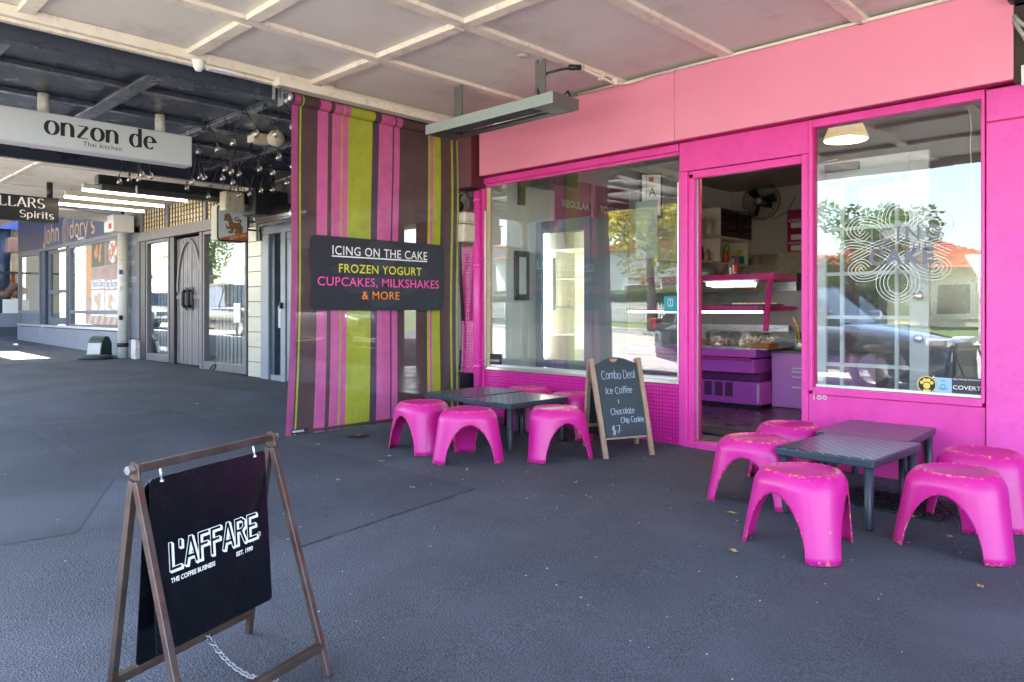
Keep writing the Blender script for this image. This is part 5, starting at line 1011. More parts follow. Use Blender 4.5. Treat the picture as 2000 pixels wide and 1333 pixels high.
# ================================================================== OUTDOOR HEATER
he = thing('radiant_heater', 'long grey radiant heater hanging from two straps under the cream canopy', 'heater', (-3.87, -.97, 2.37)); h0, h1, ha, hb = -4.52, -3.21, -1.12, -.84; hz0, hz1 = 2.372, 2.448
BX('front_face', (h0, ha, hz0), (h1, ha+.012, hz1), HEATF, he, .002); BX('end_cap', (h1-.012, ha+.013, hz0), (h1, hb, hz1), HAMMER, he, .002); BX('end_cap', (h0, ha+.013, hz0), (h0+.012, hb, hz1), HAMMER, he, .002); BX('rear_face', (h0+.013, hb-.012, hz0), (h1-.013, hb, hz1), HAMMER, he, .002)
BX('top_cover', (h0+.013, ha+.013, hz1-.012), (h1-.013, hb-.013, hz1-.001), HAMMER, he); 
for a, b in ((h0+.013, h0+.20), (h1-.20, h1-.013)): BX('end_plate', (a, ha+.013, hz0+.001), (b, hb-.013, hz0+.008), M('dark_heater_plate', srgb(66, 66, 66), .45, .4, bump=.5, bscale=200), he)
BX('mirror_reflector', (h0+.205, ha+.014, hz0+.010), (h1-.205, hb-.076, hz0+.013), M('polished_reflector', (.62, .61, .64), .06, 1.), he)
for q in range(3): BX('louvre', (h0+.205, ha+.05+q*.042, hz0+.001), (h1-.205, ha+.053+q*.042, hz0+.0095), BLACK, he)
BX('reflector_lip', (h0+.205, hb-.075, hz0), (h1-.205, hb-.014, hz0+.006), M('dark_heater_plate', (0, 0, 0)), he)
for x in (-4.29, -3.44):
    BX('hanging_strap', (x-.045, -.985, hz1), (x+.045, -.973, 2.715), HAMMER, he)
    for s_ in (-1, 1): BX('strap_prong', (x+s_*.030-.015, -.985, 2.7155), (x+s_*.030+.015, -.975, 2.742), HAMMER, he)
MB().tube([(-3.36, -.98, 2.45), (-3.45, -.99, 2.50), (-3.47, -.97, 2.58), (-3.42, -.93, 2.655), (-3.34, -.86, 2.68), (-3.28, -.80, 2.69)], .009, 8).build('power_cable', BLKP, he); MB().tube([(-3.30, -.84, 2.688), (-3.25, -.77, 2.692)], .02, 10).build('plug', BLKP, he)
MB().tube([(-3.30, -.86, 2.449), (-3.31, -.88, 2.49), (-3.26, -.90, 2.50), (-3.235, -.9, 2.46)], .008, 8).build('cable_loop', BLKP, he)
so_ = thing('ceiling_socket', 'round cream socket and conduit on the canopy batten beside the heater', 'socket', (-3.33, -.7, 2.73)); MB().lathe([(0, -.05), (.032, -.05), (.036, -.03), (.036, .0)], (-3.30, -.72, 2.735), 16).build('socket_body', CREAMP, so_)
MB().tube([(-3.30, -.69, 2.715), (-3.31, -.5, 2.71), (-3.32, -.3, 2.70), (-3.28, -.19, 2.715), (-3.15, -.15, 2.735)], .011, 8).build('conduit', CREAMT, so_)
for y in (-.45, -.28): BX('saddle', (-3.335, y-.01, 2.69), (-3.29, y+.01, 2.738), CREAMT, so_)
ds = MB().lathe([(0, -.006), (.035, -.005), (.04, 0)], n=18).build('ceiling_disc', CREAMP); ds.location = (-3.47, -1.13, 2.738); tag(ds, 'small round cream plate on the canopy batten above the heater strap', 'ceiling plate')

# ================================================================== THAI KITCHEN LIGHTBOX SIGN
sx0 = -6.60; zt_s, zb_s = onX(375, 267, sx0).z, onX(375, 325, sx0).z; ye = onX(375, 300, sx0).y; ys0 = onX(-110, 300, sx0).y
os_ = thing('thai_kitchen_sign', 'white hanging lightbox sign reading onzon de Thai kitchen under the dark canopy', 'sign', (sx0-.07, (ye+ys0)/2, zb_s)); SGF = M('white_acrylic_face', srgb(206, 210, 214), .3)
BX('light_box', (sx0-.15, ys0, zb_s), (sx0, ye, zt_s), M('white_box_shell', srgb(198, 196, 204), .4), os_, .003); BX('face', (sx0+.0005, ys0+.012, zb_s+.012), (sx0+.003, ye-.012, zt_s-.012), SGF, os_)
for u in (85, 313): p = onX(u, 230, sx0-.075); MB().tube([(sx0-.075, p.y, zt_s), (sx0-.075, p.y, 2.695)], .042, 16).build('hanger_pipe', M('white_pipe_dirty', srgb(206, 204, 196), .5, dirt=srgb(110, 104, 96), dscale=20, damt=.6), os_)
p0, p1 = onX(85, 262, sx0), onX(307, 298, sx0); xs_ = sx0+.0032
size_ = .165*.72/.75*1.0
Wt = p1.y-p0.y
o = stroke_text('sign_lettering', 'onzon de', .150, INK, (xs_, p0.y, zb_s+.098), YH, ZH, os_, thin=.035, thick=.155, serif=.07, gap=.05)
yv = [v.co.y for v in o.data.vertices]; k_ = Wt/(max(yv)-min(yv)); m0 = min(yv); tgt = p0.y-wloc(os_).y
for v in o.data.vertices: v.co.y = tgt+(v.co.y-m0)*k_
a = onX(162, 300, sx0); font_text('sign_lettering', 'Thai kitchen', .036, INK, (xs_, a.y, zb_s+.045), YH, ZH, os_, .004, 1.12)
# dome camera and plate on the dark canopy edge
t = thing('dome_camera', 'white dome security camera under the edge of the dark canopy', 'camera', onZ(388, 118, 2.60)); MB().lathe([(.038, .0), (.038, -.02), (.034, -.024), (.032, -.045), (.02, -.066), (0, -.072)], n=20).build('dome', WHITEP, t, False); MB().lathe([(0, .001), (.045, 0), (.042, -.012)], n=20).build('base', WHITEP, t, False)
t = BX('ceiling_plate', (-.06, -.03, -.02), (.10, .03, 0), WHITEP, None, .003, False, label='small white rectangular cover beside the dome camera', cat='cover plate'); t.location = onZ(424, 134, 2.60); t.rotation_euler.z = 1.5
# power socket box and floodlights under the dark canopy
t = thing('socket_box', 'pale double socket box among the festoon bulbs on the dark canopy', 'socket', onZ(512, 262, 2.69)); BX('box', (-.09, -.11, -.09), (.05, .08, 0), CREAMP, t, .012, False); MB().tube([(-.05, -.08, -.09), (-.05, -.1, -.16), (-.04, -.12, -.22)], .008, 6).build('lead', BLKP, t, False)
for i, (u, v, lb) in enumerate(((539, 270, 'small round pale floodlight beside the socket box'), (492, 372, 'pale floodlight on the wall at the far end of the dark canopy'))):
    t = thing('floodlight', lb, 'floodlight', onZ(u, v, 2.6) if i == 0 else onY(u, v, -.25)); MB().lathe([(0, -.05), (.07, -.045), (.08, .02), (.05, .07), (0, .08)], n=14, axis='x').build('lamp_head', CREAMP, t, False); MB().bar((0, 0, .06), (0, .02, .16), .02).build('arm', CREAMP, t, False)
# festoon lights: bulbs with a cable that climbs to a hook between each
rows = [[(387, 289), (425, 284), (455, 271), (500, 252), (538, 252), (572, 237)], [(365, 363), (376, 350), (391, 340), (400, 343), (440, 325), (452, 330), (467, 335), (507, 325), (544, 300), (571, 318)],
        [(435, 343), (436, 388), (466, 377), (487, 375), (533, 332), (560, 352)], [(233, 350), (253, 345), (271, 345), (277, 335), (295, 339)], [(397, 383), (455, 352), (510, 368), (532, 366)]]
mb = MB().lathe([(0, -.115), (.012, -.112), (.026, -.098), (.032, -.078), (.029, -.058), (.017, -.036), (.013, -.026)], n=14); bm_ = mb.build('glass', BULBG, None, False); gme = bm_.data; bpy.data.objects.remove(bm_)
mb = MB().lathe([(.0, .012), (.010, .010), (.013, -.005), (.014, -.03), (0, -.032)], n=10); bm_ = mb.build('bulb', BLKP, None, False); sme = bm_.data; bpy.data.objects.remove(bm_)
mb = MB()
for k_ in range(4): a = k_*PI/2; mb.tube([(.006*math.cos(a), .006*math.sin(a), -.035), (.011*math.cos(a+.5), .011*math.sin(a+.5), -.09)], .0012, 4)
bm_ = mb.build('filament', ME('amber_filament', (.7, .36, .14), .02), None, False); fme = bm_.data; bpy.data.objects.remove(bm_)
FLB = ['nearest row of clear festoon bulbs looping under the dark canopy by the blind', 'second row of clear festoon bulbs across the middle of the dark canopy', 'third row of clear festoon bulbs in front of the grey tiled wall', 'row of clear festoon bulbs hanging just below the Thai kitchen sign', 'farthest row of clear festoon bulbs near the tiger sign wall']
for ri, rw in enumerate(rows):
    P = [onZ(u, v-6, 2.47 if ri not in (2, 4) else 2.42) for u, v in rw]
    t = thing('festoon_lights', FLB[ri], 'string lights', P[0], group='festoon light strings'); cab = MB()
    for i, p in enumerate(P):
        if p.y > -.12: p.y = -.12
        if p.x < -8.8: p.x = -8.8
        q = p-wloc(t)
        for me_, nm in ((sme, 'bulb'),):
            b_ = bpy.data.objects.new('bulb', sme); COL.objects.link(b_); b_.parent = t; b_.location = q; b_.scale = (.84, .84, .84)
            g_ = bpy.data.objects.new('glass', gme); COL.objects.link(g_); g_.parent = b_; f_ = bpy.data.objects.new('filament', fme); COL.objects.link(f_); f_.parent = b_
        if i < len(P)-1:
            n_ = P[i+1]; h = (p+n_)/2; h.z = 2.655; tp, tn = p+Vector((0, 0, .008)), n_+Vector((0, 0, .008))
            cab.tube([tp, tp.lerp(h, .25)+Vector((0, 0, -.012)), tp.lerp(h, .6)+Vector((0, 0, -.01)), h], .004, 5); cab.tube([h, h.lerp(tn, .4)+Vector((0, 0, -.01)), h.lerp(tn, .75)+Vector((0, 0, -.012)), tn], .004, 5); cab.lathe([(0, .0), (.008, -.004), (.0, -.012)], h, 6)
    cab.build('cable', BLKP, t)

# ================================================================== THAI KITCHEN FRONT (mostly behind the blind)
tk = thing('thai_kitchen', 'grey and blue Thai kitchen shopfront with glazed doors partly hidden by the striped blind', 'building', (-7.3, 0, 0)); xl, xr = X(513), -5.64
g0 = lambda x: gz(x)
BX('upper_wall', (X(486), .02, 2.14), (xr, .25, 2.9), GROUT, tk)
# glazed wall tiles, one object each in view, then the hidden remainder as one
xs0 = X(486); k_ = 0; rem = MB(); z = 2.145; row = 0
while z < 2.68:
    x = xs0+(.10 if row % 2 else 0)-.2
    while x < xr:
        x1 = min(x+.298, xr); xa_ = max(x, xs0)
        if x1-xa_ > .05:
            if xa_ < X(600): 
                o = BX('tile', (xa_, .006+R.uniform(0, .002), z), (x1-.006, .0195, z+.142), TILEG, tk)
            else: rem.box((xa_, .008, z), (x1-.006, .0195, z+.142))
        x += .304
    z += .148; row += 1
tag(rem.build('tiles', TILEG, tk), kind='stuff')
BX('door_head', (xl-.02, -.03, 2.0), (xr, .08, 2.138), GRBL, tk, .004)
for a, b, m_ in ((513, 528, GRBL), (552, 561, GRBL)): BX('door_post', (X(a), -.03, g0(X(a))), (X(b), .07, 1.998), m_, tk, .003)
BX('recess_frame', (X(528)+.001, .0, g0(X(528))), (X(536), .12, 1.995), NAVYF, tk, .003); BX('side_pane', (X(536), .06, g0(X(540))+.08), (X(552), .066, 1.99), GLS2, tk); BX('side_sill', (X(530), -.01, g0(X(540))), (X(552), .1, g0(X(540))+.07), GRBL, tk)
def panel_door(x0, x1, zt__, par, nm='glazed_leaf'):
    f_ = .13; zb = g0(x0)+.02
    d = MB().box((x0, -.015, zb), (x0+f_, .04, zt__)).box((x1-f_, -.015, zb), (x1, .04, zt__)).box((x0+f_, -.014, zt__-.14), (x1-f_, .039, zt__)).box((x0+f_, -.014, zb), (x1-f_, .039, zb+.3)).build(nm, GRBL, par, bevel=.003)
    MB().box((x0+f_, .008, zb+.3), (x1-f_, .014, zt__-.14)).build('pane', GLS2, d, True); return d
for i in range(3):
    x0_ = X(562)+.01+i*1.02; 
    if x0_+1.0 < xr: d = panel_door(x0_, x0_+1.0, 1.9, tk)
BX('transom', (X(562), -.012, 1.905), (xr, .04, 1.995), GRBL, tk)
BX('door_handle', (X(555), -.07, 1.02), (X(557), -.032, 1.10), BLACK, tk, .003); BX('notice', onY(533, 640, .052), onY(548, 598, .056), WHITE, tk)
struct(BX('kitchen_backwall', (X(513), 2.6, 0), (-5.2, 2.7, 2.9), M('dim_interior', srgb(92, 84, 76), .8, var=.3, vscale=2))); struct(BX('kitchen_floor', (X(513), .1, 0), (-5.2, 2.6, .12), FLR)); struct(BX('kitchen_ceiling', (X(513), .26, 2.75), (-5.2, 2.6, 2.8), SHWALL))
BX('return_wall', (-5.62, .012, .0), (xp0-.006, .1, 2.9), GREYP, tk); BX('roof_wall', (-9.68, .26, 2.91), (-5.17, 9, 5.0), GREYP, tk)
ed = thing('extract_duct', 'silver curved air curtain duct above the grey blue doors', 'duct', onY(545, 425, -.15)); pA, pB = onY(513, 432, -.16), onY(584, 409, -.16); zz = (pA.z+pB.z)/2
MB().lathe([(0, pA.x), (.11, pA.x), (.12, pA.x+.02), (.12, pB.x-.02), (.125, pB.x), (.09, pB.x+.01), (.085, pB.x-.05), (0, pB.x-.06)], (0, -.16, zz), 24, axis='x').build('duct_body', M('stainless_soft', (.6, .59, .57), .22, 1.), ed)
# conduits at the far end of dark canopy
cv = thing('wall_conduits', 'bundle of dark and pale conduits climbing the wall above the tiger sign', 'conduit', (X(505), -.05, 2.2))
for i, (a, b) in enumerate((((500, 375), (503, 470)), ((506, 372), (509, 470)), ((511, 366), (513, 450)))): MB().tube([onY(a[0], a[1], -.04), onY(b[0], b[1], -.04)], .018-.003*i, 8).build('conduit', (M('grey_conduit', (0, 0, 0)), BLACK, M('grey_conduit', (0, 0, 0)))[i], cv)
MB().tube([onY(500, 372, -.04), onY(520, 350, -.04), onY(590, 322, -.04)], .016, 8).build('conduit', BLACK, cv); MB().tube([onY(503, 380, -.04), onY(524, 360, -.04), onY(592, 336, -.04)], .014, 8).build('conduit', M('grey_conduit', (0, 0, 0)), cv)

# tiled column with tiger sign
tc_ = thing('tiled_column', 'narrow cream glazed tile pier between the bar window and the blue door', 'pier', (X(495), 0, .1)); xa_, xb_ = X(486)+.003, X(513)-.003; z = gz(xa_); i = 0
BX('core', (xa_, .002, z), (xb_, .1, 2.135), GROUT, tc_)
while z < 2.12: BX('tile', (xa_+.001, -.012, z+.004), (xb_-.02, .001, min(z+.2, 2.13)), TILEC, tc_, .002); z += .204
ts = thing('tiger_sign', 'square lightbox sign with a golden lion beast and ESTD 1933 on an orange band', 'sign', (-9.35, -.4, 1.9)); tx = -9.30; P0, P1 = onX(424, 470, tx), onX(485, 406, tx); tw, th_ = P1.y-P0.y, P1.z-P0.z
ty, tz = P0.y, P0.z
BX('light_box', (tx-.20, ty, tz), (tx-.004, ty+tw, tz+th_), M('pale_box', srgb(176, 178, 158), .4), ts, .03); MB().prism(rrect(tw, th_, .05, 5, tw/2, th_/2), (tx-.003, ty, tz), YH, ZH, .003).build('black_rim', INK, ts)
ins = .018; MB().prism(rrect(tw-2*ins, th_-2*ins, .04, 5, tw/2, th_/2), (tx+.0005, ty, tz), YH, ZH, .002).build('face', M('sign_pale_grey', srgb(214, 222, 228), .4), ts)
def px_(x, y): return ((x-300)/(1250-300)*tw, (1120-y)/(1120-155)*th_)
gold = [(480, 540), (520, 570), (590, 560), (610, 590), (650, 590), (630, 640), (665, 700), (610, 720), (590, 670), (540, 660), (560, 720), (570, 780), (640, 790), (690, 780), (700, 830), (640, 830), (620, 860), (660, 900), (760, 905), (790, 830), (820, 770), (860, 800), (810, 850), (820, 900), (930, 905), (950, 860), (980, 905), (1060, 900), (1070, 800), (1090, 700), (1060, 690), (1030, 640), (1000, 610), (1045, 560), (1040, 510), (960, 490), (870, 520), (850, 480), (880, 470), (940, 475), (965, 400), (930, 440), (850, 440), (805, 490), (820, 545), (880, 560), (960, 550), (975, 575), (880, 600), (800, 600), (760, 560), (765, 470), (740, 500), (700, 400), (640, 345), (620, 380), (590, 350), (570, 385), (530, 390), (510, 450), (520, 490)]
MB().prism([px_(*q) for q in gold][::-1], (tx+.0026, ty, tz), YH, ZH, .0006).build('golden_beast', M('sign_bronze', srgb(150, 108, 66), .5), ts)
mb = MB()
for pts in ([(520, 470), (560, 440), (600, 450)], [(660, 600), (720, 640), (780, 600)], [(700, 700), (760, 740), (790, 830)], [(880, 620), (900, 720), (960, 780)], [(640, 420), (690, 470), (700, 540)], [(1000, 650), (1020, 760), (980, 860)]): ribbon(mb, [px_(*q) for q in pts], lambda a: .004, Vector((tx+.0034, ty, tz)), YH, ZH, .0003)
mb.build('beast_lines', INK, ts)
MB().prism([px_(*q) for q in ((375, 1045), (1225, 825), (1232, 1000), (1190, 1085), (420, 1085))][::-1], (tx+.0030, ty, tz), YH, ZH, .0006).build('orange_band', M('sign_orange', srgb(198, 96, 44), .5), ts)
a = px_(690, 1085); ang = math.atan2(*(lambda q: (q[1], q[0]))((px_(1240, 950)[0]-a[0], px_(1240, 950)[1]-a[1]))); U2 = Vector((0, math.cos(ang), math.sin(ang))); V2 = Vector((0, -math.sin(ang), math.cos(ang)))
font_text('sign_lettering', 'ESTD 1933', .036, M('sign_cream', srgb(230, 214, 200), .5), Vector((tx+.0038, ty+a[0], tz+a[1]+.006)), U2, V2, ts, .02, sx=.98)
for v in (431, 448): z = onX(485, v, tx).z; MB().tube([(tx-.06, ty+tw, z), (tx-.06, -.0, z)], .012, 8).build('bracket_arm', BLACK, ts)

# ================================================================== TIMBER BAR FRONT
br = thing('timber_bar', 'taupe timber bar shopfront with an arched plank door and leaded top lights', 'building', (-11.6, 0, 0)); x0, x1 = X(264), X(486)-.005
zh = 2.06                       # transom rail
BX('upper_board', (x0, -.01, 2.72), (x1, .2, 2.95), GREYP, br); BX('roof_wall', (x0, .21, 2.951), (x1, 9, 5.2), GREYP, br)
zr0, zr1 = Z(300, 462)-.0, Z(300, 448)
BX('transom_rail', (x0+.2, -.05, zr0-.06), (x1, .06, zr0+.10), GREYP, br, .004)
zL0, zL1 = zr0+.105, 2.715
for a, b in ((X(264)+.1, X(281)), (X(327), X(331)), (X(401), X(405)), (X(478), X(486)-.008)): BX('top_post', (a, -.03, zL0), (b, .06, zL1), GREYP, br, .003)
LGL = M('ripple_cream_glass', srgb(222, 204, 160), .16, var=.15, vscale=20, bump=.8, bscale=30)
for a, b in ((X(281)+.002, X(327)-.002), (X(331)+.002, X(401)-.002), (X(405)+.002, X(478)-.002)):
    BX('leaded_pane', (a, .01, zL0), (b, .02, zL1), LGL, br); n = int((b-a)/.105); m_ = MB()
    for i in range(1, n): xx = a+(b-a)*i/n; m_.box((xx-.006, -.004, zL0), (xx+.006, .009, zL1))
    for j in range(1, 5): zz = zL0+(zL1-zL0)*j/5; m_.box((a, -.005, zz-.006), (b, .008, zz+.006))
    tag(m_.build('lead_bars', DKFR, br), kind='stuff')
def gwin(xa, xb, zb, zt__, par):
    fr = MB().box((xa, -.02, zb), (xa+.06, .05, zt__)).box((xb-.06, -.02, zb), (xb, .05, zt__)).box((xa+.06, -.019, zt__-.05), (xb-.06, .049, zt__)).box((xa+.06, -.019, zb), (xb-.06, .049, zb+.12)).build('window_frame', GREYP, par, bevel=.003)
    MB().box((xa+.06, .018, zb+.12), (xb-.06, .024, zt__-.05)).build('pane', GLS2, fr); return fr
BX('post', (x0+.3, -.03, gz(x0)), (X(287)-.003, .06, zr0-.062), DKFR, br, .003)
gwin(X(287), X(332), gz(-13)+.01, zr0-.063, br); BX('door_jamb', (X(332)+.003, -.01, gz(-12.6)), (X(341), .12, zr0-.063), DKFR, br, .003); BX('door_jamb', (X(393), -.03, gz(-11)), (X(398)-.003, .08, zr0-.063), GREYP, br, .003)
gwin(X(398), X(485)-.02, gz(-10.5)+.01, zr0-.063, br)
# door of planks
ad_ = MB().box((X(341)+.003, .055, gz(-12)+.02), (X(393)-.003, .07, zr0-.10)).build('arched_door', GREYP, br); xd0_, xd1_ = X(341)+.01, X(393)-.01; npl = 12
for i in range(npl): a = xd0_+(xd1_-xd0_)*i/npl; BX('plank', (a+.004, .035+R.uniform(-.003, .003), gz(-12)+.03), (a+(xd1_-xd0_)/npl-.004, .0545, zr0-.12), GREYP, ad_, .002)
zc0 = zr0-.95; m_ = MB(); ac = (xd0_+xd1_)/2; hw = (xd1_-xd0_)/2-.05
arcp = [(hw*math.cos(math.radians(a)), .80*math.sin(math.radians(a))) for a in range(0, 181, 10)]
for i in range(len(arcp)-1): m_.bar((ac+arcp[i][0], .024, zc0+arcp[i][1]), (ac+arcp[i+1][0], .024, zc0+arcp[i+1][1]), .05, .02, up=(0, 1, 0))
m_.build('arch_trim', GREYP, ad_); BX('door_strap', (xd0_, .018, 1.18), (xd1_, .03, 1.24), GREYP, ad_)
for s_ in (-1, 1): MB().tube([(ac+s_*.10, .0, 1.05), (ac+s_*.10, -.03, 1.08), (ac+s_*.10, -.03, 1.28), (ac+s_*.10, .0, 1.31)], .028, 8).build('door_handle', BLACK, ad_); BX('handle_plate', (ac+s_*.10-.04, .01, 1.0), (ac+s_*.10+.04, .017, 1.36), BLACK, ad_)
# slatted curtains behind glass
for a, b in ((X(290), X(330)), (X(401), X(483))):
    m_ = MB(); n = int((b-a)/.12)
    for i in range(n): xx = a+(b-a)*i/n; m_.box((xx, .16, gz(xx)+.1), (xx+.075, .17, zr0-.1))
    tag(m_.build('slat_curtain', M('curtain_slats', srgb(150, 146, 136), .6), br), kind='stuff')
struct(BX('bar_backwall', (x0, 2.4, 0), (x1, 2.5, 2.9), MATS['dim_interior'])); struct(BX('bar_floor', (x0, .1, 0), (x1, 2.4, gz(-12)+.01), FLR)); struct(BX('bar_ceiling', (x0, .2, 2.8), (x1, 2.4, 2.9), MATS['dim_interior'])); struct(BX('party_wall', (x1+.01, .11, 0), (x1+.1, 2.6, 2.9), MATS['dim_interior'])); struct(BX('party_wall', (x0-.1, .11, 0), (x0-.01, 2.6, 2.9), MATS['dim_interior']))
BX('paper_notice', onY(456, 630, .012), onY(470, 592, .0165), WHITE, br)
MB().tube([onY(u, v, -.03) for u, v in ((410, 722), (414, 714), (420, 711), (421, 715), (416, 722))], .008, 5).build('loose_wire', BLACK, br)
# tall chalk menu, little white box, downpipe, meter cabinet
tb3 = thing('tall_chalk_menu', 'tall narrow grey chalkboard menu on the wall between the downpipe and the bar', 'chalkboard', (X(262), -.03, 1)); a, b = X(249), X(276); zb = Z(262, 660); zt3 = Z(262, 447)
GCH = M('worn_grey_chalkboard', srgb(112, 114, 122), .6, var=.14, vscale=3, dirt=srgb(160, 162, 168), dscale=2, damt=.4); BX('board', (a, -.03, zb), (b, -.006, zt3), GCH, tb3); 
m_ = MB().box((a-.03, -.04, zb-.03), (a, -.005, zt3+.03)).box((b, -.04, zb-.03), (b+.03, -.005, zt3+.03)).box((a, -.04, zt3), (b, -.005, zt3+.03)).box((a, -.04, zb-.03), (b, -.005, zb)); m_.build('board_frame', DKFR, tb3)
for s_, z, sz in (('Home Bar', 2.15, .10), ('Craft', 1.98, .10), ('All Beer', 1.80, .10), ('Kitchen', 1.5, .13), ('late', 1.3, .13), ('Open', .95, .1)): 
    s_ = s_ if all(c in GL for c in s_) else 'Beer'; stroke_text('chalk_writing', s_, sz, CHALKW, (a+.06, -.0305, z), XH, ZH, tb3, thin=.045, thick=.06, slant=.1, sx=.8)
bl0 = BX('lower_wall', (X(243), .0, gz(-14)-.02), (x0+.31, .2, 2.95), M('blue_grey_wall', srgb(132, 136, 150), .5, var=.1, vscale=4, dirt=srgb(200, 200, 200), dscale=4, damt=.3), br)
wb = thing('white_wall_box', 'white flaking box with a pink sticker at the wall base by the bar', 'utility box', (X(270), -.05, .2)); BX('box', (X(266), -.09, gz(-13.6)), (X(275), -.001, Z(270, 663)), M('white_flaking', srgb(214, 212, 208), .5, dirt=srgb(90, 88, 84), dscale=8, damt=.8), wb, .004); BX('sticker', onY(268, 679, -.0915), onY(272, 675, -.0905), PNKP, wb)
dpp = thing('white_downpipe', 'thick white downpipe with stickers at the corner of the takeaway shop', 'downpipe', (X(240), -.12, .2)); xx = onY(240, 600, -.14).x; MB().tube([(xx, -.14, gz(xx)), (xx, -.14, 2.60)], .085, 18).build('pipe', M('stained_white_pipe', srgb(214, 212, 204), .4, dirt=srgb(120, 108, 96), dscale=9, damt=.5), dpp)
MB().tube([(xx, -.14, Z(240, 670)-.05), (xx, -.14, Z(240, 670)+.02)], .095, 18).build('black_collar', BLACK, dpp); MB().tube([(xx, -.14, 2.56), (xx, -.14, 2.66)], .10, 18).build('elbow', MATS['stained_white_pipe'], dpp); MB().tube([(xx, -.14, 2.62), (xx, -2.9, 2.68)], .085, 16).build('gutter_pipe', MATS['stained_white_pipe'], dpp)
for v, c_ in ((436, tq), (534, MATS['sticker_blue']), (565, WHITE), (620, INK)): z = Z(240, v); MB().lathe([(.0862, z-.035), (.0862, z+.035)], (xx, -.14, 0), 18).build('sticker', c_, dpp) if v in () else BX('sticker', (xx+.05, -.225, z-.04), (xx+.09, -.17, z+.04), c_, dpp)
mc_ = thing('meter_cabinet', 'white meter box with a dark window under the canopy by the downpipe', 'meter box', (X(212), -.2, 2.4)); a, b = onX(203, 456, -15.0), onX(230, 428, -15.0)
q0, q1 = onY(203, 455, -.42), onY(221, 424, -.42); BX('cabinet', (q0.x, -.42, q0.z), (q1.x, -.08, q1.z+.05), WHITEP, mc_, .01); BX('cabinet_window', (q0.x+.12, -.4235, q0.z+.22), (q0.x+.26, -.4205, q1.z-.02), INK, mc_); BX('red_mark', (q1.x-.22, -.4235, q0.z+.05), (q1.x-.08, -.4205, q0.z+.14), M('red_seal', (0, 0, 0)), mc_)

# tube lights under the bar canopy, roll-down cassette, cellars sign
TL_ = ME('tube_glow', (1, .88, .72), .9); lab = ['tube light nearest the camera under the bar canopy, partly behind the black cassette', 'second fluorescent tube light under the bar canopy', 'third fluorescent tube light under the bar canopy', 'farthest fluorescent tube light, ending at the white downpipe']
for i, (ua_, va, ub, vb, z) in enumerate(((290, 367, 419, 383, 2.6), (161, 370, 365, 405, 2.6), (126, 384, 320, 412, 2.6), (100, 396, 281, 415, 2.6))):
    A_ = onZ(ua_, va, z); B_ = onZ(ub, min(vb, 600), z); xm_ = (-10.05, -10.95, -11.8, -12.65)[i]; A_ = Vector((xm_, onX(ua_, va, xm_).y, z)); B_ = Vector((xm_, min(-.1, onX(ub, vb, xm_).y), z))
    t = thing('tube_light', lab[i], 'tube light', (A_+B_)/2, group='tube lights under the bar canopy'); BX('batten_case', (A_.x-.05, A_.y, z+.02), (A_.x+.05, B_.y, z+.08), M('tube_case', srgb(170, 166, 150), .4), t, .004); MB().tube([A_, B_], .019, 10).build('tube', TL_, t)
    for k2 in range(4): BX('clip', (A_.x-.058, A_.y+(B_.y-A_.y)*(k2+.5)/4-.02, z+.015), (A_.x+.058, A_.y+(B_.y-A_.y)*(k2+.5)/4+.02, z+.03), M('clip_steel', srgb(120, 116, 104), .4), t)
    for k2 in (.2, .8): y_ = A_.y+(B_.y-A_.y)*k2; MB().tube([(A_.x, y_, z+.08), (A_.x, y_, 2.86)], .004, 4).build('hanger', GALV, t)
cs = thing('blind_cassette', 'long black rolled blind cassette hung below the far edge of the dark canopy', 'blind', (-9.05, -1.2, 2.3)); BX('cassette', (-9.12, onX(188, 360, -9.05).y, 2.40), (-8.98, -.25, 2.505), BLACK, cs, .01); BX('rolled_blind', (-9.11, onX(195, 360, -9.05).y, 2.345), (-8.99, -.3, 2.399), M('dark_grey_fabric', srgb(66, 64, 64), .6), cs)
p = onX(266, 378, -8.98); MB().tube([(-8.97, p.y, 2.42), (-8.96, p.y, 2.32)], .012, 6).build('clip', WHITEP, cs); t = thing('black_speaker', 'black loudspeaker and cream lamp at the end of the cassette beside the tiled wall', 'speaker', (-8.9, -.3, 2.3)); BX('speaker_body', (-8.93, -.46, 2.18), (-8.6, -.03, 2.50), BLACK, t, .02); BX('cream_lamp', (-8.95, -.75, 2.22), (-8.78, -.5, 2.46), CREAMP, t, .02)
csn = thing('cellars_sign', 'black hanging sign with white serif lettering, cut by the left edge of the picture', 'sign', (-12.35, -2, 2.3)); sx1 = -12.3; e_ = onX(115, 410, sx1); zt4, zb4 = onX(115, 388, sx1).z, onX(115, 436, sx1).z
BX('panel', (sx1-.12, onX(-90, 400, sx1).y, zb4), (sx1, e_.y, zt4), M('sign_black', srgb(22, 23, 28), .35), csn, .003); p = onX(97, 385, sx1-.06); MB().tube([(sx1-.06, p.y, zt4), (sx1-.06, p.y, 2.86)], .04, 12).build('hanger_pipe', BLACK, csn)
q = onX(88, 408, sx1); stroke_text('sign_lettering', 'CELLARS', .135, WHITE, (sx1+.0003, q.y-1.0, onX(60, 405, sx1).z), YH, ZH, csn, thin=.035, thick=.13, serif=.075, gap=.05, sx=.98)
o_ = [k for k in csn.children if k.name.startswith('sign_lettering')][-1]; mx_ = max(v.co.y for v in o_.data.vertices)
for v in o_.data.vertices: v.co.y += q.y-wloc(csn).y-mx_
q = onX(38, 428, sx1); o = stroke_text('sign_lettering', 'Spirits', .10, WHITE, (sx1+.0003, q.y, zb4+.05), YH, ZH, csn, thin=.05, thick=.13, serif=.06, gap=.05, sx=1.1)

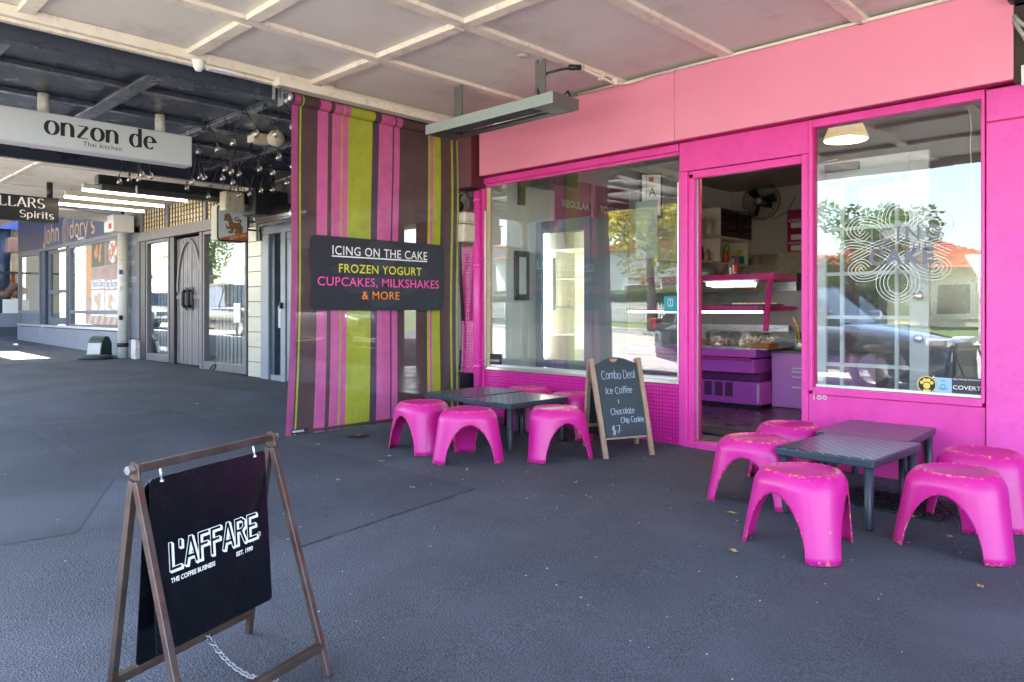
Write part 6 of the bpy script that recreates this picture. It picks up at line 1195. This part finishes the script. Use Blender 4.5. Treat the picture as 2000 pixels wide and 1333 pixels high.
# ================================================================== TAKEAWAY SHOP
ta = thing('takeaway_shop', 'blue takeaway shopfront with food posters on its windows and a low tiled plinth', 'building', (-18, 0, 0)); xa_, xb_ = X(35), X(243)
PLT = M('grey_plinth_tile', srgb(134, 136, 146), .4, var=.1, vscale=3, dirt=srgb(170, 150, 150), dscale=2, damt=.4)
zp = .62; mbp = BX('plinth', (xa_, .0, gz(-14)-.1), (xb_, .25, zp-.01), GROUT, ta); n = 60
rem = MB()
for i in range(n): a = xa_+(xb_-xa_)*i/n; rem.box((a+.004, -.012, gz(a)-.02), (a+(xb_-xa_)/n-.004, -.001, zp-.02))
tag(rem.build('plinth_tiles', PLT, ta), kind='stuff')
xw = [X(u) for u in (35, 52, 78, 87, 131, 137, 236)]
BX('sill', (xa_+.1, -.04, zp), (xb_, .06, zp+.05), ALU, ta, .004); ztw = 2.36
TFR = M('steel_grey_frame', srgb(112, 116, 126), .35, .3); 
def f_win(a, b, zb, zt__, mid=True):
    fr = MB().box((a, -.02, zb), (a+.06, .05, zt__)).box((b-.06, -.02, zb), (b, .05, zt__)).box((a+.06, -.019, zt__-.05), (b-.06, .049, zt__)).box((a+.06, -.019, zb), (b-.06, .049, zb+.04))
    if mid: fr.box((a+.06, -.018, .93), (b-.06, .048, 1.0))
    f_ = fr.build('window_frame', TFR, ta, bevel=.003); MB().box((a+.06, .018, zb+.04), (b-.06, .024, zt__-.05)).build('pane', GLS2, f_); return f_
f_win(xa_+.1, X(79), zp+.051, ztw); BX('door_recess', (X(79)+.003, .0, zp+.051), (X(88), .3, ztw), NAVYF, ta, .003); 
fr = MB().box((X(88), .06, zp+.06), (X(88)+.1, .11, ztw)).box((X(131)-.1, .06, zp+.06), (X(131), .11, ztw)).box((X(88)+.1, .061, ztw-.08), (X(131)-.1, .109, ztw)).box((X(88)+.1, .061, 1.38), (X(131)-.1, .109, 1.46)).box((X(88)+.1, .061, zp+.06), (X(131)-.1, .109, .84)).build('shop_door', TFR, ta, bevel=.003); MB().box((X(88)+.1, .08, .84), (X(131)-.1, .086, ztw-.08)).build('pane', GLS2, fr)
BX('door_post', (X(131)+.003, -.03, zp+.051), (X(137), .1, ztw), NAVYF, ta, .003); f_win(X(137)+.003, xb_-.1, zp+.051, ztw)
BX('head_rail', (xa_+.1, -.03, ztw+.002), (xb_, .05, ztw+.07), TFR, ta, .003)
for a, b in ((xa_+.1, X(132)), (X(132)+.02, xb_-.1)): BX('sign_panel', (a, -.02, ztw+.072), (b, .03, 3.24), BLUEP, ta, .003)
BX('wall_behind', (xa_, .051, ztw+.08), (xb_, .3, 3.4), BLACK, ta); BX('roof_wall', (xa_, .31, 3.41), (xb_, 9, 5.4), CREAM, ta)
z1_ = onY(112, 472).z; o = stroke_text('sign_lettering', 'John', .40, GOLD, (X(86), -.0205, ztw+.16), XH, ZH, ta, thin=.085, thick=.085, gap=.08, sx=1.05); o = stroke_text('sign_lettering', "dory's", .36, GOLD, (X(138), -.0205, ztw+.17), XH, ZH, ta, thin=.095, thick=.095, gap=.08, sx=1.15)
mb = MB(); cc = Vector((X(133)-.12, -.0215, ztw+.34))
for k2 in range(3): ribbon(mb, [(x*(.22-.07*k2), z*(.26-.08*k2)) for x, z in arc(0, 0, 1, 1, 0, 360, 20)], lambda a: .03, cc, XH, ZH, .0003, True)
mb.build('fish_emblem', M('dim_gold', srgb(150, 126, 90), .5), ta); font_text('sign_lettering', 'Takeaways', .07, WHITE, (X(153), -.0206, ztw+.09), XH, ZH, ta, .01, sx=.95)
# posters on the big window: food photos drawn as simple coloured shapes
yp = .0155; PW, POR, PGN, PRD, PBR = M('poster_white', srgb(232, 232, 236), .4), M('poster_orange', srgb(206, 156, 110), .5, var=.2, vscale=12), M('poster_green', srgb(92, 104, 78), .5, var=.3, vscale=20), M('poster_salmon', srgb(206, 140, 110), .5, var=.3, vscale=16), M('poster_chips', srgb(212, 184, 152), .5, var=.15, vscale=6)
PPK = M('poster_mauve', srgb(178, 150, 146), .5, var=.35, vscale=2.5)
xq0, xq1 = X(166), X(235); xm1 = X(204)
BX('food_poster', (X(166), yp-.004, .72), (xb_-.17, yp, 2.30), PPK, ta); BX('poster_strip', (X(166)+.02, yp-.006, 1.25), (X(178), yp-.0041, 2.28), POR, ta)
for i in range(7): 
    a = X(170)+i*.36; mb = MB().prism([(0, 0), (.16, 0), (.16+.35, .62-.05*(i % 3)), (.35, .64)], (a, yp-.0045-.0003*i, .73), XH, Vector((.15, 0, 1)), .0002); mb.build('printed_chip', PBR, ta)
for (u0_, u1_, v0, v1, s_) in ((178, 203, 465, 449, 'Sushi & Roll'), (205, 234, 458, 440, 'Dumpling & Salad'), (178, 203, 566, 553, 'Fish & Chips'), (205, 234, 566, 553, 'Big Burgers')):
    a, b = X(u0_), X(u1_); z_0, z_1 = Z(u1_, v0 if v0 < 500 else 563), Z(u1_, v1 if v1 < 500 else 545); BX('title_strip', (a, yp-.009, z_0), (b, yp-.0065, z_1), PW, ta)
    o = font_text('poster_lettering', s_, .13, BLUEP, (a+.05, yp-.0095, z_0+.04), XH, ZH, ta, .01, sx=1.); ks = max(v.co.x for v in o.data.vertices)-min(v.co.x for v in o.data.vertices); m0 = min(v.co.x for v in o.data.vertices); kk = (b-a-.1)/ks
    for v in o.data.vertices: v.co.x = m0+(v.co.x-m0)*kk
    zc2 = z_0-.03; BX('food_photo', (a, yp-.0085, zc2-.50), (b, yp-.0066, zc2), (PGN if v0 < 500 else PW) if u0_ == 178 else (M('poster_grey', srgb(120, 120, 110), .5) if v0 < 500 else PW), ta)
    rr = random.Random(int(u0_+v0)); mb = MB()
    if u0_ == 205 and v0 < 500: mb.lathe([(0, -.0008), (.22, -.0008), (.23, 0)], ((a+b)/2, yp-.0087, zc2-.25), 20, axis='y', smooth=False); mb.build('printed_plate', PW, ta); mb = MB()
    for k2 in range(16): mb.lathe([(0, -.0006), (rr.uniform(.04, .07), 0)], (rr.uniform(a+.2, b-.2), yp-.0096-.0002*k2, zc2-rr.uniform(.1, .4)), 8, axis='y', smooth=False)
    mb.build('printed_food', PRD if v0 < 500 else PBR, ta)
for i, (s_, v) in enumerate((('Waterfront', 490), ('Chip Shop', 505))): font_text('window_lettering', s_, .12, WHITE, (X(142), yp, Z(145, v+8)), XH, ZH, ta, .01)
BX('door_notice', onY(90, 545, .075), onY(96, 508, .079), M('notice_blue', srgb(120, 180, 210), .5), ta)
struct(BX('takeaway_backwall', (xa_, 3.0, 0), (xb_, 3.1, 3.4), SHWALL)); struct(BX('takeaway_floor', (xa_, .26, 0), (xb_, 3, zp), FLR)); struct(BX('takeaway_ceiling', (xa_, .31, 3.3), (xb_, 3, 3.4), SHWALL)); struct(BX('takeaway_sidewall', (xb_-.01, .26, 0), (xb_+.08, 3.0, 3.4), SHWALL))
t = thing('drinks_freezer', 'red and white ice cream freezer inside the takeaway', 'freezer', (-19, 1.2, zp)); BX('freezer_body', (-19.6, 1.0, zp), (-18.3, 1.7, zp+.8), M('freezer_red', srgb(196, 50, 56), .4), t, .03)
# utility bollard, round base
ub_ = thing('green_utility_cabinet', 'small dark green hooded utility cabinet with pale front on the footpath by the plinth', 'utility cabinet', (-14.45, -.42, gz(-14.4))); DG = M('dark_green_fibreglass', srgb(38, 62, 54), .5, var=.1)
pf = [(-.22, 0), (.22, 0), (.20, .38), (.12, .50), (.02, .54), (-.06, .50), (-.13, .42)]
MB().prism(pf, (.22, 0, 0), YH, ZH, -.44).build('hood', DG, ub_, False, bevel=.01); MB().prism([(-.2, 0), (.2, 0), (.2, .36), (-.2, .36)], (0, -.222, .01), XH, Vector((0, .22, 1)), .012).build('front_panel', M('pale_panel', srgb(186, 188, 184), .5), ub_, False)
ub_.rotation_euler.z = .55; ub_.scale = (.66, .66, .72)
p = gr(187, 700); rb = MB().lathe([(0, .06), (.22, .06), (.26, .045), (.27, .0), (.2, -.01)], n=28).build('round_ground_lid', M('dark_rubber', srgb(56, 60, 66), .7, bump=.5)); q_ = gr(187, 701); rb.location = (q_.x, q_.y, gz(q_.x)+.01); tag(rb, 'thick round dark rubber lid on the footpath in front of the green cabinet', 'lid')

# ================================================================== FAR LEFT SHOP
fs = thing('corner_shop', 'far corner shop with a royal blue fascia, dark column and beige window display', 'building', (-24, 0, 0)); fxx = -24.0
BX('blue_fascia', (fxx-.1, -4, 3.22), (fxx, .75, 3.9), M('royal_blue', srgb(20, 62, 140), .35), fs); stroke_text('sign_lettering', "r's", .60, M('sign_gold', srgb(206, 170, 90), .4), (fxx+.0005, onX(-2, 440, fxx).y, 3.36), YH, ZH, fs, thin=.06, thick=.15, serif=.07, gap=.05, sx=.85)
BX('wall_band', (fxx-.1, -4, gz(-24)), (fxx, .75, .92), M('blue_grey_band', srgb(126, 132, 146), .5), fs); BX('base_tiles', (fxx, -4, gz(-24)-.02), (fxx+.015, .75, .55), M('dark_base_tile', srgb(74, 80, 92), .4), fs)
BX('inner_wall', (fxx-.9, -4, .92), (fxx-.8, .75, 3.3), M('beige_wall', srgb(206, 188, 158), .6, var=.1), fs); BX('window_beam', (fxx-.05, -4, 2.0), (fxx, .75, 2.06), NAVYF, fs); MB().tube([(fxx-.3, onX(7, 500, fxx-.3).y, .92), (fxx-.3, onX(7, 500, fxx-.3).y, 3.25)], .17, 18).build('column', NAVYF, fs)
BX('roof_wall', (fxx-8, -4, 3.91), (fxx-.1, 9, 5.4), CREAM, fs); BX('side_wall', (fxx-.6, .76, 0), (xa_, .9, 4), MATS['blue_grey_band'], fs); BX('ceiling', (fxx-.8, -4, 3.23), (fxx-.1, .75, 3.28), CREAM, fs)
t = thing('brown_cushions', 'heap of brown patterned cushions on the white ledge in the far left window', 'cushions', (fxx-.5, .3, 1.2)); BX('ledge', (fxx-.75, .12, .92), (fxx-.1, .74, 1.30), WHT, t)
for i in range(5): MB().lathe([(0, -.12), (.12, -.09), (.17, 0), (.12, .09), (0, .12)], (fxx-.25, .28+.1*i-.1, 1.45+.1*(i % 3)), 10).build('cushion', M('brown_pattern', srgb(126, 96, 80), .8, var=.6, vscale=12), t)
BX('orange_picture', (fxx-.79, .1, 1.55), (fxx-.77, .55, 2.1), M('orange_print_dark', srgb(170, 84, 34), .5, var=.5, vscale=5), fs)
BX('lamp_box', (fxx+.2, onX(21, 430, fxx+.3).y-.1, 2.55), (fxx+.5, onX(46, 430, fxx+.3).y-.1, 2.95), M('brown_lamp', srgb(150, 120, 112), .4), fs, .02); MB().bar((fxx+.0, onX(35, 430, fxx+.3).y, 2.95), (fxx+.4, onX(35, 430, fxx+.3).y, 2.9), .03).build('lamp_arm', BLACK, fs)
# ================================================================== ACROSS THE STREET (seen mirrored in the shop glass)
def make_car(name, label, L_=4.5, W_=1.84, H_=1.62, paint=None, kind='suv'):
    t = thing(name, label, 'car'); hw = W_/2; gl_ = M('car_glass', srgb(26, 32, 38), .05, spec=1.)
    bl = 1.0 if kind == 'suv' else .92         # belt line
    # body lower loft: stations along x (front = +x)
    st_ = [(-L_/2, .48, .80, .80), (-L_/2+.06, .32, bl, .90), (-L_/2+.5, .24, bl+.03, .98), (-.9, .22, bl, 1.), (.4, .22, bl-.02, 1.), (L_/2-1.25, .24, bl-.04, .99), (L_/2-.75, .26, bl-.11, .96), (L_/2-.25, .26, bl-.22, .90), (L_/2-.04, .32, .66, .82), (L_/2, .42, .56, .74)]
    mb = MB(); prof = lambda zb, zt__, k_: [(-hw*k_*.94, zb), (-hw*k_, zb+(zt__-zb)*.35), (-hw*k_*.985, zb+(zt__-zb)*.72), (-hw*k_*.93, zt__-.02), (-hw*k_*.80, zt__+.015), (0, zt__+.04), (hw*k_*.80, zt__+.015), (hw*k_*.93, zt__-.02), (hw*k_*.985, zb+(zt__-zb)*.72), (hw*k_, zb+(zt__-zb)*.35), (hw*k_*.94, zb)]
    for (x, zb, z2, k_) in st_: mb.v += [Vector((x, y, z)) for y, z in prof(zb, z2, k_)]
    n = 11
    for i in range(len(st_)-1):
        for j in range(n): k_ = (j+1) % n; mb.f.append([i*n+j, i*n+k_, (i+1)*n+k_, (i+1)*n+j]); mb.mi.append(0); mb.sm.append(True)
    mb.f.append(list(range(n))); mb.f.append([(len(st_)-1)*n+j for j in range(n)][::-1]); mb.mi += [0, 0]; mb.sm += [False, False]
    mb.build('body', paint, t, False)
    xr, xf = -L_/2+.12, L_/2-1.35
    gh = [(xr, bl, .86), (xr+.35, H_-.10, .74), (xr+.9, H_, .72), (-.1, H_+.01, .72), (.35, H_-.05, .70), (xf, bl, .82)]
    mb = MB(); 
    for (x, z, k_) in gh: mb.v += [Vector((x, -hw*k_*1.0, z)), Vector((x, hw*k_, z))]
    base = [(xr, .93), (xr+.35, .93), (xr+.9, .94), (-.1, .94), (.35, .94), (xf, .92)]
    for (x, k_) in base: mb.v += [Vector((x, -hw*k_, bl-.03)), Vector((x, hw*k_, bl-.03))]
    m_ = len(gh)
    for i in range(m_-1):
        mb.f.append([2*i, 2*i+1, 2*i+3, 2*i+2]); mb.mi.append(1 if i in (0, 4) else 0); mb.sm.append(False)
        for s_ in (0, 1): mb.f.append([2*i+s_, 2*i+2+s_, 2*m_+2*i+2+s_, 2*m_+2*i+s_]); mb.mi.append(1); mb.sm.append(False)
    mb.build('greenhouse', [paint, gl_], t, False)
    pl = MB()
    for s_ in (-1, 1):
        for xp, za in ((xr+1.05, H_-.02), (-.05, H_-.02), (xr+.4, H_-.12)): pl.bar((xp, s_*hw*.735, za), (xp-.05, s_*hw*.945, bl-.02), .07, .03)
        pl.bar((xr+.35, s_*hw*.74, H_-.07), (.4, s_*hw*.72, H_-.03), .06, .04); pl.bar((.38, s_*hw*.71, H_-.04), (xf, s_*hw*.86, bl), .06, .04)
    pl.build('pillars', paint, t, False)
    for x in (-L_/2+.86, L_/2-.88):
        for s_ in (-1, 1):
            w_ = MB().lathe([(.20, -.1), (.31, -.105), (.33, -.08), (.33, .08), (.31, .105), (.20, .1)], n=20, axis='y').build('wheel', M('tyre', srgb(24, 24, 26), .8), t, False); w_.location = (x, s_*(hw-.10), .33)
            r_ = MB().lathe([(0, s_*.09), (.06, s_*.10), (.19, s_*.085), (.21, s_*.10)], n=16, axis='y'); r_.build('rim', ALU, w_, False)
    for s_ in (-1, 1):
        BX('headlight', (L_/2-.28, s_*hw*.55-.16*0, .62), (L_/2-.02, s_*hw*.86, .74), M('headlight_lens', (.8, .82, .85), .08, .4), t, .03, False); BX('tail_light', (-L_/2-.01, s_*hw*.62, .78), (-L_/2+.12, s_*hw*.93, .98), M('tail_lens', srgb(170, 20, 22), .15), t, .02, False)
        BX('wing_mirror', (L_/2-1.55, s_*(hw+.0), .98), (L_/2-1.38, s_*(hw+.17), 1.10), paint, t, .03, False)
    BX('grille', (L_/2-.02, -.42, .50), (L_/2+.012, .42, .68), BLKP, t, .01, False); BX('front_plate', (L_/2+.0125, -.22, .40), (L_/2+.02, .22, .51), WHITEP, t, 0, False); BX('rear_plate', (-L_/2-.02, -.2, .62), (-L_/2-.005, .2, .73), WHITEP, t, 0, False); BX('lower_bumper', (L_/2-.2, -hw*.78, .24), (L_/2+.01, hw*.78, .40), BLKP, t, .03, False)
    return t
CB = M('car_graphite_paint', srgb(70, 78, 96), .22, .5, coat=1.); CW = M('car_white_paint', srgb(222, 224, 226), .25, coat=1.); CK = M('car_black_paint', srgb(26, 28, 32), .2, coat=1.); CR = M('car_silver_paint', srgb(168, 172, 176), .28, .6, coat=1.)
def put(t, x, y, rz): t.location = (x, y, gl(x)-.13); t.rotation_euler = (0, 0, rz)
put(make_car('parked_car', 'graphite car parked at the kerb, mirrored across the pink shop windows', paint=CB, L_=4.4, H_=1.5, kind='hatch'), -4.75, -6.55, 0)
put(make_car('parked_car', 'black SUV with roof rails mirrored in the bar window', paint=CK, L_=4.7, H_=1.72), -23.2, -6.6, 0)
put(make_car('parked_car', 'white sedan mirrored in the glazed doors beside the blind', paint=CW, L_=4.5, H_=1.48, kind='hatch'), -17.6, -6.6, 0)
put(make_car('parked_car', 'silver hatchback mirrored in the takeaway window', paint=CR, L_=4.2, H_=1.5, kind='hatch'), -32, -6.7, 0)
put(make_car('parked_car', 'white wagon parked on the far side of the street', paint=CW, L_=4.6, H_=1.55), -38, -17.9, PI)
put(make_car('parked_car', 'dark hatchback parked on the far side under the trees', paint=CK, L_=4.2, H_=1.5, kind='hatch'), -46, -17.9, PI)
# trees
def leaf_mesh(name, mat, n, rx, rz_, seed, size=.13, holes=.5):
    rr = random.Random(seed); mb = MB(); cl = [(Vector((rr.gauss(0, .42)*rx, rr.gauss(0, .42)*rx, rr.uniform(-.75, .85)*rz_)), rr.uniform(.22, .42)*rx) for _ in range(26)]
    for i in range(n):
        c, rad = cl[rr.randrange(26)]; d = Vector((rr.gauss(0, 1), rr.gauss(0, 1), rr.gauss(0, 1))); d.normalize(); p = c+d*rad*rr.uniform(.55, 1.05); a = Vector((rr.gauss(0, 1), rr.gauss(0, 1), rr.gauss(0, .6))).normalized(); b = a.orthogonal().normalized(); s_ = size*rr.uniform(.6, 1.3)
        mb.add([p-a*s_, p+b*s_*.55, p+a*s_, p-b*s_*.55], [(0, 1, 2, 3)])
    return mb, cl
def tree(name, label, x, y, h, rx, rz_, mat, n, seed, group=None, zb=.3, size=.13):
    t = thing(name, label, 'tree', (x, y, gl(x)+zb), 0, group); rr = random.Random(seed); mb, cl = leaf_mesh('crown', mat, n, rx, rz_, seed, size); o = mb.build('crown', mat, t, False); o.location = (0, 0, h-rz_)
    tr_ = MB(); tr_.tube([(0, 0, -.3), (.04, 0, h*.2), (-.05, .05, h*.42), (.05, 0, h-rz_)], [.22, .17, .14, .09], 10)
    for c, rad in cl[:14]: e_ = Vector((0, 0, h-rz_))+c; s_ = Vector((0, 0, rr.uniform(.35, .6)*h)); tr_.tube([s_, s_.lerp(e_, .5)+Vector((0, 0, .2)), e_], [.07, .045, .02], 6)
    tr_.build('trunk', BARK, t, False); return t
T = [('leafy_tree', 'yellow green street tree opposite, mirrored in the left pink window', -16.6, -20.4, 6.6, 3.4, 2.3, LEAFY, 9500, 3), ('autumn_tree', 'autumn red and orange tree beside the yellow green one, mirrored in the left window', -20.4, -20.9, 7.0, 2.4, 1.9, LEAFR, 5200, 4),
     ('leafy_tree', 'yellow tree mirrored in the bar window and the blue doors', -31, -11.0+-8.8, 6.2, 2.6, 2.0, LEAFY, 4200, 5), ('leafy_tree', 'green street tree mirrored in the takeaway windows', -43, -20.5, 6.8, 3.0, 2.4, LEAFG, 4200, 6),
     ('leafy_tree', 'dense green garden tree in front of the tiled roof house', -9.6, -25.5, 4.6, 2.5, 1.7, LEAFG, 4200, 7), ('dark_tree', 'dark garden tree at the right end of the houses opposite', -1.2, -25.5, 3.6, 2.0, 1.5, LEAFD, 3000, 8),
     ('leafy_tree', 'large green tree far along the opposite side', -58, -21, 8, 3.6, 3, LEAFG, 3600, 9), ('dark_tree', 'dark tree behind the white house opposite', -21, -36, 7, 3.2, 2.6, LEAFD, 3000, 10)]
for a in T: tree(*a)
hg = thing('clipped_hedge', 'clipped green hedge behind the white picket fence across the street', 'hedge', (-20, -24.2, gl(-20)+.3)); rr = random.Random(5); mb = MB()
for i in range(7000):
    x = rr.uniform(-9.5, 9.5); f_ = rr.random(); y, z = (rr.uniform(-.5, .5), 1.35+rr.uniform(-.06, .05)) if f_ < .3 else (.5+rr.uniform(-.08, .05), rr.uniform(0, 1.35)); a = Vector((rr.gauss(0, 1), rr.gauss(0, 1), rr.gauss(0, 1))).normalized(); b = a.orthogonal(); s_ = .07
    z += -.0135*x; mb.add([(x-a.x*s_, y-a.y*s_, z-a.z*s_), (x+b.x*s_, y+b.y*s_, z+b.z*s_), (x+a.x*s_, y+a.y*s_, z+a.z*s_)], [(0, 1, 2)])
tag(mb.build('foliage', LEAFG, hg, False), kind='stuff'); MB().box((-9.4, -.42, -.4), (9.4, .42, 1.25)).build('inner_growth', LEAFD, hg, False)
fe = thing('picket_fence', 'white picket fence along the far footpath', 'fence', (-20, -23.2, gl(-20)+.25)); 
pk = None; PKW = M('picket_white', srgb(226, 226, 220), .5); pkm = MB().prism([(-.035, 0), (.035, 0), (.035, .82), (0, .90), (-.035, .82)], (0, 0, 0), XH, ZH, -.02).build('picket', PKW, fe, False); pkm.location = (-9.5, 0, .128)
for i in range(1, 147):
    o = pkm.copy(); COL.objects.link(o); x = -9.5+i*.13; o.parent = fe; o.location = (x, 0, -.0135*x)
for z in (.25, .65): MB().bar((-9.6, -.04, z+.13), (9.6, -.04, z-.13), .03, .07).build('fence_rail', PKW, fe, False)
# houses
RT = M('terracotta_tile', srgb(172, 78, 48), .6, var=.25, vscale=3); HW = M('cream_render', srgb(226, 214, 188), .7, var=.05); HW2 = M('white_render', srgb(222, 222, 216), .7, var=.04)
def house(name, label, x0, x1, y0, y1, zb, zt__, rh, wall, chim=None, wins=()):
    t = thing(name, label, 'house', ((x0+x1)/2, (y0+y1)/2, zb)); BX('wall', (x0, y0, zb-1), (x1, y1, zt__), wall, t); e_ = .4; xm_, ym_ = (x0+x1)/2, (y0+y1)/2; rw = (y1-y0)/2
    v = [(x0-e_, y0-e_, zt__), (x1+e_, y0-e_, zt__), (x1+e_, y1+e_, zt__), (x0-e_, y1+e_, zt__), (x0+rw, ym_, zt__+rh), (x1-rw, ym_, zt__+rh)]
    MB().add(v, [(0, 1, 5, 4), (1, 2, 5), (2, 3, 4, 5), (3, 0, 4), (3, 2, 1, 0)]).build('roof', RT, t)
    n = 14; m_ = MB()
    for i in range(1, n): f_ = i/n; a = Vector(v[3]).lerp(Vector(v[4]), f_); b = Vector(v[2]).lerp(Vector(v[5]), f_); m_.bar(a+Vector((0, .02, .03)), b+Vector((0, .02, .03)), .06, .05)
    tag(m_.build('tile_courses', RT, t), kind='stuff')
    for (wx, wz, ww_, wh) in wins:
        f_ = BX('window', (wx, y1, wz), (wx+ww_, y1+.05, wz+wh), WHT, t); BX('pane', (wx+.06, y1+.051, wz+.06), (wx+ww_-.06, y1+.06, wz+wh-.06), M('car_glass', (0, 0, 0)), f_)
    if chim: 
        cx_, cy_, ch = chim; c_ = BX('chimney', (cx_-.35, cy_-.3, zt__-.5), (cx_+.35, cy_+.3, ch), HW2, t); MB().tube([(cx_, cy_, ch), (cx_, cy_, ch+.7)], [.18, .15], 10).build('chimney_pot', M('clay_pot', srgb(130, 60, 48), .7), c_)
    return t
house('tiled_house', 'cream house with orange tiled roof and tall white chimney opposite, mirrored in the right window', -16.5, -5.6, -38, -29, -.2, 2.7, 1.6, HW, (-6.4, -28.4, 5.4), ((-8.6, .8, 1.3, 1.3), (-12, .8, 1.5, 1.3)))
house('white_villa', 'white house behind the hedge opposite, mirrored in the left window', -34, -19.5, -39, -29, .1, 4.3, .9, HW2, None, ((-24, 1, 1.6, 1.4), (-29, 1, 1.6, 1.4), (-21.6, 1, .9, 1.8)))
house('grey_building', 'large grey wall of a commercial building opposite, mirrored in the bar windows', -56, -38, -36, -25, .4, 5.6, 1.2, M('grey_render', srgb(150, 154, 160), .7, var=.05), None, ((-46, 2.8, 2, 1.4), (-52, 2.8, 2, 1.4), (-42, 2.8, 2, 1.4)))
house('low_cottage', 'low cottage with tiled roof on the right beyond the give way sign', 3, 13, -38, -29, -.4, 2.2, 1.6, HW2, None, ((5, .6, 1.4, 1.2), (9, .6, 1.4, 1.2)))
# give way sign and street furniture
p = Vector((-5.2, -20.2, gl(-5))); gw = thing('give_way_sign', 'white triangular give way sign seen from behind across the road', 'road sign', p); MB().tube([(0, 0, 0), (0, 0, 2.5)], .035, 8).build('post', GALV, gw, False)
MB().prism([(0, -.4), (.40, .28), (-.40, .28)], (0, .04, 2.3), XH, ZH, -.01).build('triangle', M('sign_white_back', srgb(214, 214, 208), .5), gw, False)
pw = thing('power_pole', 'grey timber power pole on the far footpath', 'pole', (-14.9, -20.3, gl(-15))); MB().tube([(0, 0, 0), (0, 0, 8.5)], [.15, .11], 12).build('shaft', M('pole_timber', srgb(120, 112, 104), .8), pw, False); BX('crossarm', (-1, -.06, 7.9), (1, .06, 8.02), M('pole_timber', (0, 0, 0)), pw, 0, False)
pw = thing('bus_barrier', 'galvanised tubular railing on the far footpath beside the pole', 'railing', (-13, -20, gl(-13))); MB().tube([(-1, 0, 0), (-1, 0, 1), (1, 0, 1), (1, 0, 0)], .03, 8).tube([(-1, 0, .55), (1, 0, .55)], .025, 8).build('rails', GALV, pw, False)
pl_ = thing('low_garden_planting', 'dark shrubs and palms in front of the houses at the right across the street', 'shrubs', (2.5, -24.5, gl(2))); rr = random.Random(9); mb = MB()
for i in range(3600):
    x = rr.uniform(-4, 6); y = rr.gauss(0, .8); z = rr.uniform(0, 1.2+.7*math.sin(x*1.3)); a = Vector((rr.gauss(0, 1), rr.gauss(0, 1), rr.gauss(0, 1))).normalized(); b = a.orthogonal(); s_ = .12
    mb.add([Vector((x, y, z))-a*s_, Vector((x, y, z))+b*s_*.5, Vector((x, y, z))+a*s_], [(0, 1, 2)])
tag(mb.build('foliage', LEAFD, pl_, False), kind='stuff')

# ------------------------------------------------------------------ lettering: one object for every word
def split_words(o):
    me = o.data; n = len(me.vertices); par = list(range(n))
    def find(a):
        while par[a] != a: par[a] = par[par[a]]; a = par[a]
        return a
    for e in me.edges: par[find(e.vertices[0])] = find(e.vertices[1])
    isl = {}
    for i in range(n): isl.setdefault(find(i), []).append(i)
    lo = [min(v.co[k] for v in me.vertices) for k in range(3)]; hi = [max(v.co[k] for v in me.vertices) for k in range(3)]
    ext = [hi[k]-lo[k] for k in (0, 1)]; ax = 0 if ext[0] > ext[1] else 1; hgt = hi[2]-lo[2]
    iv = sorted((min(me.vertices[i].co[ax] for i in L), max(me.vertices[i].co[ax] for i in L), r) for r, L in isl.items())
    groups, end = [], None
    for a, b, r in iv:
        if end is None or a-end > hgt*.24: groups.append([]); end = b
        groups[-1].append(r); end = max(end, b)
    if len(groups) < 2: return
    root = {r: gi for gi, g_ in enumerate(groups) for r in g_}
    for gi in range(1, len(groups)):
        idx = [i for i in range(n) if root[find(i)] == gi]; mp = {i: k for k, i in enumerate(idx)}
        m2 = bpy.data.meshes.new(o.name.split('.')[0]); m2.from_pydata([me.vertices[i].co[:] for i in idx], [], [[mp[i] for i in p.vertices] for p in me.polygons if p.vertices[0] in mp])
        for m in me.materials: m2.materials.append(m)
        c = bpy.data.objects.new(o.name.split('.')[0], m2); COL.objects.link(c); c.parent = o.parent
    idx = [i for i in range(n) if root[find(i)] == 0]; mp = {i: k for k, i in enumerate(idx)}
    m2 = bpy.data.meshes.new(o.name.split('.')[0]); m2.from_pydata([me.vertices[i].co[:] for i in idx], [], [[mp[i] for i in p.vertices] for p in me.polygons if p.vertices[0] in mp])
    for m in me.materials: m2.materials.append(m)
    o.data = m2
for o in list(COL.objects):
    if o.type == 'MESH' and o.name.split('.')[0] in ('banner_lettering', 'window_lettering', 'sign_lettering') and o.data.polygons: split_words(o)
